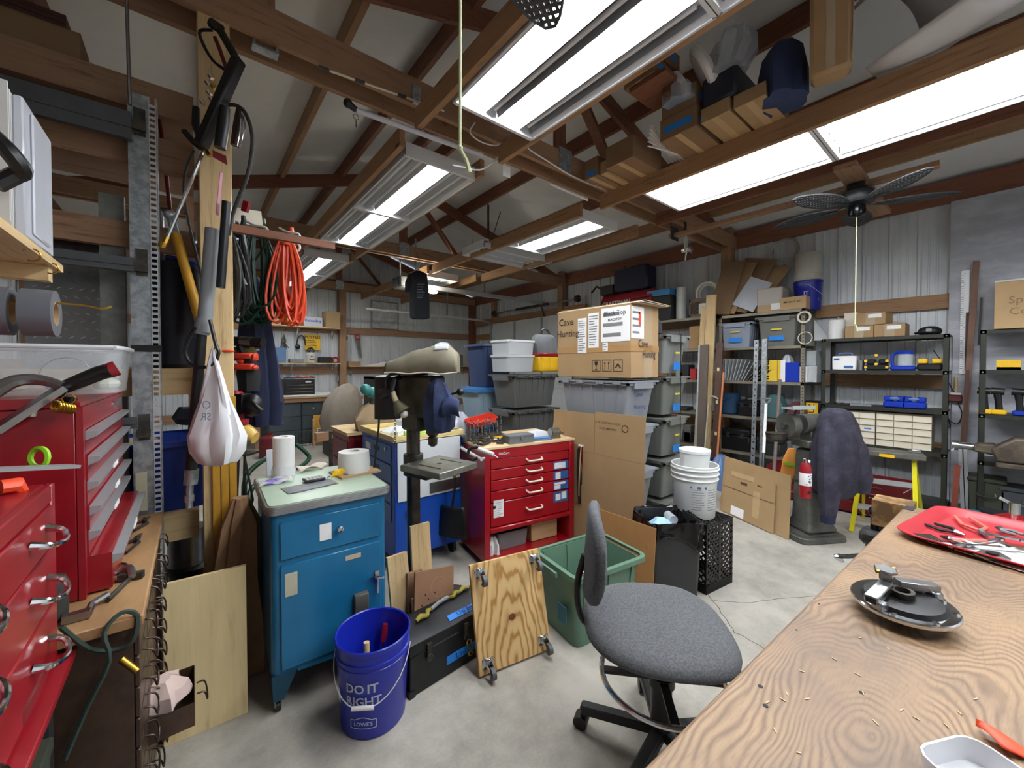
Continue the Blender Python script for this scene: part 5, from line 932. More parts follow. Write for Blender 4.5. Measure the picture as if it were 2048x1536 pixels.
one('tote_filler',G().box(-.19,-.12,0,.2,.13,.13),DARK,'dark case at the bottom of the sage green tote','case',loc=GT@Vector((0,0,.006)),rot=(0,0,R(-8)),bev=.01)
# large tote stack and the cave hunting carton
SX,SY=2.735,2.11
for k in range(4):
    z=.355*k+.001
    t=tote(('bottom','second','third','top')[k]+' blue-grey tote of the stack under the cave hunting carton',(SX,SY,z),(.74,.42,.352),pi/2,'#85898f',ribs=5,group='attached-lid totes under the carton')
    if k==3:
        lettering(t,'Cave',.055,face((-.345,.04,.22),(0,-1,0),(0,0,1)),BI,.002,name='handwriting'); lettering(t,'Hunting',.05,face((-.335,.01,.12),(0,-1,0),(0,0,1)),BI,.002,name='handwriting')
bc=carton('big cardboard carton marked cave hunting on top of the tote stack',(2.725,2.105,1.4145),(.38,.75,.555),0,CARD,0,'shipping_carton')
mk('tape_band',G().box(-.1925,-.376,.20,-.1905,.376,.25).box(-.19,-.3775,.20,.192,-.3755,.25),M('packing_tape','#a98458',.3,0,.04),bc)
mk('clear_tape',G().box(-.02,-.3775,0,.10,-.3755,.555),clear('tape_film','#d8c8ac',.22,.1),bc)
def lab(x,y0,y1,z0,z1,n,sd,m=None,nm='shipping_label'):
    g=G().box(x-.0015,y0,z0,x,y1,z1).mi(1); printlines(g,(x-.0015,(y0+y1)/2,(z0+z1)/2),(0,-1,0),(0,0,1),(y1-y0)*.9,(z1-z0)*.9,n,sd); return mk(nm,g,[m or PAPER,FAINT],bc)
X0=-.1915
lab(X0,.045,.14,.20,.49,14,1); lab(X0,-.08,.025,.24,.52,12,2); lab(X0,-.372,-.105,.28,.545,3,3,nm='large_label')
lettering(bc,'Black Top',.05,FX(X0-.002,-.235,.50),INK,.0,name='handwriting'); lettering(bc,'BLACKTOP',.025,FX(X0-.002,-.235,.45),INK,.01)
g=G().box(-.185,-.3775,.30,-.02,-.3762,.54).mi(1); printlines(g,(-.10,-.3775,.42),(1,0,0),(0,0,1),.15,.2,4,4); mk('large_label',g,[PAPER,FAINT],bc); mk('orange_sticker',G().box(-.09,-.3787,.40,-.06,-.3776,.50),ORANGE,bc)
lab(X0,-.17,-.12,.21,.275,3,8)
lettering(bc,'Cave',.085,FX(X0,.275,.47),INK,.002,name='handwriting'); lettering(bc,'Hunting',.08,FX(X0,.255,.37),INK,.002,1,name='handwriting') ; lettering(bc,'Cave',.085,FY(-.03,-.3775,.26),INK,.002,.75,name='handwriting'); lettering(bc,'Hunting',.08,FY(.05,-.3775,.18),INK,.002,.7,name='handwriting')
g=G()
for k in range(3):       # handling symbols: glass, arrows, chevron
    yc=-.055-.105*k; z0=.05
    for a,b,c,d in ((yc+.042,z0,yc+.038,z0+.09),(yc-.038,z0,yc-.042,z0+.09),(yc+.042,z0+.087,yc-.042,z0+.09),(yc+.042,z0,yc-.042,z0+.003)): g.box(X0-.0012,min(a,c),b,X0-.0002,max(a,c),d)
    if k==0: g.prism([(yc-.018,z0+.078),(yc+.018,z0+.078),(yc+.012,z0+.05),(yc+.002,z0+.044),(yc+.002,z0+.018),(yc+.016,z0+.012),(yc-.016,z0+.012),(yc-.002,z0+.018),(yc-.002,z0+.044),(yc-.012,z0+.05)],X0-.0012,X0-.0002,'x')
    if k==1:
        for s in(-.018,.018): g.prism([(yc+s-.002,z0+.015),(yc+s-.002,z0+.06),(yc+s-.009,z0+.06),(yc+s,z0+.076),(yc+s+.009,z0+.06),(yc+s+.002,z0+.06),(yc+s+.002,z0+.015)],X0-.0012,X0-.0002,'x')
    if k==2: g.prism([(yc-.03,z0+.025),(yc-.006,z0+.058),(yc,z0+.064),(yc+.006,z0+.058),(yc+.03,z0+.025),(yc+.018,z0+.025),(yc,z0+.05),(yc-.018,z0+.025)],X0-.0012,X0-.0002,'x')
mk('handling_marks',g,INK,bc)
for k in range(3): one('flat_cardboard',G().box(-.2,-.42,0,.2,.40,.004).cb((0,0,.0),(.1,.1,.0)),PAPER if k==1 else CARD2,('lowest','middle','topmost')[k]+' flat sheet lying on top of the cave hunting carton','sheet',loc=(2.74+.02*k,2.10-.01*k,1.9735+.0075*k),rot=(0,R(.4*k),R(1.5*k)))
# second column of totes with blue tape
for k in range(5):
    t=tote(('floor-level','second','third','fourth','topmost')[k]+' grey-green tote in the blue-taped column right of the carton',(3.31,2.07,.361*k+.001),(.60,.42,.358),pi/2,'#6d706a' if k<4 else '#7a7d7c',group='column of totes with blue tape labels',ribs=4)
    s_=mk('tape_label',G().box(-.2475,-.06,.05,-.245,.05,.11),TAPE,t); s_.location=(-.030,0,0); s_.rotation_euler=(0,R(-4.5),0); s2_=mk('yellow_label',G().box(-.2475,-.045,.19,-.245,.03,.205),M('label_yellow','#d8cf3a',.5,0,.04),t); s2_.location=(-.026,0,0); s2_.rotation_euler=(0,R(-4.5),0)
    mk('strap',G().box(-.318,-.012,.0,-.315,-.004,.345),BLACK,t)
one('black_duffel',fold(G(),[(0,0,0,.22,.16),(0,0,.08,.22,.16),(0,0,.17,.16,.12),(0,0,.24,.08,.06)],24,.05,5,2),M('duffel','#26282b',.7,0,.15),'dark grey canvas bag on top of the blue-taped tote column','bag',loc=(3.28,2.12,1.808))
# cardboard sheets leaning on the stack
cs=thing('leaning_cardboard','large flattened cardboard box leaning on the totes behind the chair','cardboard',(2.485,1.59,.0),(0,R(1.6),0))
mk('panel',G().box(0,0,.36,.005,.92,.80),CARD,cs); mk('panel',G().box(0,0,.802,.005,.455,1.14).box(0,.459,.802,.005,.92,1.12),CARD,cs); mk('lower_panel',G().box(0,0,.0,.005,.92,.358),CARD,cs)
g=G(); text(g,'SCX CORPORATION',.026,FX(-.0008,.33,1.06),None,.003); text(g,'CLASS MISSION',.024,FX(-.0008,.33,1.015),None,.003); g.ring((-.0008,.17,1.035),.026,.003,(0,1,0),(0,0,1),20,4); mk('print',g,M('brown_ink','#4a3826',.8,0,.05),cs)
one('brown_sheet',G().box(0,-.46,0,.005,.04,.51),M('cardboard_orange','#a87a49',.85,0,.06),'brown cardboard sheet leaning behind the sage green tote','cardboard',loc=(2.15,1.77,.001),rot=(R(0),R(5),R(0)))
# ---------------------------------------------------------------- bin, milk crate, white bucket
tr=thing('trash_bin','dark grey waste bin with black liner bag','trash bin',(2.42,1.37,0),(0,0,R(-33))); g=G(); shell(g,-.15,-.13,0,.15,.13,.52,.03,.004,1.14); mk('body',g,M('bin_grey','#2c2e30',.4,0,.1),tr)
LN=M('liner_black','#101013',.12,0,.1); g=G()
def liner(u,v):
    a=2*pi*u; rr=1.01+.03*sin(9*a)+.06*sin(15*a+3*v)*v; cx=(abs(cos(a))**.42)*(1 if cos(a)>0 else -1); cy=(abs(sin(a))**.42)*(1 if sin(a)>0 else -1)
    k=.88+.24*min(1,v*4) if v<.25 else 1.12+.05*sin(7*a+2)*(v-.25)+.04*(v-.25); z=.42+.115*min(1,v*4) if v<.25 else .535-.19*(v-.25)*(1+.4*sin(5*a+1)); return (cx*.163*k*rr,cy*.143*k*rr,z)
mk('liner',g.sheet(liner,64,14),LN,tr,solid=.002)
one('blue_paper',fold(G(),[(0,0,0,.08,.06),(0,0,.03,.09,.07),(0,0,.07,.03,.03)],18,.2,4,3),M('pale_blue','#9fc3dd',.7,0,.06),'pale blue paper in the black-lined waste bin','paper',loc=(2.37,1.38,.44))
one('clear_bottle',G().tube([(0,0,.03),(.08,0,.035),(.10,0,.035)],[.03,.03,.012],12),clear('bottle_clear','#d6dde2',.45,.08),'clear plastic bottle in the black-lined waste bin','bottle',loc=(2.44,1.33,.465),rot=(0,0,1))
one('bin_filler',G().box(-.12,-.10,0,.12,.10,.42),BLACK,'dark rubbish filling the waste bin','rubbish',loc=(2.42,1.37,.006),rot=(0,0,R(-33)))
mcx=thing('milk_crate','black lattice milk crate standing on end beside the waste bin','crate',(2.775,1.32,.001),(0,0,R(-8)))
def lattice(g,o,r,u,w_,h_,n=7,m=9,t=.006,wd=.010):
    o,r,u=Vector(o),Vector(r),Vector(u); nn=r.cross(u)
    for a in range(-m,n+1):
        for s in (1,-1):
            x0=a*w_/n; pts=[]; L_=h_; 
            p=(x0,0) if s>0 else (w_-x0,0); q_=(x0+h_,h_) if s>0 else (w_-x0-h_,h_)
            # clip to 0..w_
            (ax,ay),(bx_,by_)=p,q_
            def clip(x): tt=(x-ax)/(bx_-ax); return (x,ay+tt*(by_-ay))
            A,B=p,q_
            if s>0:
                if ax<0: A=clip(0)
                if bx_>w_: B=clip(w_)
                if B[0]<=A[0]: continue
            else:
                if ax>w_: A=clip(w_)
                if bx_<0: B=clip(0)
                if B[0]>=A[0]: continue
            if A[1]>h_ or B[1]>h_+1e-6 or A[1]<-1e-6: continue
            g.bar(o+r*A[0]+u*A[1],o+r*B[0]+u*B[1],wd,t,nn)
    return g
S=.15; H=.46; g=G()
for s in (-1,1):
    for q_ in (-1,1): g.box(s*S-(.012 if s>0 else 0),q_*S-(.012 if q_>0 else 0),0,s*S+(.012 if s<0 else 0),q_*S+(.012 if q_<0 else 0),H)
for z0 in (0,.0): 
    g.box(-S,-S,0,S,-S+.008,.06).box(-S,S-.008,0,S,S,.06).box(-S,-S,0,-S+.008,S,.06).box(S-.008,-S,0,S,S,.06)
g.box(-S,-S,H-.02,S,-S+.008,H).box(-S,S-.008,H-.02,S,S,H).box(-S,-S,H-.02,-S+.008,S,H).box(S-.008,-S,H-.02,S,S,H); g.box(-.01,-S,.06,.01,-S+.008,H)
mk('frame',g,BLACK,mcx)
for o_,r_ in (((-S,-S+.004,.06),(1,0,0)),((-S,S-.004,.06),(1,0,0)),((-S+.004,-S,.06),(0,1,0)),((S-.004,-S,.06),(0,1,0))): mk('lattice_side',lattice(G(),o_,r_,(0,0,1),2*S,H-.08),BLACK,mcx,kind='stuff')
mk('lattice_top',lattice(G(),(-S,-S,H-.004),(1,0,0),(0,1,0),2*S,2*S),BLACK,mcx,kind='stuff')
wb=bucket('white plastic pail with printed label standing on the milk crate',(2.745,1.345,.4625),'#e3e6e4',.36,.152,rot=-.7,handle=False)
mk('rib_ring',G().ring((0,0,.30),.152,.006,(1,0,0),(0,1,0),32,6).ring((0,0,.265),.150,.005,(1,0,0),(0,1,0),32,6).ring((0,0,.335),.154,.006,(1,0,0),(0,1,0),32,6),M('bucket','#e3e6e4',.3,0,.03),wb)
f=onbucket(.152,1,0,.13,.36); g=G()
for c0,n_ in ((-.075,9),(.03,9)):
    for k in range(n_):
        w1=.085*(.7+.3*sin(k*2.3)**2); y=.075-.017*k; g.add([f((c0,y,0)),f((c0+w1/2,y,0)),f((c0+w1,y,0)),f((c0,y+.005,0)),f((c0+w1/2,y+.005,0)),f((c0+w1,y+.005,0))],[(0,1,4,3),(1,2,5,4)])
mk('label_print',g,M('faint_ink','#8b9099',.6,0,.03),wb); g=G(); g.add([f((x,y,0)) for x in (-.085,-.03,.02) for y in (.085,.10)],[(0,2,3,1),(2,4,5,3)]); mk('label_band',g,M('label_blue2','#3a5a98',.6,0,.03),wb)
wj=thing('white_tub','small translucent white tub nested in the top of the white pail','tub',(2.745,1.345,.79)); mk('body',G().lathe([(.09,0),(.10,.11),(.104,.112),(.104,.13),(.096,.132),(.094,.11),(.085,.01)],28),M('milk_white','#e8eceb',.35,0,.02),wj)
# ---------------------------------------------------------------- drafting chair
FAB=two('grey_fabric','#4f5154','#616366',160,.4,.6,.95,0,.15,d=2); CF=M('chair_black','#18181a',.45,0,.15)
ca=thing('drafting_chair','grey fabric drafting chair with chrome foot ring, tucked by the workbench','chair',(1.385,.80,0),(0,0,R(-48))); ca.scale=(1.08,1.08,.94)   # local +x = facing
def seat(u,v):
    a=2*pi*u; r_=v; ex=.252*(1-.08*cos(a)); ey=.25
    x=ex*r_*(abs(cos(a))**.8)*(1 if cos(a)>0 else -1); y=ey*r_*(abs(sin(a))**.8)*(1 if sin(a)>0 else -1); return x,y
n=40; g=G(); prof=[(0,.588),(.5,.59),(.8,.584),(.93,.572),(1.0,.55),(.99,.532),(.93,.520),(.6,.514),(0,.514)]
vs=[(*seat(k/n,p),z-.018*max(0,(seat(k/n,p)[0]-.12)/.12)) for p,z in prof for k in range(n)]; g.add(vs,[(i*n+k,i*n+(k+1)%n,(i+1)*n+(k+1)%n,(i+1)*n+k) for i in range(len(prof)-1) for k in range(n)][::1])
mk('seat',g,FAB,ca,ang=60); g.v=g.v
g=G(); nb=36; vs=[]
for d_,s_ in ((.0,0),(.0,.6),(-.002,.9),(-.014,1.0),(-.03,1.0),(-.042,.9),(-.045,.0)):
    for k in range(nb):
        a=2*pi*k/nb; y=.18*s_*(abs(cos(a))**.75)*(1 if cos(a)>0 else -1); z=.185*s_*(abs(sin(a))**.85)*(1 if sin(a)>0 else -1); vs.append((-.225+d_+.9*y*y+.05*z,y,.835+z))
g.add(vs,[(i*nb+k,i*nb+(k+1)%nb,(i+1)*nb+(k+1)%nb,(i+1)*nb+k) for i in range(6) for k in range(nb)]); mk('backrest',g,FAB,ca,ang=70)
mk('back_support',G().tube([(-.27,0,.81),(-.295,0,.69),(-.29,0,.58),(-.25,0,.515),(-.1,0,.505),(0,0,.505)],.012,8).box(-.07,-.07,.49,.09,.07,.513),CF,ca)
mk('column',G().cyl((0,0,.10),(0,0,.30),.036,n=18).cyl((0,0,.30),(0,0,.50),.030,n=18),CF,ca)
mk('foot_ring',G().ring((0,0,.335),.207,.010,(1,0,0),(0,1,0),48,10),CHROME,ca)
mk('ring_spokes',G().bar((-.2,0,.335),(.2,0,.335),.028,.012).bar((0,-.2,.335),(0,.2,.335),.028,.012).cyl((0,0,.305),(0,0,.345),.045,n=18),CF,ca)
mk('lever',G().tube([(.04,.07,.50),(.06,.15,.48),(.06,.155,.44)],.004,6).prism([(-.008,.44),(.008,.44),(.026,.37),(.02,.34),(-.02,.34),(-.026,.37)],.148,.162,'y').at(Matrix()),CF,ca)
for k in range(5):
    a=2*pi*k/5+.35; d=Vector((cos(a),sin(a),0)); mk('base_leg',G().bar(d*.02+Vector((0,0,.115)),d*.29+Vector((0,0,.085)),.045,.04),CF,ca,bev=.008)
    c=mk('caster',G().cyl(d*.29+Vector((-d.y*.022,d.x*.022,.028)),d*.29+Vector((d.y*.022,-d.x*.022,.028)),.0275,n=16),CF,ca); mk('stem',G().cyl(d*.285+Vector((0,0,.03)),d*.285+Vector((0,0,.08)),.010).prism([(0,0),(.01,0)],0,.001) if 0 else G().cyl(d*.285+Vector((0,0,.03)),d*.285+Vector((0,0,.08)),.010,n=8),CF,c)
# ---------------------------------------------------------------- tote stacks further back
for k in range(4):
    t=tote(('floor-level','second','third','top')[k]+' dark grey ribbed tote of the stack left of the cave hunting carton','(0,0,0)' and (2.78,3.22,.362*k+.001),(.66,.42,.360),0,'#5d605e',ribs=6,group='dark grey ribbed totes')
for k,(c,h,l) in enumerate((('#8fa9b5',.42,'pale blue tote on the floor under the navy tote stack'),('#8fa9b5',.42,'pale blue lidded tote in the middle of the navy tote stack'),('#8fa9b5',.42,'pale blue lidded tote just under the navy tote'))):
    t=tote(l,(2.68,3.76,.425*k+.001),(.56,.42,h),0,c,lid='flat',lidcol='#3f78b0',group='pale blue totes')
t=tote('tall navy tote standing on the pale blue lidded tote',(2.69,3.74,1.276),(.47,.42,.48),0,'#2b3a5c',lid=None)
nt=thing('folded_tarp','grey plastic sheeting draped over a low rack behind the drill press','sheeting',(2.25,5.2,0)); mk('sheet',G().sheet(lambda u,v:(-.45+.9*u,-.25+.02*sin(9*u)-.25*v,1.38-.42*v+.015*sin(14*u+3*v)),24,10),clear('sheeting','#aeb4b8',.9,.25),nt,solid=.003); mk('rack',G().box(-.45,-.24,0,-.41,.2,1.37).box(.41,-.24,0,.45,.2,1.37).box(-.45,-.24,1.34,.45,.2,1.37).box(-.45,-.5,.60,.45,.2,.63),DARK,nt)
for k in range(3): mk('slat',G().box(-.45,-.52,.66+.07*k,.45,-.50,.71+.07*k),STEEL,nt)
# on top of dark grey totes
for k,(x,l,h) in enumerate(((2.60,'lower',.17),(2.60,'upper',.15))):
    t=thing('clear_storage_box',l+' clear lidded box on the dark grey totes by the navy tote','storage box',(x,3.20,1.449+.172*k)); mk('body',shell(G(),-.17,-.14,0,.17,.14,h-.02,.03,.003,1.06),clear('box_frost','#dde3e6',.42,.25),t); g=G(); rbox(g,-.19,-.155,h-.02,.19,.155,h,.03); mk('lid',g,clear('box_lid','#e3e8ea',.75,.25),t)
    mk('contents',G().box(-.12,-.1,.006,.12,.1,h*.5),M('pale_grey','#b8bdc0',.7,0,.1),t)
yc=thing('yellow_case','yellow plastic tool case with red lid beside the clear boxes','case',(2.95,3.10,1.449)); mk('body',G().box(-.16,-.1,0,.2,.12,.16),YEL,yc,bev=.012); mk('lid',G().box(-.165,-.105,.16,.205,.125,.195),RED,yc,bev=.008)
for k in range(3): mk('rib',G().box(-.10+.1*k,-.108,.02,-.06+.1*k,-.1,.14),YEL,yc,bev=.006)
bx_=thing('tool_bag','grey mesh tool bag stacked on the yellow case','bag',(2.97,3.12,1.645)); mk('body',fold(G(),[(0,0,0,.16,.1),(0,0,.1,.17,.1),(0,0,.17,.15,.09),(0,0,.2,.12,.06)],22,.04,7,3),M('mesh_grey','#6d7073',.7,.1,.15),bx_); mk('handle',G().ring((0,-.02,.18),.08,.01,(1,0,0),(0,.1,1),14,6,0,pi),DARK,bx_)
# ---------------------------------------------------------------- garage door, tracks and opener
gd=thing('garage_door','white sectional garage door in the right wall beyond the totes','door',(XR-.20,5.25,0))
for k in range(5): 
    p=mk('door_panel',G().box(-.02,.08,.002+.52*k,.02,3.05,.515+.52*k),M('door_white','#bcc1c4',.4,0,.03),gd,bev=.004)
    for j in range(4): mk('panel_ridge',G().box(-.026,.2+.72*j,.1+.52*k,-.0205,.78+.72*j,.42+.52*k),M('door_white','#bcc1c4',.4,0,.03),p,bev=.003)
for j in range(4): mk('stile',G().box(-.034,.12+.94*j,.01,-.027,.18+.94*j,2.58),GALV,gd)
struct('trim_2',G().box(XR-.12,5.2,2.60,XR-.06,9.15,2.76),PY)
struct('trim_3',G().box(XR-.11,8.25,2.77,XR-.03,8.39,3.19),PZ)
t=thing('door_track','galvanised garage door track curving down beside the door and running back','track',(0,0,0)); pts=[(XR-.12,8.18,.3),(XR-.12,8.18,2.05)]+[(XR-.12-.42*(1-cos(a)),8.18,2.24+.42*sin(a)) for a in (0,.3,.6,.9,1.2,1.57)]
mk('rail',G().bar((XR-.54,8.18,2.66),(2.72,8.0,2.66),.06,.04),M('rail_pale','#b9bcbe',.35,.25,.05),t); mk('curve',G().tube(pts,.022,6),GALV,t); mk('hanger',G().box(4.6,8.07,2.68,4.63,8.10,3.4),GALV,t)
t=thing('spring_bar','torsion spring bar over the garage door','bar',(XR-.2,-.75,2.86)); mk('shaft',G().cyl((0,6.0,0),(0,8.95,0),.016,n=8),STEEL,t); mk('spring',G().cyl((0,6.9,0),(0,8.0,0),.03,n=12),IRON,t); mk('drum',G().cyl((0,6.05,0),(0,6.11,0),.07,n=16),IRON,t); mk('drum',G().cyl((0,8.86,0),(0,8.92,0),.07,n=16),IRON,t)
op=thing('door_opener','garage door opener with lit lamps at the end of its steel rail','door opener',(0,0,0)); oy=6.35
mk('rail',G().bar((3.12,oy,2.90),(XR-.15,oy,2.90),.06,.07),M('rail_pale','#b9bcbe',.35,.25,.05),op); mk('motor_case',G().box(2.66,oy-.16,2.82,3.08,oy+.16,3.0),M('opener_grey','#7c8083',.4,.2,.05),op,bev=.02)
mk('end_face',G().box(2.645,oy-.13,2.84,2.659,oy+.13,2.99),DARK,op,bev=.01)
for x,y in ((2.85,oy-.17),(3.25,oy-.12)): mk('lamp',G().sph((x,y-.04,2.795),(.09,.06,.03),14,8),emit('opener_lamp','#fff6e0',55),op)
for x in (2.72,3.0): mk('strap',G().box(x,oy-.01,3.0,x+.02,oy+.01,3.7),GALV,op)
mk('arm',G().bar((5.95,oy,2.88),(XR-.12,oy,2.55),.03,.006),IRON,op)
t=thing('rail_hanger','slotted steel strap hanging the opener rail from the roof','strap',(4.45,oy,2.936)); mk('strap',G().box(-.015,-.003,0,.015,.003,1.0),GALV,t); mk('brace',G().bar((0,.0,.25),(.5,.0,.98),.03,.004),GALV,t)
for x,y,h,l in ((3.72,5.2,.5,'slotted steel strap hanging down near the crosswise unlit light'),): one('hanger_strap',G().box(-.018,-.004,0,.018,.004,h+.35).bar((0,0,.1),(.25,0,h+.3),.02,.004),IRON,l,'strap',loc=(x,y,3.25))
# black shirt on hanger
o=P(838,545,D=6.1); t=thing('black_shirt','black shirt on a hanger hooked to the rafters in front of the opener','shirt',o); K=rz(-YAW)
g=G(); g.M=K; fold(g,[(.02,0,-.72,.10,.03),(.02,0,-.70,.15,.04),(.01,0,-.45,.15,.05),(0,0,-.2,.14,.05),(-.01,0,-.02,.13,.05),(-.01,0,.02,.05,.03)],28,.06,5,5); mk('body',g,M('shirt_black','#12141c',.9,0,.15),t)
g=G(); g.M=K; fold(g,[(-.19,0,-.30,.035,.03),(-.17,0,-.15,.045,.035),(-.12,0,-.02,.04,.03)],12,.08,3,3); mk('sleeve',g,M('shirt_black','#12141c',.9,0,.15),t)
g=G(); g.M=K; g.tube([(0,0,.0),(0,0,.10),(.02,0,.14),(0,0,.17),(-.01,0,.16)],.004,5); mk('hanger_hook',g,STEEL,t)
g=G().at(K); 
for k in range(6): g.box(-.02,-.056,-.20-.04*k,.10-.015*(k%3),-.052,-.185-.04*k)
mk('print',g,M('print_grey','#5a5c64',.8,0,.1),t)
mk('wire',G().tube([(0,0,.16),(0,.05,.3),(.01,.12,.34)],.004,5),IRON,t)
one('mirror_print',G().box(-.28,-.008,0,.28,0,.50),[M('pic_pale','#c5c8cb',.5,0,.25,5)],'pale framed picture hanging on the far wall behind the black shirt','picture',loc=(3.72,YF-.07,2.42)) if 0 else None
pf=thing('framed_picture','pale landscape picture in a thin frame on the far wall behind the black shirt','picture',(3.62,YF-.09,2.42)); mk('print',G().box(-.31,0,0,.31,.01,.62),two('etching','#a5aaad','#c9ccce',6,.42,.6,.5,0,0),pf); mk('frame',G().box(-.33,-.01,-.02,.33,.012,.0).box(-.33,-.01,.62,.33,.012,.64).box(-.33,-.01,0,-.31,.012,.62).box(.31,-.01,0,.33,.012,.62),STEEL,pf)
# ---------------------------------------------------------------- far wall: shelves, bench, tools
def wallshelf(label,x0,x1,z,d=.30,m=LX,cat='shelf',name='wall_shelf',nb=3):
    t=thing(name,label,cat,(x0,YF-.06,z)); mk('board',G().box(0,-d,0,x1-x0,0,.02),m,t)
    for k in range(nb):
        x=.1+(x1-x0-.2)*k/max(1,nb-1); mk('bracket',G().box(x-.012,-.012,-.22,x+.012,-.001,0).bar((x,-.01,-.2),(x,-d*.8,-.004),.015,.006),GALV,t)
    return t
wallshelf('upper pine shelf on the left of the far wall, holding the yellow pail',.95,2.52,2.32); 
wallshelf('long middle pine shelf on the far wall, left of the wall post',.7,2.52,1.56,.28); wallshelf('long pine shelf on the far wall behind the drill press hood',2.72,5.9,1.50,.28,LX,nb=5)
bucket('bright yellow pail on the upper far wall shelf beside the orange cord',(1.58,YF-.22,2.341),'#e8b21c',.34,.135,handle=True,rot=0)
t=carton('white carton with blue lettering on the upper far wall shelf',(1.98,YF-.22,2.341),(.36,.24,.20),0,M('carton_white','#c3c6cc',.7,0,.04),0); lettering(t,'Reloading',.08,FY(0,-.1215,.12),M('marker_blue','#2a49b5',.6,0,.05),.012)
carton('brown carton with torn side at the right end of the upper far wall shelf',(2.36,YF-.24,2.341),(.30,.24,.34),R(5),CARD2); carton('pale carton hidden behind the orange cord on the upper far wall shelf',(1.22,YF-.2,2.341),(.36,.24,.26),0,CARD2)
ps=thing('posted_sign','yellow sign with black heading hanging on the ribbed far wall','sign',(2.02,YF-.085,1.86)); mk('plate',G().box(-.155,0,0,.155,.004,.33),YEL,ps); lettering(ps,'POSTED',.085,FY(0,-.0005,.27),INK,.012)
g=G(); printlines(g,(0,-.0005,.13),(1,0,0),(0,0,1),.27,.17,5,3,.3); mk('print',g,INK,ps)
def hang(name,label,x,z,fn,cat,m=IRON): 
    t=thing(name,label,cat,(x,YF-.1,z)); g=G(); fn(g); mk('head',g,m,t); mk('nail',G().cyl((0,.0,.0),(0,.06,.005),.004),STEEL,t); return t
rnd=random.Random(3)
def dark_bunch(g):
    for k in range(9): g.tube([(0,0,0),(rnd.uniform(-.05,.05),-.02,-.12),(rnd.uniform(-.09,.09),-.01,-.22-.12*rnd.random())],.008,5)
hang('leather_straps','bunch of dark straps hanging at left of the yellow sign',1.48,2.16,dark_bunch,'straps'); 
hang('headphones','black ear protectors hanging just left of the yellow sign',1.80,2.16,lambda g:(g.tube([(-.09,0,-.2),(-.06,0,-.05),(0,0,0),(.06,0,-.05),(.08,0,-.2)],.014,6),g.sph((-.07,-.01,-.24),(.05,.03,.055),10,6)),'ear protectors',BLACK)
def saw(label,x,z,tilt,hm,pale,name='hand_saw'):
    t=thing(name,label,'saw',(x,YF-.1,z),(0,R(tilt),0)); mk('blade',G().prism([(-.06,-.05),(.05,-.05),(.02,-.50),(-.03,-.50)],0,.003,'y'),pale,t,bev=0); mk('handle',G().ring((0,-.005,-.01),.05,.018,(1,0,0),(0,0,1.1),14,6),hm,t); return t
saw('pale white-bladed hand saw with dark handle on the far wall post',2.68,2.16,8,M('saw_dark','#4a2a22',.5,0,.1),M('blade_pale','#c9c9c4',.5,.1,.12,8)); saw('short wide hand saw with red handle right of the far wall post',2.96,2.2,-9,M('saw_red','#a8362c',.5,0,.1),M('blade_grey','#6d6b66',.5,.5,.2))
hang('round_scale','round steel disc hanging on the far wall post under the middle shelf',2.60,1.42,lambda g:(g.cyl((0,-.02,-.18),(0,.01,-.18),.10,n=20),g.cyl((0,-.01,0),(0,-.01,-.1),.006)),'disc',STEEL)
sz=1.581
carton('small open carton of papers on the middle far wall shelf',(1.34,YF-.2,sz),(.26,.22,.30),R(8),M('carton_blue','#5f7fa8',.6,0,.1),0); one('paper_stack',G().box(-.11,-.10,0,.11,.10,.13),PAPER,'stack of white papers in front of the small blue carton','paper',loc=(1.36,YF-.30,sz),bev=.003) if 0 else None
one('white_coil_stack',G().lathe([(.10,0),(.11,.02),(.10,.04),(.11,.06),(.10,.08),(.11,.1),(.1,.12),(.08,.2),(.05,.21)],22),PAPER,'white coiled rope pile on a black case at the left of the middle shelf','rope',loc=(.98,YF-.2,sz+.101)); one('black_case',G().box(-.13,-.1,0,.13,.1,.10),BLACK,'low black case under the white rope pile','case',loc=(.98,YF-.2,sz),bev=.008)
one('flat_grey_case',G().box(-.13,-.1,0,.13,.1,.08),GREY,'flat grey case left of the white ceramic jug on the middle shelf','case',loc=(1.68,YF-.2,sz),bev=.006)
jg=thing('white_crock','white pot with black marks and black cord coiled on top, middle far wall shelf','pot',(1.96,YF-.2,sz)); mk('body',G().lathe([(.09,0),(.1,.01),(.1,.18),(.085,.2),(.08,.22)],24),M('crock','#d6d3ca',.3,0,.03),jg); mk('cord',G().ring((0,0,.26),.06,.014,(1,0,0),(0,.2,1),16,6).ring((.02,.02,.25),.05,.012,(1,.4,0),(0,.2,1),16,6),BLACK,jg); g=G(); g.box(-.02,-.103,.12,-.008,-.099,.15).box(.008,-.103,.12,.02,-.099,.15).box(-.05,-.103,.05,.05,-.099,.075); mk('marks',g,INK,jg)
one('black_box',G().box(-.13,-.09,0,.13,.09,.13),BLACK,'black box right of the white pot on the middle shelf','box',loc=(2.24,YF-.2,sz),bev=.005); one('red_tool',G().ring((0,0,.06),.06,.02,(1,0,0),(0,0,1),14,6),RED,'round red tool near the post on the middle shelf','tool',loc=(2.44,YF-.24,sz)); one('brown_tray',G().box(-.13,-.08,0,.13,.08,.10),PX,'brown wooden tray with red tongs by the far wall post','tray',loc=(2.84,YF-.22,1.521),bev=.004)
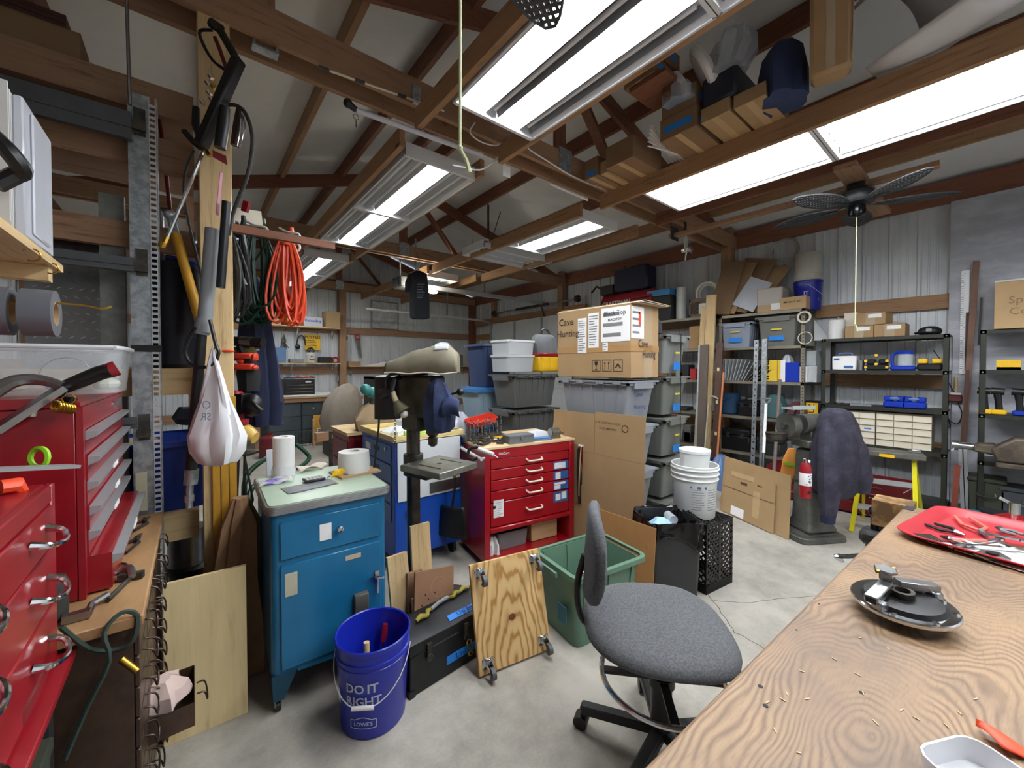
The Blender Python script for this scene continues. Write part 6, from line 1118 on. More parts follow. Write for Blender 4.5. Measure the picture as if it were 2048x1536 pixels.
# right part of the far wall shelf
fx=thing('desk_fan','round caged desk fan with yellow hub on the far wall shelf','fan',P(912,705,D=9.3)); fx.location=(5.05,YF-.22,1.52); K=rz(-YAW)
g=G(); g.M=K; 
for r_ in (.21,.17,.13,.09): g.ring((0,0,.30),r_,.005,(1,0,0),(0,0,1),24,5)
for k in range(12): g.bar((.05*cos(k*pi/6),0,.30+.05*sin(k*pi/6)),(.21*cos(k*pi/6),0,.30+.21*sin(k*pi/6)),.004,.004)
mk('cage',g,GREY,fx); g=G(); g.M=K; g.cyl((0,-.02,.30),(0,.04,.30),.06,n=16); mk('hub',g,YEL,fx); mk('base',G().cyl((0,0,0),(0,0,.02),.09,n=16).cyl((0,.03,.02),(0,.03,.3),.016,n=10),GREY,fx)
for k,(x,l,c,h) in enumerate(((4.85,'left','#3f8a4a',.55),(4.95,'right','#57a84c',.62))): one('green_bottle',G().lathe([(.035,0),(.04,.01),(.04,h*.6),(.015,h*.8),(.013,h)],14),M('bottle_g'+str(k),c,.25,0,.05),l+' tall green bottle behind the caged desk fan','bottle',loc=(x,YF-.15,1.521))
for k,(x,w_,h,c,l) in enumerate(((4.55,.18,.34,'#a7a493','pale jug left of the caged desk fan'),(5.35,.22,.18,'#8a5a42','brown box right of the caged desk fan'),(5.62,.16,.3,'#77786c','grey jar near the navy tote on the far wall shelf'),(3.45,.13,.09,'#1d1d1f','black lump near the hood tip on the far wall shelf'),(3.68,.2,.14,'#b1b2b5','pale carton just left of the hood tip'))): one('shelf_item',G().box(-w_/2,-.07,0,w_/2,.07,h),M('it'+c,c,.5,0,.1),l,'container',loc=(x,YF-.2,1.521),bev=.02)
one('white_sheet',G().prism([(0,0),(.5,0),(.5,.10),(.44,.10)],-.002,.002,'y'),PAPER,'wedge of white paper lying on the far wall shelf right of the post','paper',loc=(3.05,YF-.3,1.521))
# bench with cabinets at the left of the far wall
cbn=thing('wall_bench','wooden bench with white edge in front of the ribbed far wall','bench',(1.05,8.40,0)); mk('top',G().box(-.2,0,.90,1.3,.9,.94),LX,cbn); mk('white_edge',G().box(-.2,-.012,.935,1.3,.9,.955),PAPER,cbn); mk('apron',G().box(-.1,.03,.82,1.75,.07,.895),PX,cbn)
mk('leg',G().box(-.18,.05,0,-.1,.13,.9),PZ,cbn); mk('leg',G().box(1.2,.75,0,1.28,.83,.9),PZ,cbn)
sg_=M('steel_blue_grey','#4f5a60',.4,.3,.08)
for k in range(2):
    t=thing('card_file',('left','right')[k]+' blue-grey steel drawer cabinet under the far wall bench','cabinet',(1.08+.56*k,8.50,0),group='blue-grey steel drawer cabinets'); mk('body',G().box(0,.01,.001,.55,.6,.815),sg_,t)
    for r_ in range(3): d=mk('drawer',G().box(.012,-.006,.02+.262*r_,.538,.01,.272+.262*r_),sg_,t,bev=.004); mk('cup_pull',G().sph((.22,-.012,.16+.262*r_),(.045,.016,.016),12,6).box(.19,-.01,.2+.262*r_,.25,-.006,.215+.262*r_),CHROME,d)
one('steel_disc',G().cyl((0,-.012,0),(0,0,0),.075,n=22),STEEL,'round steel lid hung on the right blue-grey cabinet','disc',loc=(2.07,8.482,.70))
z=.957
pd=thing('drawer_unit','tall cream small-parts drawer unit on the far wall bench','drawer unit',(1.12,8.62,z)); mk('frame',G().box(-.13,0,0,.13,.2,.56),GREY,pd)
for i in range(9):
    for j in range(2): mk('drawer',G().box(-.125+.126*j,-.012,.008+.061*i,-.003+.126*j,0,.062+.061*i),CREAM,pd,bev=.003)
pt=thing('portable_tool_chest','black portable tool chest with three silver drawer bars on the far wall bench','tool chest',(1.62,8.55,z)); mk('body',G().box(-.27,0,0,.27,.28,.30),BLACK,pt,bev=.005)
for k in range(3): d=mk('drawer',G().box(-.25,-.006,.03+.065*k,.25,0,.088+.065*k),BLACK,pt); mk('silver_bar',G().box(-.22,-.012,.045+.065*k,.24,-.006,.065+.065*k),CHROME,d)
mk('badge',G().box(.1,-.01,.235,.2,-.005,.26),PAPER,pt)
for k,(x,c,l) in enumerate(((1.45,'#2f4f6a','blue'),(1.62,'#9c3a2c','red'),(1.78,'#d2603c','orange'),(1.85,'#2a4f50','teal'))): one('hand_tool',G().tube([(-.08,0,.02),(0,.02,.035),(.09,0,.02)],[.012,.022,.012],8),M('tl'+c,c,.5,0,.1),l+' handled tool lying on the black portable tool chest','tool',loc=(x,8.68+.03*k,z+.305))
yl=thing('laser_box','yellow machine panel with a small printed label leaning by the steel cabinets','panel',(1.93,8.15,0)); mk('panel',G().box(-.16,0,.05,.16,.03,.58),M('ochre','#d19b3a',.5,0,.06),yl,bev=.006); lb=mk('label',G().box(-.10,-.002,.22,.10,-.0002,.33),PAPER,yl); g=G(); printlines(g,(0,-.002,.275),(1,0,0),(0,0,1),.17,.09,3,5,.5); mk('print',g,INK,lb); mk('foot',G().box(-.17,-.03,0,-.13,.1,.5),LX,yl); mk('foot',G().box(.13,-.03,0,.17,.1,.2),LX,yl)
pf_=thing('pine_frame','tall narrow pine frame standing right of the yellow panel','frame',(2.30,8.35,0))
for x in (-.14,-.02,.10): mk('upright',G().box(x,0,0,x+.03,.03,.86),LZ,pf_)
for zz in (.02,.62,.83): mk('rung',G().box(-.14,-.008,zz,.13,0,zz+.03),LX,pf_)
one('wire_basket',G().box(-.12,0,0,-.115,.005,.3).box(.115,0,0,.12,.005,.3),IRON,'wire','basket') if 0 else None
wb_=thing('wire_rack','black wire rack on the floor by the blue-grey cabinets','rack',(1.62,8.2,0))
for k in range(6): mk('wire',G().cyl((-.15+.06*k,0,0),(-.15+.06*k,0,.30),.005,n=5),IRON,wb_)
for zz in (.02,.15,.29): mk('wire',G().cyl((-.15,0,zz),(.15,0,zz),.005,n=5),IRON,wb_)
gc=thing('gas_can','dark red ribbed gas can on the floor left of the steel cabinets','gas can',(.98,7.6,0)); mk('body',G().lathe([(.12,0),(.15,.01),(.15,.08),(.145,.1),(.15,.12),(.15,.2),(.145,.22),(.15,.24),(.14,.33),(.05,.37)],24),M('gas_red','#6e1a20',.4,0,.1),gc); mk('spout',G().cyl((0,0,.37),(0,0,.42),.03,n=10),M('gas_red','#6e1a20',.4,0,.1),gc)
# bench vise table and yellow machine on the floor
ym=thing('yellow_machine','rounded yellow machine cover on the floor behind the teal cabinet','machine',(1.22,4.6,0)); g=G(); g.prism([(-.24,.02),(.26,.02),(.26,.16),(.16,.30),(-.08,.33),(-.20,.22)],-.2,.2,'y'); mk('cover',g,M('machine_yellow','#d9a93a',.4,0,.06),ym,bev=.03,seg=2); mk('end_panel',G().prism([(-.22,.03),(-.19,.22),(-.10,.31),(-.10,.03)],-.206,-.2005,'y'),M('panel_dark','#3a2c1c',.5,0,.1),ym); mk('label',G().at(Matrix()).box(.0,-.12,.335,.14,.1,.337),PAPER,ym)
vs_=thing('pipe_vise_stand','rusty bench arm with wooden block beside the red chest','vise',(1.02,4.6,0)); mk('leg',G().cyl((0,0,0),(0,0,.62),.03,n=10),IRON,vs_); mk('arm',G().tube([(-.14,0,.66),(-.02,0,.70),(.10,0,.67),(.14,0,.6)],.02,8),IRON,vs_); mk('block',G().box(-.18,-.05,.60,-.04,.05,.70),PX,vs_); 
vs_.location=(1.33,5.2,0)
# ---------------------------------------------------------------- steel shelving on the right wall
def shelving(name,label,y0,y1,levels,col,x0=5.70,x1=6.12,postw=.04,slots=True,brace=False,h=None):
    m=M('shelf_steel',col,.45,.4,.08); t=thing(name,label,'shelving',(x0,y0,0)); W=y1-y0; D=x1-x0; h=h or levels[-1]
    for x in (0,D):
        for y,s in ((0,1),(W,-1)):
            g=G(); g.box(x-(.0 if x==0 else .003),min(y,y+s*postw),0,x+(.003 if x==0 else 0),max(y,y+s*postw),h); g.box(min(x,x+(.03 if x==0 else -.03)),min(y,y+s*.003),0,max(x,x+(.03 if x==0 else -.03)),max(y,y+s*.003),h)
            if slots and x==0:
                g.mi(1)
                for k in range(int(h/.038)): g.box(-.0008,y+s*.014 if s>0 else y-.026,.02+.038*k,-.0001,y+s*.026 if s>0 else y-.014,.032+.038*k)
            mk('upright',g,[m,INK],t)
    for z in levels: mk('shelf',G().box(.003,.003,z-.006,D-.003,W-.003,z).box(.0,.003,z-.035,.004,W-.003,z).box(D-.004,.003,z-.035,D,W-.003,z),m,t)
    for z in levels:
        for y in (.02,W-.02): mk('bolt',G().cyl((-.006,y,z-.02),(0,y,z-.02),.008,n=8),CHROME,t)
    if brace: mk('cross_brace',G().bar((D-.006,.04,levels[1]-.1),(D-.006,W/2,levels[2]-.05),.02,.003).bar((D-.006,W-.04,levels[1]-.1),(D-.006,W/2,levels[2]-.05),.02,.003),m,t)
    return t
shelving('steel_shelving','tan steel shelving unit with grey totes, post wearing white tape rings',1.47,2.47,(.08,.36,.84,1.31,1.76,2.20),'#8b8474')
shelving('steel_shelving','tan steel shelving unit further left behind the tote columns',2.62,5.2,(.08,.36,.84,1.31,1.76,2.22),'#8b8474')
shelving('dark_shelving','dark steel shelving unit holding the cream drawer units',.31,1.31,(.12,.645,1.065,1.46,1.82),'#34362f',slots=False,brace=True)
shelving('dark_shelving','dark steel shelving unit at the right edge of the photo',-.88,.12,(.12,.62,1.06,1.47,1.84),'#34362f',slots=False)
def S(px,z,X=5.86): 
    p=P(px,735,X=X); return (X,p.y,z+.0015)
W3=R(90)
def sbox(label,px0,px1,z,h,mat,name='box',X=5.74,dep=.25,cat='box',bev=.004,**k):
    a,b=P(px0,735,X=X).y,P(px1,735,X=X).y; y0,y1=min(a,b),max(a,b); return one(name,G().box(0,-(y1-y0)/2,0,dep,(y1-y0)/2,h),mat,label,cat,loc=(X,(y0+y1)/2,z+.0015),bev=bev,**k)
def stote(label,px0,px1,z,h,col,X=5.74,**k):
    a,b=P(px0,735,X=X).y,P(px1,735,X=X).y; w_=abs(a-b); return tote(label,(X+.19,(a+b)/2,z+.0015),(w_,.37,h),pi/2 if 0 else R(90),col,**k) if 0 else tote(label,(X+.14,(a+b)/2,z+.0015),(.37,w_,h),0,col,**k)
for px0,px1,col,l,h in ((1438,1506,'#8a93a2','blue-grey tote with blue tape on the tan shelving',.36),(1512,1598,'#6f706a','grey-green tote with blue tape on the tan shelving, right of the blue-grey one',.40)):
    t=stote(l,px0,px1,1.76,h,col); w_=t.children[0].dimensions.y if 0 else .2
    mk('tape_label',G().box(-.178,-.08,.07,-.175,.08,.13),TAPE,t); t.children[-1].location=(.012,0,0)
    mk('yellow_label',G().box(-.178,-.06,.2,-.175,.06,.218),M('label_yellow','#d8cf3a',.5,0,.04),t); t.children[-1].location=(.004,0,0)
# fan of folders
for k in range(13):
    a=-2+3.6*k if k<9 else 38+5*(k-9); one('file_folder',G().box(0,0,0,.22,.008,.30-.012*max(0,k-8)),M('folder_pale','#a9acae',.6,0,.1) if k<9 else M('folder_grey','#6c6963',.6,0,.1),(('first','second','third','fourth','middle','sixth','seventh','eighth','last')[k]+' pale grey file folder from the left in the fanned row' if k<9 else ('uppermost','upper middle','lower middle','lowest')[k-9]+' dark grey folder slumped right of the fanned row'),'folder',loc=(5.74,2.43-.034*k,1.312),rot=(R(a),0,0),group='fanned file folders' if k<9 else 'slumped file folders')
fr=sbox('yellow, red and white carton with black letters on the tan shelving',1527,1563,1.31,.27,M('carton_yellow','#e8c53a',.6,0,.03)); mk('red_band',G().box(-.0012,-.03,.0,-.0002,.045-.07,.27),RED,fr); fr.children[-1].location=(0,-.03,0); mk('white_band',G().box(-.0014,-.14,0,-.0003,-.09,.27),PAPER,fr) ; lettering(fr,'Firesta',.12,face((-.001,.075,.13),(0,0,1),(0,1,0)),INK,.02)
sbox('royal blue box with pale grid lines right of the yellow carton',1563,1598,1.31,.24,BLUE); one('clear_bag_small',fold(G(),[(0,0,0,.08,.06),(0,0,.05,.07,.05),(0,0,.10,.03,.02)],16,.15,5,3),clear('bag_clear2','#c3cad6',.75,.15),'small clear bag on top of the royal blue box','bag',loc=(5.84,P(1575,735,X=5.84).y,1.553))
t=sbox('white carton with blue shapes at the right of the tan shelving',1598,1614,1.31,.19,PAPER,X=5.76); sbox('pale grey stacked boxes behind the tan shelf post',1614,1634,1.31,.20,M('pale_grey','#b8bdc0',.7,0,.1),X=5.82); sbox('upper pale grey box behind the tan shelf post',1612,1632,1.512,.18,M('pale_grey2','#a7afb0',.7,0,.1),X=5.83)
one('blue_tub',G().lathe([(.12,0),(.14,.02),(.15,.28),(.155,.29)],20,sx=.9).tube([(-.14,.1,.27),(-.17,0,.20),(-.14,-.1,.27)],.006,5),M('tub_blue','#1f3d5a',.5,0,.08),'dark blue tub with wire bail on the tan shelving','tub',loc=S(1458,.84))
def tcase(label,px0,px1,z,h,m=BLACK,X=5.74):
    a,b=P(px0,735,X=X).y,P(px1,735,X=X).y; w_=abs(a-b)/2; t=thing('tool_case',label,'case',(X,(a+b)/2,z+.0015)); mk('body',G().box(0,-w_,0,.28,w_,h*.6),m,t,bev=.012); mk('lid',G().box(-.004,-w_-.003,h*.605,.284,w_+.003,h*.85),m,t,bev=.012); mk('handle',G().tube([(.14,-w_*.5,h*.84),(.14,-w_*.4,h),(.14,w_*.4,h),(.14,w_*.5,h*.84)],.012,8),m,t)
    for s in(-1,1): mk('latch',G().box(-.01,s*w_*.5-.02,h*.5,-.001,s*w_*.5+.02,h*.7),DARK,t)
    return t
tcase('black hard case right of the dark blue tub on the tan shelving',1476,1512,.84,.24); tcase('black tool box with big handle on the lowest visible tan shelf',1444,1500,.36,.34); tcase('low dark case at the bottom right of the tan shelving',1518,1562,.36,.26,DARK)
one('teal_wedge_case',G().prism([(-.12,0),(.12,0),(.12,.16),(.03,.30),(-.06,.30),(-.12,.14)],0,.22,'x'),M('teal_case','#4b6d6f',.5,0,.08),'muted teal wedge-shaped case on the tan shelving','case',loc=S(1545,.84,5.74),bev=.01)
one('maroon_case',G().prism([(-.11,0),(.11,0),(.09,.17),(.03,.22),(-.04,.22),(-.11,.12)],0,.22,'x'),M('maroon','#5b3038',.5,0,.08),'maroon case right of the muted teal one','case',loc=S(1592,.84,5.78),bev=.01)
yb=one('black_yellow_bag',G().box(0,-.1,0,.2,.1,.24),BLACK,'black bag with yellow lettered patch behind the tan shelf post','bag',loc=S(1625,.84,5.85),bev=.02); mk('yellow_patch',G().box(-.003,-.06,.08,-.0005,.06,.22),YEL,yb); lettering(yb,'UZ',.08,face((-.003,0,.15),(0,0,1),(0,1,0)),INK,.02)
for k,(px,z,l) in enumerate(((1613,1.985,'upper'),(1613,1.70,'lower'))): one('tape_ring',G().ring((0,0,0),.062-.012*k+.02*k,.012-.007*k,(0,1,0),(0,0,1),22,8),M('ring_cream','#ded9c8',.4,0,.03),l+' white ring hanging on the tan shelf post','ring',loc=P(1608 if k==0 else 1610,634 if k==0 else 676,X=5.66))
# items on left tan unit
for k,(px,z,w_,h,c,l) in enumerate(((1392,1.76,.22,.34,'#b08c5c','tan paper box upright on the left tan unit beside the leaning boards'),(1368,1.31,.14,.22,'#22252a','dark jar group on the left tan unit, third shelf'),(1358,1.31,.12,.12,'#8b8b80','grey pad low on the left tan unit, third shelf'),(1386,1.31,.10,.16,'#b32b2b','red plastic funnel can on the left tan unit'),(1362,.84,.20,.05,'#2e3030','flat dark case on the left tan unit, fourth shelf'),(1365,.36,.26,.16,'#3a3d3d','wire tote of fittings on the left tan unit'),(1375,.36,.1,.26,'#6a6a6a','grey can at the back of the left tan unit'))):
    one('stored_item',G().box(0,-w_/2,0,.2,w_/2,h),M('it'+c,c,.5,0,.12),l,'container',loc=(5.78,P(px,735,X=5.78).y,z+.0015),bev=.008)
for k in range(4): one('tin_can',G().cyl((0,0,0),(0,0,.16+.02*(k%2)),.045,n=16),M('tin%d'%k,('#3a4038','#55504a','#2c3430','#6b6b66')[k],.4,.4,.1),('first','second','third','last')[k]+' dull can from the right at the back of the left tan unit','can',loc=(5.98,2.95+.13*k,1.3115),group='dull cans on the left tan unit')
pv=thing('floor_jack','dark red jack post with chrome fittings standing before the left tan unit','jack',(5.35,2.95,0)); mk('post',G().cyl((0,0,0),(0,0,.95),.035,n=12),DRED,pv); mk('fitting',G().cyl((-.06,0,.98),(.06,0,.98),.03,n=10).cyl((-.05,0,.72),(.05,0,.72),.028,n=10).cb((0,0,1.03),(.07,.07,.03)),CHROME,pv)
# leaning lengths in front
def lean(name,label,px,y0,y1,X0,X1,fn,cat): 
    b,t_=P(px[1],y1,X=X0),P(px[0],y0,X=X1); b=b-(t_-b)*((b.z-.002)/(t_-b).z); t=thing(name,label,cat,b); d=t_-b; fn(t,d); return t
lean('slotted_angle','galvanised slotted steel angle leaning on the tan shelving',(1513,1505),680,935,5.5,5.62,lambda t,d:(mk('bar',G().bar((0,0,0),d,.05,.004,(1,0,0)),GALV,t),[mk('slot',G().cb(d*((k+.5)/22)-Vector((.0032,0,0)),(.001,.014,.02)),INK,t) for k in range(22)]),'angle')
lean('channel_post','plain galvanised channel leaning right of the slotted angle',(1530,1524),678,930,5.5,5.62,lambda t,d:mk('bar',G().bar((0,0,0),d,.055,.03,(1,0,0)),GALV,t),'post')
lv=lean('wooden_level','long brown wooden spirit level with yellow vials leaning on the tan post',(1440,1432),685,890,5.45,5.6,lambda t,d:(mk('body',G().bar((0,0,0),d,.085,.03,(1,0,0)),M('rosewood','#4f362b',.5,0,.15),t),[mk('vial',G().cb(d*q_-Vector((.02,0,0)),(.006,.03,.045)),M('vial','#d8d29a',.3,0,.05),t) for q_ in (.1,.33,.56,.8)]),'level')
lean('grey_beam','grey aluminium beam leaning left of the wooden level',(1408,1400),690,930,5.3,5.55,lambda t,d:(mk('web',G().bar((0,0,0),d,.13,.02,(1,0,0)),M('beam_brown','#5d5249',.5,.2,.1),t),mk('flange',G().bar(Vector((0,.055,0)),d+Vector((0,.055,0)),.02,.05,(1,0,0)),AL,t)),'beam')
lean('broom_handle','orange-brown broom handle leaning before the tan shelving',(1447,1432),745,945,5.2,5.55,lambda t,d:mk('pole',G().cyl((0,0,0),d,.014,n=8),M('broom_orange','#b56a3c',.5,0,.08),t),'handle')
lean('white_tube_tool','white rod and hook leaning beside the grey beam',(1418,1412),800,870,5.3,5.4,lambda t,d:mk('rod',G().tube([(0,0,0),d*.6,d,d+Vector((0,-.06,.05)),d+Vector((0,-.12,.02))],.012,6),M('cable_tan','#a59b86',.6,0,.1),t),'rod')
lean('board_upright','tall yellowish wooden board standing left of the tan post',(1423,1419),590,690,5.6,5.62,lambda t,d:mk('board',G().bar((0,0,-1.75+1.76),d,.13,.03,(1,0,0)),LZ,t),'board')
lean('board_upright','second narrower wooden board standing beside the yellowish one',(1408,1404),612,690,5.62,5.64,lambda t,d:mk('board',G().bar((0,0,0.01),d,.07,.03,(1,0,0)),LZ,t),'board')
lean('shovel','long handled shovel leaning between shelving and grinder stand',(1560,1548),760,945,5.1,5.55,lambda t,d:mk('pole',G().cyl((0,0,0),d,.018,n=8),M('grey_wood','#6e6660',.7,0,.1),t),'shovel')
lean('d_handle_spade','white and black D-handled spade leaning left of the grinder stand',(1532,1526),808,935,4.9,5.3,lambda t,d:(mk('shaft',G().cyl((0,0,0),d*.5,.016,n=8),BLACK,t),mk('upper_shaft',G().cyl(d*.5,d,.016,n=8),PAPER,t),mk('grip',G().tube([d,d+Vector((0,.05,.06)),d+Vector((0,-.05,.06)),d],.010,6),GREY,t)),'spade')
# things on top of the tan units
zt=2.2215
wr_=thing('wrap_roll','tall roll of white stretch film on top of the left tan unit','roll',(5.9,3.12,zt)); mk('roll',G().cyl((0,0,0),(0,0,.50),.075,n=20),M('film_roll','#c9cac4',.35,0,.05),wr_); mk('core',G().cyl((0,0,.50),(0,0,.515),.035,n=14),CARD,wr_)
mc2=thing('brown_milk_crate','brown lattice milk crate with a paper tag on top of the left tan unit','crate',(5.92,2.78,zt)); mk('frame',G().box(-.15,-.15,0,.15,-.14,.05).box(-.15,.14,0,.15,.15,.05).box(-.15,-.15,.23,.15,-.14,.28).box(-.15,.14,.23,.15,.15,.28).box(-.15,-.15,0,-.14,.15,.05).box(-.15,-.15,.23,-.14,.15,.28).box(-.15,-.15,0,-.13,-.13,.28).box(-.15,.13,0,-.13,.15,.28).box(.13,.13,0,.15,.15,.28).box(-.15,-.15,0,.15,.15,.008),M('crate_brown','#6b5a48',.5,0,.06),mc2); mk('lattice_side',lattice(G(),(-.146,-.13,.05),(0,1,0),(0,0,1),.26,.18,5,5),M('crate_brown','#6b5a48',.5,0,.06),mc2,kind='stuff'); mk('lattice_side',lattice(G(),(-.13,-.146,.05),(1,0,0),(0,0,1),.26,.18,5,5),M('crate_brown','#6b5a48',.5,0,.06),mc2,kind='stuff')
mk('paper_tag',G().box(-.156,-.1,.05,-.153,.0,.2),PAPER,mc2); one('crate_filler',G().box(-.12,-.12,0,.12,.12,.2),DARK,'dark goods inside the brown milk crate','goods',loc=(5.92,2.78,zt+.009)) 
one('white_pipe_ring',G().ring((0,0,.16),.15,.018,(0,1,0),(0,0,1),24,8).ring((.04,0,.15),.13,.016,(0,1,0),(0,0,1),24,8),M('ring_cream','#ded9c8',.4,0,.03),'white plastic hoops standing in the brown milk crate','hoop',loc=(5.92,2.74,zt+.215)) 
for k,(y,l,h,w_) in enumerate(((2.62,'leftmost',.80,.30),(2.56,'second',.78,.30),(2.42,'third',.82,.42),(2.28,'rightmost',.70,.40))): one('flattened_box',G().box(0,0,0,.004,w_,h).box(.006,.02,0,.009,w_-.02,h*.96),CARD if k%2 else CARD3,l+' of the flattened boxes fanned against the right wall','cardboard',loc=(5.72+.015*k,y-.28,zt-.005),rot=(R(8+5*k),R(18+3*k),0),group='fanned flattened boxes')
one('white_sheet_pad',G().box(0,0,0,.01,.30,.42),M('pad_white','#b9bdc6',.6,0,.04),'whitish flattened carton in front of the fanned boxes','cardboard',loc=(5.715,2.05,zt-.005),rot=(R(28),R(14),0))
b=carton('carton wrapped in clear tape and film on top of the tan shelving',(5.88,1.86,2.2015),(.30,.28,.30),0,CARD2,0); mk('film_wrap',G().box(-.153,-.143,.08,.153,.143,.302),clear('film_wrap','#d9dcdf',.45,.15),b,bev=.01); mk('white_label',G().box(-.1545,-.12,.02,-.1535,-.02,.1),PAPER,b)
b=carton('flat brown carton with black label beside the blue bucket on top of the tan shelving',(5.80,1.60,2.2015),(.20,.27,.15),0,CARD2,0); lettering(b,'MOUNT KIT',.035,FX(-.1005,0,.09),INK,.004)
t=bucket('dark blue bucket on top of the tan shelving below the white pail',(5.98,1.52,2.2015),'#15208a',.36,.15,rot=.3,handle=True); mk('lettering',text(G(),'IT',.06,Matrix(),onbucket(.15,1,-1.75,.20),.02),WTX,t); mk('lettering',text(G(),'L',.05,Matrix(),onbucket(.15,1,-.75,.12),.01),WTX,t)
bucket('upturned old white pail on top of the dark blue bucket',(5.98,1.52,2.565+.34),'#b5b2a6',.34,.148,handle=False,flip=True)
one('hose_coil',G().ring((0,0,0),.155,.012,(0,1,0),(0,0,1),30,8).ring((-.02,.01,-.01),.145,.012,(0,1,0),(0,0,1),30,8).ring((-.04,0,-.03),.15,.010,(0,1,0),(0,0,1),30,8),M('hose_pale','#a5a89a',.5,0,.05),'pale hose coil hanging on the ribbed wall above the wrapped carton','hose',loc=P(1570,501,X=XR-.07))
one('wall_wire',G().tube([(0,0,0),(0,.01,-.2),(.0,.0,-.5)],.006,5),STEEL,'thin hanging wire rods left of the pale hose coil','wire',loc=P(1547,495,X=XR-.06))
# far goods above the cave hunting carton
rcse=thing('red_tool_case','long red hard case with pale lettering behind the cave hunting carton','case',(5.72,4.0,2.2215)); mk('body',G().box(0,-.5,0,.35,.55,.42),DRED,rcse,bev=.02); mk('lid',G().prism([(0,.42),(.35,.42),(.35,.52),(.08,.56)],-.5,.55,'y'),RED,rcse,bev=.02); lettering(rcse,'CRAFTSMAN',.10,FX(-.001,.2,.38),PAPER,.012)
one('navy_case',G().box(0,-.33,0,.3,.33,.40),M('navy_hard','#141d38',.45,0,.1),'big navy hard case standing on the long red case','case',loc=(5.74,3.95,2.785),bev=.03); one('dark_saw_tool',G().box(0,-.14,0,.2,.14,.16).tube([(.1,.14,.1),(.1,.3,.2),(.1,.42,.1)],.02,8),BLACK,'black machine with curved handle left of the navy case','tool',loc=(5.74,4.42,2.785),bev=.01)
one('cord_reel',G().cyl((0,0,.2),(0,.12,.2),.18,n=22).cyl((0,.03,.2),(0,.09,.2),.2,n=22),M('reel_blue','#1c5fa8',.45,0,.06),'blue cord reel at the left of the long red case','reel',loc=(5.85,4.75,2.2215)); one('yellow_ring',G().ring((0,0,0),.19,.02,(1,0,0),(0,0,1),22,6),YEL,'yellow ring leaning on the blue cord reel','ring',loc=(5.85,4.90,2.43))
one('paint_tray_box',G().box(0,-.2,0,.25,.2,.10),M('tray_blue','#3f87b8',.45,0,.06),'blue and white tray stack right of the long red case','tray',loc=(5.74,3.42,2.62),bev=.005); one('black_crate_low',G().box(0,-.22,0,.3,.18,.395),BLACK,'black box under the blue and white trays','box',loc=(5.74,3.42,2.2215),bev=.01)
# ---------------------------------------------------------------- dark shelving contents
zt=1.8215
for k,(px,z,l) in enumerate(((1717,zt,'lower left'),(1780,zt,'lower right'),(1745,zt+.135,'upper'))): 
    b=carton(l+' brown carton of the three taped ones on the dark shelving',(5.87,P(px,735,X=5.80).y,z),(.26,.24,.13),R(4-5*k),CARD,0); mk('clear_tape',G().box(-.1315,-.04,-.0,-.1305,.04,.131),clear('tape_film','#d8c8ac',.4,.1),b); mk('white_label',G().box(-.133,-.09,.075,-.1318,.02,.115),PAPER,b)
one('cream_box',G().box(0,-.06,0,.2,.06,.30),CREAM,'cream upright box behind the brown cartons on the dark shelving','box',loc=(5.90,P(1700,735,X=5.9).y,zt),bev=.003); one('white_paper_roll',G().cyl((0,0,0),(0,0,.22),.08,n=20),M('tissue','#e2e2e0',.9,0,.02,30),'white paper roll at the left end of the dark shelving top','roll',loc=(5.86,P(1672,735,X=5.86).y,zt)); one('white_wedge',G().prism([(0,0),(.16,0),(.16,.26)],0,.012,'x'),M('panel_white','#ccd1d4',.35,0,.03),'white triangular board at the left end of the dark shelving top','board',loc=(5.96,P(1660,735,X=5.96).y,zt))
cpz=thing('ball_cap','black cap with pale mark on the right of the dark shelving top','cap',(5.80,P(1858,735,X=5.8).y,zt)); mk('crown',G().sph((0,0,.035),(.08,.09,.055),14,8),BLACK,cpz); mk('brim',G().sph((-.06,.05,.02),(.06,.06,.015),12,6),BLACK,cpz); mk('mark',G().box(-.083,-.02,.03,-.078,.02,.06),GREY,cpz)
zt=1.4615
wbx=sbox('white hard case with handle and printed front on the dark shelving',1664,1712,1.46,.16,PAPER,'white_case',dep=.12,cat='case',bev=.01); mk('handle',G().tube([(.06,-.06,.16),(.06,-.05,.19),(.06,.05,.19),(.06,.06,.16)],.008,6),M('handle_blue','#5a6fa8',.5,0,.05),wbx); mk('blue_print',G().box(-.0012,-.08,.02,-.0003,.0,.05).box(-.0012,.04,.11,-.0003,.09,.135),M('label_blue','#2f5f9e',.6,0,.04),wbx)
def charger(label,px,z,bodym,acc,X=5.80):
    t=thing('battery_charger',label,'charger',(X,P(px,735,X=X).y,z+.0015)); mk('body',G().box(-.06,-.09,0,.06,.09,.07),bodym,t,bev=.015)
    for s in (-1,1): mk('battery',G().box(-.05,s*.05-.035,.0705,.05,s*.05+.035,.12),acc,t,bev=.008)
    return t
t=charger('black charger stack with yellow clips on the dark shelving',1755,1.46,BLACK,BLACK)
for a,b in ((-.095,.02),(-.095,.09),(.075,.02),(.075,.09),(-.01,.055),(-.01,.15)): mk('yellow_clip',G().box(-.066,a,b,-.0605,a+.025,b+.025),YEL,t)
one('small_can',G().cyl((0,0,0),(0,0,.11),.035,n=14),STEEL,'small silver can between white case and black charger','can',loc=(5.8,P(1721,735,X=5.8).y,1.4615))
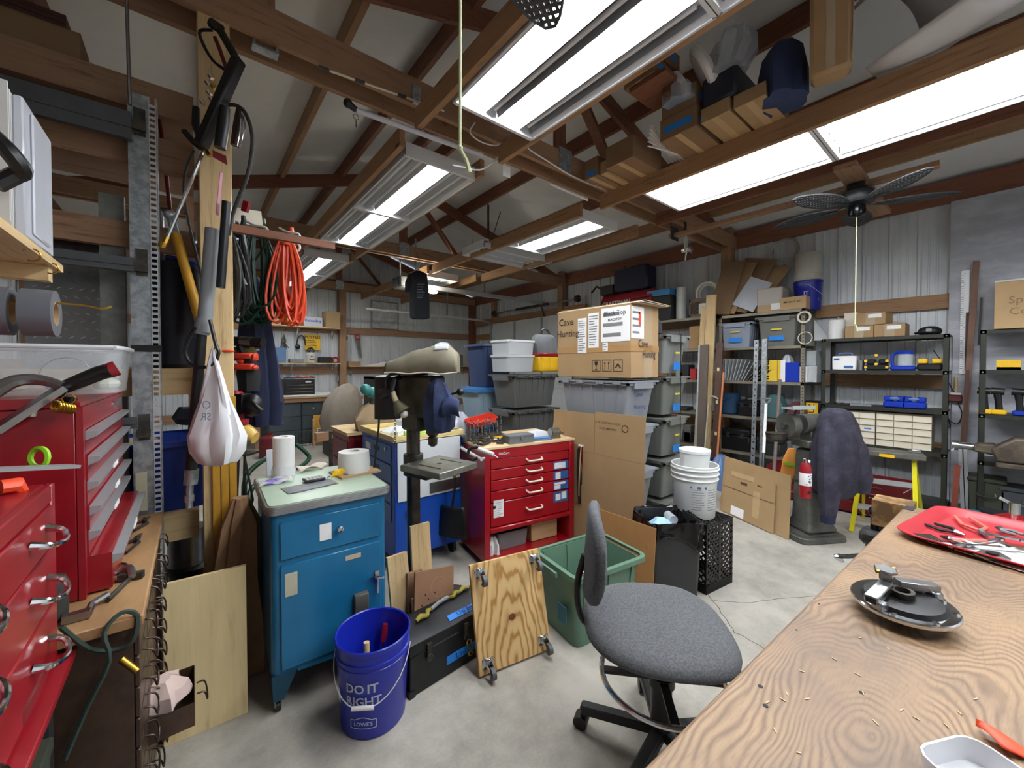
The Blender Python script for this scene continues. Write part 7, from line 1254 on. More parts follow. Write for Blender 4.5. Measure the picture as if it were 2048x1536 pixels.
lt=thing('blue_lantern','blue lantern with clear drum on the dark shelving','lantern',(5.79,P(1805,735,X=5.79).y,1.4615)); mk('base',G().box(-.08,-.10,0,.08,.09,.05),BLUE,lt,bev=.015); mk('drum',G().cyl((0,-.02,.05),(0,-.02,.17),.06,n=18),clear('lens_clear','#c9d2d6',.6,.1),lt); mk('frame',G().tube([(0,.07,.03),(0,.08,.12),(0,.05,.19),(0,-.08,.19)],.014,8).cyl((0,-.02,.17),(0,-.02,.185),.065,n=18),BLUE,lt)
t=charger('black drill batteries with yellow tops right of the blue lantern',1860,1.46,BLACK,YEL)
for k,px in enumerate((1792,1830)): t=charger(('left','right')[k]+' of the two blue battery chargers on the dark shelving',px,1.065,BLUE,BLUE); mk('logo_oval',G().sph((-.062,0,.10),(.006,.04,.018),12,6),M('handle_blue','#5a6fa8',.5,0,.05),t)
one('keypad',G().box(0,-.09,0,.1,.09,.02),GREY,'grey remote keypad lying left of the blue chargers','keypad',loc=(5.75,P(1722,735,X=5.75).y,1.0665)); one('cable_tangle',G().ring((0,0,.008),.06,.004,(1,0,0),(0,1,0),16,5).ring((.02,.05,.012),.05,.004,(1,0,0),(0,1,0),16,5),BLACK,'thin cable coil left of the grey keypad','cable',loc=(5.78,P(1690,735,X=5.78).y,1.0665))
for j,(px0,px1,l) in enumerate(((1660,1752,'left'),(1754,1866,'right'))):
    a,b=P(px1,735,X=5.74).y,P(px0,735,X=5.74).y; W_=b-a; t=thing('cream_drawer_unit',l+' cream small-drawer unit on the dark shelving','drawer unit',(5.74,a,.6465),group='cream small-drawer units'); mk('case',G().box(.012,0,0,.25,W_,.365),M('unit_tan','#8a7c6a',.5,0,.05),t)
    nc_=3
    for i in range(5):
        for c in range(nc_): d=mk('drawer',G().prism([(0,.0),(.05,0),(.05,.058),(-.006,.058),(0,.045)],W_*c/nc_+.003,W_*(c+1)/nc_-.003,'y'),CREAM,t); d.location=(0,0,.008+.0705*i)
    if j==0: mk('blue_tag',G().box(-.001,.03,.17,.0,.09,.185),TAPE,t)
rt=thing('red_low_chest','dark red low tool chest with silver pulls under the dark shelving','tool chest',(5.2,.95,0)); mk('body',G().box(0,-.45,.02,.4,.75,.36),DRED,rt,bev=.006)
for i in range(3):
    for s in (0,1): d=mk('drawer',G().box(-.006,-.44+.6*s,.04+.105*i,.0,.14+.6*s,.135+.105*i),DRED,rt,bev=.003); mk('silver_pull',G().box(-.014,-.25+.6*s,.10+.105*i,-.006,-.1+.6*s,.112+.105*i),CHROME,d)
# right edge dark shelving contents
b=carton('large brown carton with faint handwriting on the right edge dark shelving',(5.86,-.22,1.8415),(.36,.52,.42),0,CARD2,0); lettering(b,'Spare',.09,FX(-.1805,.08,.25),M('pencil','#8a6a4a',.8,0,.05),0,name='handwriting'); lettering(b,'Cord',.09,FX(-.1805,.08,.15),M('pencil','#8a6a4a',.8,0,.05),0,name='handwriting')
one('white_panel_lid',G().box(0,-.28,0,.36,.26,.025),PAPER,'white flat panel lying on the large brown carton','panel',loc=(5.77,-.22,2.2665))
one('yellow_holder',G().box(0,-.07,0,.06,.07,.025).box(0,-.07,.0,.012,.07,.09).ring((.03,.0,.05),.03,.012,(0,1,0),(0,0,1),12,6),YEL,'yellow plastic holder on the right edge dark shelving','holder',loc=(5.75,P(2017,735,X=5.75).y,1.4715))
for k,(px,c,l) in enumerate(((1972,YEL,'left'),(2000,YEL,'middle'),(2042,BLUE,'right'))):
    t=thing('cordless_drill',l+' of the upended cordless drills on the right edge dark shelving','drill',(5.76,P(px,735,X=5.76).y,1.0615),group='upended cordless drills'); mk('battery_foot',G().box(-.05,-.045,0,.05,.045,.045),c,t,bev=.01); mk('grip',G().tube([(0,0,.045),(0,.005,.12),(0,.012,.19)],[.024,.022,.026],10),BLACK,t); mk('head',G().cyl((0,-.03,.21),(0,.05,.215),.032,n=12),BLACK,t)
for k,(px,w_,h,m,l) in enumerate(((1978,.22,.30,'#3d4236','olive steel ammunition box under the big vise'),(2036,.17,.25,'#4a4f55','grey-blue steel box right of the olive box under the big vise'))): t=one('steel_box',G().box(0,-w_/2,0,.25,w_/2,h),M('it'+m,m,.5,.2,.1),l,'box',loc=(5.72,P(px,735,X=5.72).y,.1215),bev=.01); mk('lid',G().box(-.01,-w_/2-.01,h,.26,w_/2+.01,h+.04),M('it'+m,m,.5,.2,.1),t,bev=.01); mk('latch_wire',G().tube([(-.005,-.05,h*.7),(-.03,-.05,h*.6),(-.03,.05,h*.6),(-.005,.05,h*.7)],.005,5),STEEL,t)
vi=thing('bench_vise','large rust-brown bench vise at the right edge on the dark shelving','vise',(5.52,P(2040,735,X=5.5).y,.62)); RV=two('vise_brown','#4c443a','#6b6154',8,.4,.65,.55,.4,.1)
mk('base',G().box(-.1,-.12,.003,.25,.12,.05),RV,vi,bev=.01); mk('body',G().prism([(-.2,.05),(.12,.05),(.15,.16),(.02,.27),(-.18,.28),(-.24,.2)],-.09,.09,'x'),RV,vi,bev=.02,seg=2); mk('jaw',G().prism([(.12,.10),(.26,.12),(.24,.19),(.12,.2)],-.07,.07,'x'),RV,vi,bev=.015); mk('screw',G().cyl((0,.24,.15),(0,.36,.15),.03,n=14).cyl((0,.34,.15),(0,.38,.15),.045,n=14),STEEL,vi); mk('handle_bar',G().cyl((-.12,.37,.12),(.1,.37,.15),.010,n=8),CHROME,vi)
gr=thing('red_gas_can','red gas bottle with chrome neck on the floor at the right edge','gas can',(4.6,P(2035,735,X=4.6).y,0)); mk('body',G().lathe([(.1,0),(.14,.02),(.14,.30),(.10,.40),(.03,.44)],24),RED,gr); mk('neck',G().cyl((0,0,.44),(0,0,.52),.03,n=12).tube([(0,0,.5),(0,.07,.54)],.012,6),CHROME,gr)
one('teal_can',G().cyl((0,0,0),(0,0,.24),.10,n=18),M('teal_tin','#2f7f93',.4,.1,.1),'teal blue tin left of the red gas bottle','tin',loc=(5.25,P(1965,735,X=5.25).y,.001)); one('dark_tin',G().cyl((0,0,0),(0,0,.26),.10,n=18),DARK,'dark tin between teal tin and red gas bottle','tin',loc=(5.35,P(2000,735,X=5.35).y,.001))
# white painted board area: ruler, sticks, saws, wires
X=XR-.115
rl=thing('steel_ruler','tall white ruler hanging on the painted board','ruler',P(1929,645,X=X)); p0=rl.location.z; top=P(1931,541,X=X).z-p0; bot=P(1928,748,X=X).z-p0; mk('blade',G().box(-.002,-.028,bot,.002,.028,top),M('ruler_white','#e6e8ea',.35,.1,.03),rl); g=G()
for k in range(46): z=bot+.03+(top-bot-.06)*k/45; g.box(-.0032,.008,z,-.0022,.026 if k%5 else .0,z+.004)
mk('ticks',g,INK,rl,kind='stuff')
def stick(name,label,px,y0,y1,X_,r_,m,cat='stick'): a,b=P(px[0],y0,X=X_),P(px[1],y1,X=X_); b=b-(a-b)*((b.z-.002)/(a-b).z) if cat in ('bar','strip') else b; t=thing(name,label,cat,b); mk('shaft',G().bar((0,0,0),a-b,r_*2,r_*1.2,(1,0,0)),m,t); return t
stick('long_stick','long brown wooden stick leaning on the painted board',(1953,1920),522,985,XR-.16,.022,M('stick_brown','#7b5b4c',.6,0,.1)); 
t=stick('dark_file','dark long-handled file hanging beside the ruler',(1938,1935),625,740,XR-.14,.02,M('file_dark','#4a3330',.6,.2,.15),'file'); stick('hook_rod','thin black hook rod right of the brown stick',(1963,1957),595,690,XR-.13,.007,BLACK,'rod'); stick('wood_strip','dark wooden strip standing against the painted board',(1935,1925),740,1000,5.9,.014,M('strip_dark','#4d342e',.6,0,.15),'strip')
for k,(px,l) in enumerate(((1921,'left'),(1929,'right'))): stick('aluminium_bar',l+' short aluminium bar leaning beside the right edge shelving',(px,px+3),885,960,5.75,.016,AL,'bar')
stick('red_iron_bar','rust red iron bar standing on the floor left of the right edge shelving',(1915,1908),930,1020,5.6,.02,M('rust_red','#7a3a2a',.7,.1,.2),'bar')
pw=thing('power_strip','dark red power adapter with dangling cords on the painted board','power strip',P(1910,797,X=XR-.13)); mk('adapter',G().box(-.03,-.05,-.03,.01,.06,.04),M('adapter_red','#5c2526',.5,0,.1),pw,bev=.008); mk('plug_white',G().box(-.03,-.04,.04,.0,.03,.06),PAPER,pw); mk('cords',G().tube([(0,0,.05),(.0,.06,.2),(.0,.1,.38),(0,.16,.5)],.004,5).tube([(0,.04,-.03),(0,.05,-.2),(0,-.02,-.26),(0,-.05,-.15),(0,-.02,-.04)],.005,5).tube([(0,.05,-.03),(0,.08,-.24),(0,.03,-.3),(0,.05,-.18)],.005,5),BLACK,pw)
one('wood_dowel',G().cyl((0,0,0),(0,0,.16),.012,n=8),LZ,'short pale wooden handle above the dark red adapter','handle',loc=P(1912,785,X=XR-.13))
# ---------------------------------------------------------------- bench grinder on pedestal with jacket
p=P(1622,1072,Z=0); PG=two('pedestal_grey','#4f504b','#63635d',7,.4,.62,.5,.3,.05); bg=thing('grinder_pedestal','old grey bench grinder on a broad cast pedestal by the leaning cardboard','grinder',p,(0,0,-YAW+R(8)))
g=G(); rbox(g,-.24,-.17,0,.22,.2,.05,.07,4,.96); rbox(g,-.2,-.13,.05,.17,.16,.075,.06,4,.7); mk('base',g,PG,bg,bev=.008); mk('column',G().add([(x,y,z) for z,a,b in ((.07,.16,.13),(.16,.115,.10),(.78,.095,.085)) for x,y in ((-a,-b),(a,-b),(a,b),(-a,b))],[(0,1,5,4),(1,2,6,5),(2,3,7,6),(3,0,4,7),(4,5,9,8),(5,6,10,9),(6,7,11,10),(7,4,8,11),(8,9,10,11),(3,2,1,0)]),PG,bg,bev=.03,seg=3)
mk('motor',G().cyl((-.12,0,1.0),(.14,0,1.0),.085,n=20).box(-.13,-.09,.80,.13,.09,.86).box(-.07,-.06,.85,.07,.06,.95),PG,bg,bev=.006); mk('wheel_guard',G().cyl((-.27,0,.99),(-.20,0,.99),.105,n=22),PG,bg); mk('wheel_guard',G().cyl((.20,0,.99),(.27,0,.99),.105,n=22),PG,bg); mk('shaft',G().cyl((-.22,0,1.0),(.22,0,1.0),.02,n=10),STEEL,bg); mk('nut',G().cyl((-.3,0,.99),(-.27,0,.99),.03,n=6),STEEL,bg)
mk('eye_shield',G().box(-.33,-.14,1.14,-.12,-.02,1.152).box(-.33,-.145,1.14,-.12,-.14,1.175),clear('shield','#aeb8b4',.75,.15),bg); mk('shield_arm',G().tube([(-.2,-.05,1.14),(-.2,-.02,1.08),(-.22,0,1.02)],.010,6),IRON,bg); mk('water_pot',G().lathe([(.05,.86),(.07,.88),(.075,.93),(.08,.93)],16,c=(-.38,-.02,0)).box(-.31,-.03,.9,-.2,-.01,.92),IRON,bg)
# jacket over grinder
JK=two('jacket_purple_grey','#2c2b38','#403d4c',9,.4,.65,.95,0,.2); jp=P(1672,905,D=3.35); t=thing('work_jacket','faded dark purple-grey work jacket draped over the bench grinder','jacket',jp)
K=rz(-YAW); g=G(); g.M=K; fold(g,[(.0,0,-.37,.12,.09),(.0,0,-.30,.17,.12),(.0,0,-.12,.19,.14),(.01,0,.08,.18,.14),(.01,0,.24,.14,.12),(0,0,.345,.10,.09),(-.01,0,.375,.05,.05)],34,.07,4,7); mk('body',g,JK,t)
g=G(); g.M=K; fold(g,[(-.14,-.10,-.50,.055,.05),(-.135,-.10,-.30,.085,.07),(-.11,-.07,-.05,.10,.08),(-.08,-.03,.2,.09,.07),(-.05,0,.3,.05,.05)],20,.06,3,4); mk('sleeve',g,JK,t); g=G(); g.M=K; fold(g,[(.19,-.04,-.33,.05,.05),(.17,-.05,-.2,.08,.07),(.12,-.03,.05,.09,.08),(.06,0,.25,.06,.06)],18,.08,3,9); mk('sleeve',g,JK,t)
g=G(); g.M=K; fold(g,[(-.14,-.10,-.56,.05,.045),(-.14,-.10,-.50,.055,.05)],18,.03,9,2); mk('cuff',g,NAVY,t)
# fire extinguisher on the pedestal
fe=thing('fire_extinguisher','small red fire extinguisher hanging on the grinder pedestal','fire extinguisher',P(1611,955,D=3.22)); mk('tank',G().lathe([(.03,-.17),(.042,-.16),(.043,.08),(.03,.115),(.015,.125)],20),RED,fe); mk('label',G().lathe([(.0435,-.06),(.0437,-.059),(.0437,.04),(.0435,.041)],20,cap=False),PAPER,fe); mk('head',G().cyl((0,0,.12),(0,0,.15),.016,n=10).box(-.035,-.01,.15,.03,.01,.162),CHROME,fe,bev=.002); mk('gauge',G().cyl((0,-.02,.135),(0,-.03,.135),.013,n=12),PAPER,fe); mk('bracket',G().box(-.01,.03,-.05,.01,.09,-.03),IRON,fe)
g=G(); K2=rz(-YAW); g.M=K2; g.add([(-.02,-.0445,-.11),(0,-.0445,-.125),(.02,-.0445,-.11),(0,-.0445,-.095)],[(0,1,2,3)]); 
rnd=random.Random(2)
for k in range(14): x,z=rnd.uniform(-.025,.025),rnd.uniform(-.05,.03); g.add([(x-.004,-.0447,z-.003),(x+.004,-.0447,z-.003),(x+.004,-.0447,z+.003),(x-.004,-.0447,z+.003)],[(0,1,2,3)])
mk('print',g,INK,fe)
ev=thing('padded_envelope','orange-yellow padded envelope with green stripe standing behind the leaning cardboard','envelope',P(1580,945,D=3.9)); g=G(); g.M=rz(-YAW); fold(g,[(-.04,0,-.12,.05,.03),(-.02,0,0,.075,.04),(0,0,.14,.07,.035),(.01,0,.24,.03,.02)],16,.08,4,2); mk('body',g,M('envelope_orange','#d58d3c',.7,0,.08),ev); g=G(); g.M=rz(-YAW); g.add([(-.10,-.045,.09),(.07,-.045,.06),(.07,-.045,.09),(-.10,-.045,.12)],[(0,1,2,3)]); mk('stripe',g,LIME,ev)
# leaning flattened boxes on the floor
def quadsheet(name,label,cs,m,cat='cardboard',th=.006,kids=()):
    a,b,c,d=[Vector(q_) for q_ in cs]; n_=(b-a).cross(d-a).normalized()*th; o=a; t=thing(name,label,cat,o); mk('panel',G().add([a-o,b-o,c-o,d-o,a-o+n_,b-o+n_,c-o+n_,d-o+n_],[(3,2,1,0),(4,5,6,7),(0,1,5,4),(1,2,6,5),(2,3,7,6),(3,0,4,7)]),m,t); return t,o,n_
a,b=P(1437,1030,Z=.0),P(1548,1082,Z=0); 
u=(P(1580,1082,Z=.002)-P(1440,1018,Z=.002)); A=P(1440,1018,Z=.002); B=P(1578,1080,Z=.002); up=Vector((.26,.06,.50))
t,o,n_=quadsheet('flattened_carton','large flattened carton with fold lines leaning on the grinder pedestal',(A,B,B+up,A+up*1.02),CARD); bu=(B-A); nn=bu.cross(up).normalized()
if nn.dot(Vector((-.6,-.75,0)))<0: nn=-nn
def on(s_,r_,k=.002): return bu*s_+up*r_+nn*k
def patch(par,s0,s1,r0,r1,m,nm,k=.002): 
    q_=[on(s0,r0,k),on(s1,r0,k),on(s1,r1,k),on(s0,r1,k)]; q2=[v+nn*.0015 for v in q_]; return mk(nm,G().add(q_+q2,[(3,2,1,0),(4,5,6,7),(0,1,5,4),(1,2,6,5),(2,3,7,6),(3,0,4,7)]),m,par)
patch(t,.04,.60,.80,.99,CARD2,'flap'); patch(t,.62,.99,.72,.99,CARD,'flap')
A2=A-Vector((.03,.02,0)); t2=thing('flattened_carton','smaller flattened carton with pale tape leaning in front of the large one','cardboard',A2)
patch(t2,.03,.80,.0,.46,CARD,'panel',.012); patch(t2,.03,.80,.47,.80,CARD,'panel',.012); patch(t2,.50,.60,.12,.56,CARD2,'tape_strip',.0145); patch(t2,.14,.5,.70,.79,CARD2,'tape_strip',.0145); patch(t2,.18,.38,.02,.17,PAPER,'white_label',.0145); patch(t2,.55,.62,.66,.68,M('brown_ink','#4a3826',.8,0,.05),'print',.0145); patch(t2,.30,.40,.60,.64,M('brown_ink','#4a3826',.8,0,.05),'print',.0145)
one('blue_film_bag',fold(G(),[(0,0,0,.12,.1),(0,0,.2,.13,.1),(0,0,.34,.10,.08),(0,0,.42,.04,.04)],22,.12,5,3),clear('blue_film','#6f8fc0',.7,.15),'pale blue film bag behind the white pail','bag',loc=P(1460,1000,Z=.002)+Vector((.35,.25,0))); sb2=tote('dark blue tote on the floor behind the white pail',P(1480,950,Z=.002)+Vector((-.75,.35,0)),(.4,.5,.3),0,'#15257c',lid=None)
# step ladder
L0=P(1700,1062,Z=0); ld=thing('step_ladder','yellow fibreglass step ladder with aluminium steps beside the jacket','ladder',(4.05,.82,0),(0,0,R(90)))
fl,fr_,rl_,rr=Vector(P(1703,1062,Z=0)),Vector(P(1826,1120,Z=0)),None,None
o=Vector((4.05,.82,0)); Ri=rz(R(-90))
def lp(px,y,**k): return Ri@(P(px,y,**k)-o)
hL=.695; FLb=P(1703,1062,Z=0); FRb=FLb+Vector((.10,-.41,0)); tl=FLb+Vector((.16,-.05,hL)); tr_=FRb+Vector((.16,.04,hL)); RLb=FLb+Vector((.50,.0,0)); RRb=FRb+Vector((.50,0,0))
cv=lambda v:Ri@(v-o); FG=M('fibreglass_yellow','#d8cf1c',.4,0,.05)
for a,b in ((FLb,tl),(FRb,tr_)): mk('front_rail',G().bar(cv(a),cv(b),.045,.03,(1,0,0)),FG,ld)
for a,b in ((RLb,tl),(RRb,tr_)): mk('rear_rail',G().bar(cv(a),cv(b),.03,.02,(1,0,0)),FG,ld)
for f_ in (.32,.66): p_,q_=FLb.lerp(tl,f_),FRb.lerp(tr_,f_); mk('step',G().bar(cv(p_+Vector((.03,0,0))),cv(q_+Vector((.03,0,0))),.08,.03),AL,ld); mk('step_brace',G().bar(cv(p_),cv(p_.lerp(q_,.2)-Vector((0,0,.07))),.015,.003).bar(cv(q_),cv(q_.lerp(p_,.2)-Vector((0,0,.07))),.015,.003),AL,ld)
mk('rear_brace',G().bar(cv(RLb.lerp(tl,.4)),cv(RRb.lerp(tr_,.4)),.02,.004),AL,ld)
mk('top_cap',G().bar(cv(tl+Vector((.03,.06,.02))),cv(tr_+Vector((.03,-.06,.02))),.20,.05),M('cap_grey','#5b5a52',.5,0,.2,20),ld,bev=.008)
one('tape_measure_clip',G().box(-.03,-.04,0,.03,.04,.03),CHROME,'shiny clip lying on the right of the ladder top cap','clip',loc=tr_+Vector((.03,-.0,.047)),bev=.005); one('yellow_marker',G().box(-.01,-.05,-.03,.0,.05,-.005),YEL,'yellow tag on the front of the ladder top cap','tag',loc=tl.lerp(tr_,.5)+Vector((-.075,0,.03)))
# hitch stand in front of the bench end
hs=thing('hitch_stand','black trailer hitch ball on a square post behind the workbench corner','hitch',P(1757,1215,Z=.0)*1.0); hs.location=(2.75,.394,-.0); 
mk('post',G().box(-.035,-.035,0,.035,.035,.58),BLACK,hs,bev=.004); mk('collar',G().box(-.06,-.06,.58,.06,.06,.655),M('rubber','#2a2826',.6,0,.1),hs,bev=.02); mk('ball',G().cyl((0,0,.655),(0,0,.715),.022,n=14).sph((0,0,.745),.032,16,10),M('ball_black','#15151a',.2,.5,.05),hs); mk('shiny_loop',G().tube([(-.03,.03,.52),(-.08,.10,.5),(-.12,.14,.50),(-.08,.12,.47)],.012,8),CHROME,hs)
one('wood_block',G().box(-.06,-.05,0,.07,.09,.12),two('oily_wood','#5c4325','#a88350',6,.45,.6,.7,0,.1),'oily wooden block beside the hitch ball','block',loc=(2.60,.29,.74)) 
one('block_post',G().box(-.05,-.04,0,.05,.06,.739),BLACK,'black post under the oily wooden block','post',loc=(2.60,.29,0))
# ---------------------------------------------------------------- ceiling fans with woven leaf blades
FANM=M('fan_dark','#26282b',.4,.3,.1); WEAVE=M('weave','#3b3e42',.6,0,.15)
def leafblade(parent,ang,L_=.50,W_=.105,r0=.13,z=0.0,sl=.10):
    K=Matrix.Rotation(ang,4,'Z')@Matrix.Translation((r0,0,z))@Matrix.Rotation(sl,4,'X'); wfn=lambda u: W_*(sin(pi*min(1,u*.93+.05))**.62)
    pts=[(L_*u,wfn(u),0) for u in [k/14 for k in range(15)]]+[(L_*u,-wfn(u),0) for u in [k/14 for k in range(14,-1,-1)]]
    g=G(); g.M=K; g.tube(pts,.006,6,True); g.box(0,-.008,-.003,L_,.008,.003); b=mk('blade',g,WEAVE,parent)
    g=G(); g.M=K; n=17
    for k in range(1,n): u=k/n; x=L_*u; w_=wfn(u); g.box(x-.0075,-w_,-.0022,x+.0075,w_,.0005)
    for j in range(-4,5):
        y=j*.024; us=[k/40 for k in range(41) if wfn(k/40)>abs(y)+.003]
        if len(us)>2: g.box(L_*us[0],y-.0065,-.0008,L_*us[-1],y+.0065,.0025)
    mk('woven_cane',g,WEAVE,b,kind='stuff'); g=G(); g.M=Matrix.Rotation(ang,4,'Z'); g.bar((.05,0,z),(r0+.12,0,z-.004),.035,.006); mk('blade_arm',g,FANM,b)
def cfan(label,loc,a0,tilt=0):
    t=thing('ceiling_fan',label,'ceiling fan',loc); mk('canopy',G().lathe([(.075,.22),(.08,.19),(.06,.165)],22),FANM,t); mk('motor',G().lathe([(.05,.17),(.11,.15),(.125,.10),(.11,.055),(.06,.04)],26),FANM,t); mk('switch_cup',G().lathe([(.055,.04),(.06,.0),(.055,-.035),(.02,-.05)],22),M('fan_gloss','#1d1f22',.15,.6,.1),t)
    for k in range(5): leafblade(t,a0+2*pi*k/5,z=.045)
    return t
f1=cfan('dark ceiling fan with woven leaf blades hanging right of the right light row',(4.33,.77,2.80),R(-62)); f2=cfan('dark ceiling fan at the top edge, only one woven blade tip showing',(.52,.80,2.75),R(28))
CORD=M('cord_lime','#c9d3a0',.6,0,.05)
for l,x,y,z0,z1 in (('yellow-green pull cord of the right ceiling fan, hanging by the pine girt',4.33,.77,1.86,2.75),('yellow-green pull cord hanging nearest the camera before the bright lights',.51,.83,2.03,2.7)):
    t=thing('pull_cord',l,'cord',(x,y,z1)); mk('cord',G().tube([(0,0,0),(.002,0,(z0-z1)*.5),(0,0,z0-z1)],.0035,6),CORD,t); mk('knot',G().sph((0,0,z0-z1),.007,8,6).tube([(0,0,z0-z1),(.012,-.01,z0-z1-.03),(.018,-.014,z0-z1-.06)],[.004,.005,.007],6),CORD,t)
# ---------------------------------------------------------------- things stored on the joists
ZJ=3.1215
def jbox(label,y,w_,h,d=.42,x=2.86,m=CARD3,rot=0,tape=None,z=ZJ,name='cardboard_box'):
    t=carton(label,(x,y,z),(d,w_,h),rot,m,0,name); mk('tape',G().box(-d/2,-.022,-.0008,d/2,.022,.0),CARD2,t)
    if tape:
        mk('blue_tape',G().box(-d/2+.05,-w_/2-.001,h*tape,d/2-.05,-w_/2-.0002,h*tape+.045),TAPE,t); mk('blue_tape',G().box(-d/2-.001,-w_/2+.03,h*tape,-d/2-.0002,w_/2-.03,h*tape+.045),TAPE,t)
    return t
jbox('small carton with blue tape nearest the truss on the joists',2.23,.14,.16,.34,2.85,tape=.1); jbox('wide carton with taped bottom on the joists, second from the truss',1.93,.26,.17,.40)
jbox('open dark carton between the first and second on the joists',2.11,.08,.10,.34,2.87,CARD)
sb=thing('slat_bundle','bundle of white blind slats lying on the joists beside the wide carton','slats',(2.86,1.66,ZJ)); 
for k in range(6): mk('slat',G().box(-.25,-.012,0,.25,.012,.004),PAPER,sb); sb.children[-1].location=(.01*k,-.05+.018*k,.02+.022*k); sb.children[-1].rotation_euler=(R(20),R(-6+3*k),R(-8+4*k))
jbox('tall carton with two blue tape strips on the joists',1.44,.26,.15,.42,tape=.3); jbox('upper carton with blue tape strip stacked on the tall one',1.44,.25,.15,.40,m=CARD3,tape=.4,z=ZJ+.1545)
jbox('flat tan carton behind the hanging paper sheet on the joists',1.19,.18,.09,.44,2.88,CARD); one('paper_sheet',G().box(0,-.05,-.13,.002,.06,.03),PAPER,'white paper sheet hanging off the flat tan carton','paper',loc=(3.085,1.27,ZJ+.10)) 
jbox('tan carton with seam on the joists left of the navy bag',.99,.18,.08,.42,2.88,CARD)
one('black_machine',G().box(-.18,-.10,0,.15,.12,.2),M('navy_black','#171c2c',.5,0,.15),'black machine on the tan cartons up on the joists','machine',loc=(2.84,1.16,ZJ+.0935),bev=.02); one('white_cup',G().lathe([(.03,0),(.04,.05),(.036,.05),(.026,.006)],18),CREAM,'cream funnel cup showing at the black machine on the joists','cup',loc=(3.02,1.09,ZJ+.19),rot=(R(0),R(100),0))
one('navy_bag',fold(G(),[(0,0,0,.15,.12),(0,0,.15,.16,.12),(0,0,.28,.13,.10),(0,0,.35,.06,.05)],22,.08,5,5),M('navy_bag','#27365a',.7,0,.15),'tall navy bag standing on the joists','bag',loc=(2.84,.86,ZJ)) 
lc=thing('long_carton','long taped tan carton tilted up against the roof on the joists','carton',(2.80,.62,ZJ),(0,R(-14),R(12))); mk('body',G().box(-.10,-.09,0,.12,.09,.62),CARD,lc,bev=.02); mk('clear_tape',G().box(-.10,-.093,.02,-.06,-.0905,.58).box(-.103,-.02,.02,-.1005,.02,.6),clear('tape_film','#d8c8ac',.4,.1),lc)
for k,(y,z,l) in enumerate(((1.62,3.50,'lower'),(1.62,3.64,'upper'))): jbox(l+' faint carton with blue tape high under the roof',y,.24,.12,.34,2.62,CARD3,0,.4,z)
one('storage_plank',G().box(-.16,-.14,0,.16,.14,.03),DY,'dark plank high on blocks carrying the faint cartons','plank',loc=(2.62,1.56,3.465)); one('plank_block',G().box(-.1,-.04,0,.1,.04,.041),DY,'dark block under the high plank','block',loc=(2.70,1.48,3.4225))
pr_=thing('pipe_rolls','white hose rolls in clear film bags above the taped cartons','hose',(2.70,1.28,3.43)); mk('roll',G().ring((0,0,.08),.13,.035,(.8,.3,0),(0,.5,1),26,8),WHITE,pr_); mk('roll',G().ring((.02,.16,.03),.11,.03,(.8,.3,0),(0,.5,1),26,8),WHITE,pr_); mk('film_bag',fold(G(),[(0,-.15,-.04,.12,.1),(0,-.18,.05,.14,.13),(0,-.2,.14,.12,.1),(0,-.22,.2,.04,.04)],24,.14,6,4),clear('film_grey','#b9c3cc',.45,.2),pr_); mk('film_bag',fold(G(),[(-.02,.14,-.10,.13,.1),(0,.15,-.02,.14,.1),(0,.15,.04,.08,.06)],24,.14,6,8),clear('film_grey','#b9c3cc',.45,.2),pr_)
cw=thing('curled_sheet','large curled white plastic sheet lying on the joists at upper right','sheet',(2.98,.22,3.36)); g=G(); N_=40
def curl(u,v): a=-2.2+4.9*u; r_=.23+.03*u; return (r_*cos(a), -.30+.55*v, .02+r_*sin(a))
mk('sheet',g.sheet(curl,N_,4),M('sheet_white','#d2d4d6',.45,0,.03),cw,solid=.006); cw.rotation_euler=(0,R(0),R(-30))
# poles and wires along the front truss
def pole(name,label,a,b,r_,m,cat='pole',parts=()): t=thing(name,label,cat,a); d=b-a; mk('shaft',G().cyl((0,0,0),d,r_,n=10),m,t); return t,d
a,b=P(712,220,Y=2.385),P(965,311,Y=2.385); t,d=pole('white_pole','white pole with black ball end hanging under the front truss chord',a,b,.016,M('pole_white','#c3c5cc',.3,0,.03)); mk('ball_end',G().sph((-.045,0,.02),.026,14,8).cyl((-.04,0,.018),(.0,0,.0),.020,.017,n=12),BLACK,t); mk('ring_key',G().ring((.0,-.0,-.04),.016,.002,(1,0,0),(0,0,1),12,5).cyl((0,0,-.056),(0,0,-.10),.003,n=5),IRON,t); mk('hook',G().tube([d*.5+Vector((0,0,.01)),d*.5+Vector((0,.06,.1)),d*.5+Vector((0,.06,.16))],.004,5),STEEL,t)
a,b=P(1010,329,Y=2.40),P(1100,368,Y=2.40); t,d=pole('white_rod','short white rod continuing under the front truss right of the lights',a,b,.008,PAPER); mk('paper_tag',G().box(-.02,-.002,-.09,.05,.0,-.01),PAPER,t); t.children[-1].location=d
a,b=P(637,134,Y=2.405),P(888,222,Y=2.405); t,d=pole('fishing_rod','thin pale fishing rod with dark wrapped grips lying along the truss',a,b,.006,CREAM); 
for f_ in (.0,.25,.58): mk('grip',G().cyl(d*f_,d*(f_+.07),.011,n=8),IRON,t)
one('white_cable',G().tube([P(x,y,Y=2.40) for x,y in ((950,245),(940,265),(965,285),(1000,290),(1030,272),(1060,300),(1100,325),(1140,350),(1190,372),(1215,380))],.006,6),PAPER,'white cable looping along the face of the front truss chord','cable')
one('white_cable',G().tube([P(x,y,Y=2.44) for x,y in ((1030,272),(1010,300),(985,325),(960,340),(930,335),(905,330))],.006,6),PAPER,'white cable dropping from the chord to the two-tube light','cable')
gl=thing('clear_propeller','small clear plastic propeller fan hanging at the right end of the front truss','fan',P(1370,505,D=4.7)); 
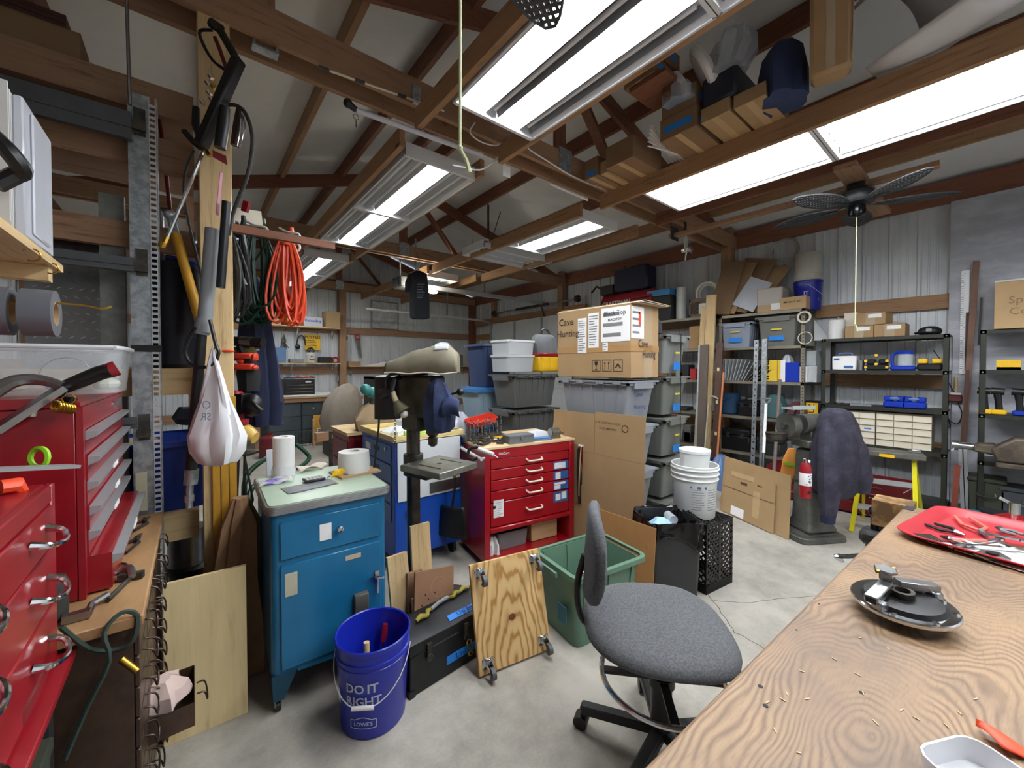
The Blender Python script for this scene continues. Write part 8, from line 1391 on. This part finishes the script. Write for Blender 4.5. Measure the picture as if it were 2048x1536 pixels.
for k in range(3): mk('blade',G().sph((0,0,0),(.10,.055,.008),14,6),clear('blade_clear','#c6c6b8',.55,.1),gl); gl.children[-1].location=(.07*cos(2.1*k),-.03,.07*sin(2.1*k)+.03); gl.children[-1].rotation_euler=(R(70),-2.1*k,R(20))
mk('hub',G().cyl((0,-.08,.02),(0,.03,.03),.03,n=14).cyl((0,0,.03),(0,0,.37),.006,n=6),CHROME,gl)
one('dark_plate',G().box(-.09,-.004,-.09,.07,.004,.06),DARK,'dark square plate fixed below the right end of the front truss','plate',loc=P(1350,465,Y=2.36)); one('dark_strap',G().box(-.02,-.004,-.14,.02,.004,.12),DARK,'dark steel strap beside the square plate under the truss','strap',loc=P(1371,465,Y=2.36))
for x in (1.12,2.99): one('joist_hanger',G().box(-.03,-.004,0,.03,.0,.12).box(-.03,-.03,-.004,.03,.0,0),GALV,('left' if x<2 else 'right')+' galvanised joist hanger on the front truss','bracket',loc=(x+.03,2.405,3.2))
hb=one('hanger_bracket',G().box(-.06,-.03,-.02,-.045,.03,.09).box(.045,-.03,-.02,.06,.03,.09).box(-.06,-.03,-.03,.06,.03,-.02),GALV,'galvanised U bracket under the short vertical truss web at left','bracket',loc=(.32,2.48,3.20))
# ---------------------------------------------------------------- workbench
def benchwood():
    m,nt,b,N,L=nodes('bench_plywood'); v=coords(nt,(1.1,2.6,1),(0,0,.15)); n=noise(nt,v,1.6,2,.5)
    w_=N('ShaderNodeTexWave'); w_.wave_type='RINGS'; w_.rings_direction='Z'; w_.inputs['Scale'].default_value=11; w_.inputs['Distortion'].default_value=58; w_.inputs['Detail'].default_value=2.4; w_.inputs['Detail Roughness'].default_value=.35; w_.inputs['Detail Scale'].default_value=.27; w_.inputs['Phase Offset'].default_value=4
    mp=N('ShaderNodeMapping'); mp.inputs['Location'].default_value=(1.6,.75,0); L(v,mp.inputs[0]); L(mp.outputs[0],w_.inputs['Vector'])
    fine=noise(nt,coords(nt,(6,60,1)),6,4,.7); st=noise(nt,coords(nt,(1,1,1)),2.6,5,.6)
    c=ramp(nt,w_.outputs['Fac'],[(.0,'#7a6046'),(.4,'#93765a'),(.95,'#a08362')])
    def mix(a_,fac,col,blend='MIX'):
        k=N('ShaderNodeMix'); k.data_type='RGBA'; k.blend_type=blend; L(fac,k.inputs[0]); L(a_,k.inputs[6]); k.inputs[7].default_value=lin(col); return k.outputs[2]
    c=mix(c,ramp(nt,noise(nt,v,3.1,3,.6),[(.42,(0,0,0,1)),(.66,(.9,.9,.9,1))]),'#9a7d5e')
    c=mix(c,ramp(nt,fine,[(.5,(0,0,0,1)),(.75,(.5,.5,.5,1))]),'#5f4a3a'); c=mix(c,ramp(nt,st,[(.45,(0,0,0,1)),(.75,(.85,.85,.85,1))]),'#5a4c44')
    L(c,b.inputs['Base Color']); b.inputs['Roughness'].default_value=.5; bump(nt,b,fine,.15,.002); return m
wbh=thing('workbench','worn plywood-topped workbench filling the lower right of the photo','workbench',(2.40,.25,0),(0,0,R(-2.4))); BM=benchwood()
tp_=G(); rad=.006
mk('top',G().box(-2.0,-1.0,.862,0,0,.90),BM,wbh,bev=.008,seg=3)
for x,y in ((-.06,-.06),(-.06,-.94),(-1.94,-.06),(-1.94,-.94)): mk('leg',G().box(x-.045,y-.045,0,x+.045,y+.045,.775),PZ,wbh)
mk('apron',G().box(-1.98,-.06,.775,-.02,-.02,.8615),PX,wbh); mk('apron',G().box(-1.98,-.98,.775,-.02,-.94,.8615),PX,wbh); mk('corner_plate',G().box(-.075,-.035,.9002,-.01,-.004,.902),DARK,wbh)
for px,py in ((1521,1373),(1531,1412),(1593,1260),(1638,1208),(1724,1386)):
    p_=P(px,py,Z=.9); l_=rz(R(2.4))@(p_-Vector((2.40,.25,0))); mk('screw_hole',G().cyl((l_.x,l_.y,.8995),(l_.x,l_.y,.9006),.0045 if py>1300 else .0025,n=10),INK,wbh)
ZB=.9008
# red tray and its clutter
TR_=M('tray_red','#b02a34',.4,0,.08); ty=thing('red_tray','red cafeteria tray of hand tools on the far end of the workbench','tray',(2.135,-.02,ZB),(0,0,R(-9))); ty.scale=(1.07,1.12,1)
def trl(hx,hy,r,z,n=6):
    o=[]
    for sx,sy,a in ((1,1,0),(-1,1,pi/2),(-1,-1,pi),(1,-1,3*pi/2)):
        for k in range(n+1): q_=a+pi/2*k/n; o.append((sx*(hx-r)+r*cos(q_),sy*(hy-r)+r*sin(q_),z))
    return o
Ls=[trl(.205,.155,.04,0),trl(.23,.18,.06,.018),trl(.245,.195,.07,.022),trl(.245,.195,.07,.025),trl(.228,.178,.06,.022),trl(.203,.153,.04,.004)]; m_=len(Ls[0]); g=G(); g.add(sum(Ls,[]),[tuple(range(m_))[::-1]]+[(a*m_+k,a*m_+(k+1)%m_,(a+1)*m_+(k+1)%m_,(a+1)*m_+k) for a in range(5) for k in range(m_)]+[tuple(range(5*m_,6*m_))]); mk('tray',g,TR_,ty)
zt=ZB+.0045
def onT(px,py,z=0): p_=P(px,py,Z=zt); return Vector((p_.x,p_.y,zt+z))
pk=thing('blister_pack','black and white card pack of small parts in the red tray','pack',onT(1862,1080,.002),(0,0,R(-50))); mk('card',G().box(-.03,-.045,0,.03,.045,.002),BLACK,pk); g=G()
for k in range(5): g.bar((-.022+.011*k,-.02,.003),(-.018+.011*k,.025,.003),.004,.002)
mk('parts',g,CHROME,pk,kind='stuff'); mk('white_strip',G().box(-.03,-.045,.0021,.03,-.028,.003),PAPER,pk)
def plr(label,p0,p1,hm,sp=.03,j=STEEL): 
    t=plier(label,p0,p1,sp,j); ch=[c for c in t.children if c.name.startswith('handle')]
    for c in ch: c.data.materials.clear(); c.data.materials.append(hm)
    return t
plr('black and orange handled pliers at the left of the red tray',onT(1930,1075),onT(1860,1052),M('grip_black','#1b1b1c',.6,0,.1)); plr('pliers with salmon handles in the middle of the red tray',onT(1975,1080,.004),onT(1925,1040,.004),M('grip_salmon','#c86a58',.5,0,.05)); plr('steel locking pliers near the front of the red tray',onT(1880,1078,.003),onT(1955,1100,.003),STEEL,.02,CHROME); plr('pliers with grey handles at the right of the red tray',onT(1990,1062,.006),onT(2040,1078,.006),GREY,.02)
one('red_knife',G().box(-.06,-.01,0,.05,.01,.014),M('grip_salmon','#c86a58',.5,0,.05),'salmon-handled knife lying in the red tray','knife',loc=onT(1942,1088,.002),rot=(0,0,R(-40)),bev=.004)
for k,(x0,y0,x1,y1,l) in enumerate(((1900,1100,2000,1084,'front'),(1930,1098,2040,1105,'middle'),(1960,1075,2046,1092,'rear'),(2000,1098,2060,1120,'right'))): a,b=onT(x0,y0,.010+.004*k),onT(x1,y1,.010+.004*k); one('steel_wrench',G().bar((0,0,0),b-a,.012,.005).cyl(b-a-Vector((0,0,.003)),b-a+Vector((0,0,.003)),.011,n=10),CHROME if k%2 else STEEL,l+' loose steel wrench of those heaped in the red tray','wrench',loc=a)
one('white_paper',G().box(-.11,-.08,0,.11,.08,.0015),PAPER,'white paper sheet at the front right of the red tray','paper',loc=onT(2020,1112,.0005),rot=(0,0,R(-20))); sc2=thing('steel_scraper','steel scraper blade with black centre on the white paper in the tray','scraper',onT(1985,1118,.003),(0,0,R(-40))); mk('blade',G().prism([(-.04,-.02),(.03,-.025),(.045,.02),(.0,.035),(-.045,.015)],0,.012),STEEL,sc2,bev=.004); mk('insert',G().cyl((0,0,.012),(0,0,.018),.014,n=14),BLACK,sc2)
# machine clutch disc with two box arms
BR=thing('clutch_disc_tool','chrome-rimmed black disc with two square steel arms and knob on the workbench','tool',P(1806,1196,Z=.945)); BR.location.z=.9285; BR.scale=(.80,.80,.80); K=rz(-YAW+R(10))@Matrix.Rotation(R(-3),4,'Y')
def kg2(): g=G(); g.M=K; return g
mk('rim',kg2().lathe([(.098,0),(.118,0),(.120,.004),(.120,.010),(.117,.013),(.098,.012)],44),CHROME,BR); mk('disc',kg2().lathe([(.001,.008),(.099,.008),(.088,.024),(.04,.027),(.001,.027)],36),M('disc_black','#1d1e20',.35,.3,.1),BR)
mk('bearing',kg2().lathe([(.018,.027),(.028,.027),(.028,.045),(.018,.045),(.017,.030)],22),IRON,BR); 
for a_ in (R(198),R(-18)): d=Vector((cos(a_),sin(a_),0)); o_=Vector((0,.035,.048)); mk('arm',kg2().bar(o_+d*.02,o_+d*.128+Vector((0,-.0,-.012)),.034,.024),STEEL,BR,bev=.003); mk('arm_mouth',kg2().bar(o_+d*.1281+Vector((0,0,-.012)),o_+d*.1295+Vector((0,0,-.012)),.024,.016),INK,BR); mk('foot',kg2().cb(d*.105+Vector((0,.02,.022)),(.03,.03,.024)),STEEL,BR,bev=.004)
mk('knob',kg2().cyl((0,.045,.05),(0,.045,.078),.016,n=12).cyl((0,.045,.078),(0,.045,.088),.030,n=6),STEEL,BR,bev=.003); mk('stud',kg2().cyl((-.035,.045,.083),(.035,.045,.083),.005,n=8),BRASS,BR); 
for a_ in (3.6,4.4,5.4,6.0): mk('bolt',kg2().cyl((.108*cos(a_),.108*sin(a_),.012),(.108*cos(a_),.108*sin(a_),.018),.008,n=6),CHROME,BR)
mk('lower_hub',kg2().cyl((0,0,-.0335),(0,0,.008),.03,n=16),IRON,BR)
one('orange_ribbon',G().sheet(lambda u,v:P(1952+115*u,1456+68*u,Z=.9015)+Vector((.04*u**.7*(v-.5),-.06*u**.7*(v-.5),.004+.012*sin(2.5*u+2*v))),10,4),ORANGE,'orange ribbon tapering to a point at the lower right of the workbench','ribbon',solid=.001)
wt=thing('white_tub','translucent white tub at the very bottom edge on the workbench','tub',P(1965,1590,Z=.901)); g=G(); shell(g,-.055,-.045,0,.055,.045,.035,.025,.003,1.06); mk('body',g,clear('tub_white','#e6e8ec',.75,.2),wt); wt.rotation_euler=(0,0,-YAW+R(12))
g=G()
for k in range(24):
    rr=random.Random(k); px,py=rr.uniform(1480,2000),rr.uniform(1130,1520)
    if py>(1536-(px-1285)*.98)+25: p_=P(px,py,Z=.9012); g.cb(p_,(.006+.005*rr.random(),.0015,.001),(0,0,rr.uniform(0,3)))
mk('wood_chips',g,M('chip','#dfc79c',.8,0,.05),label='tiny pale wood chips scattered over the workbench top',kind='stuff')['category']='wood chips'
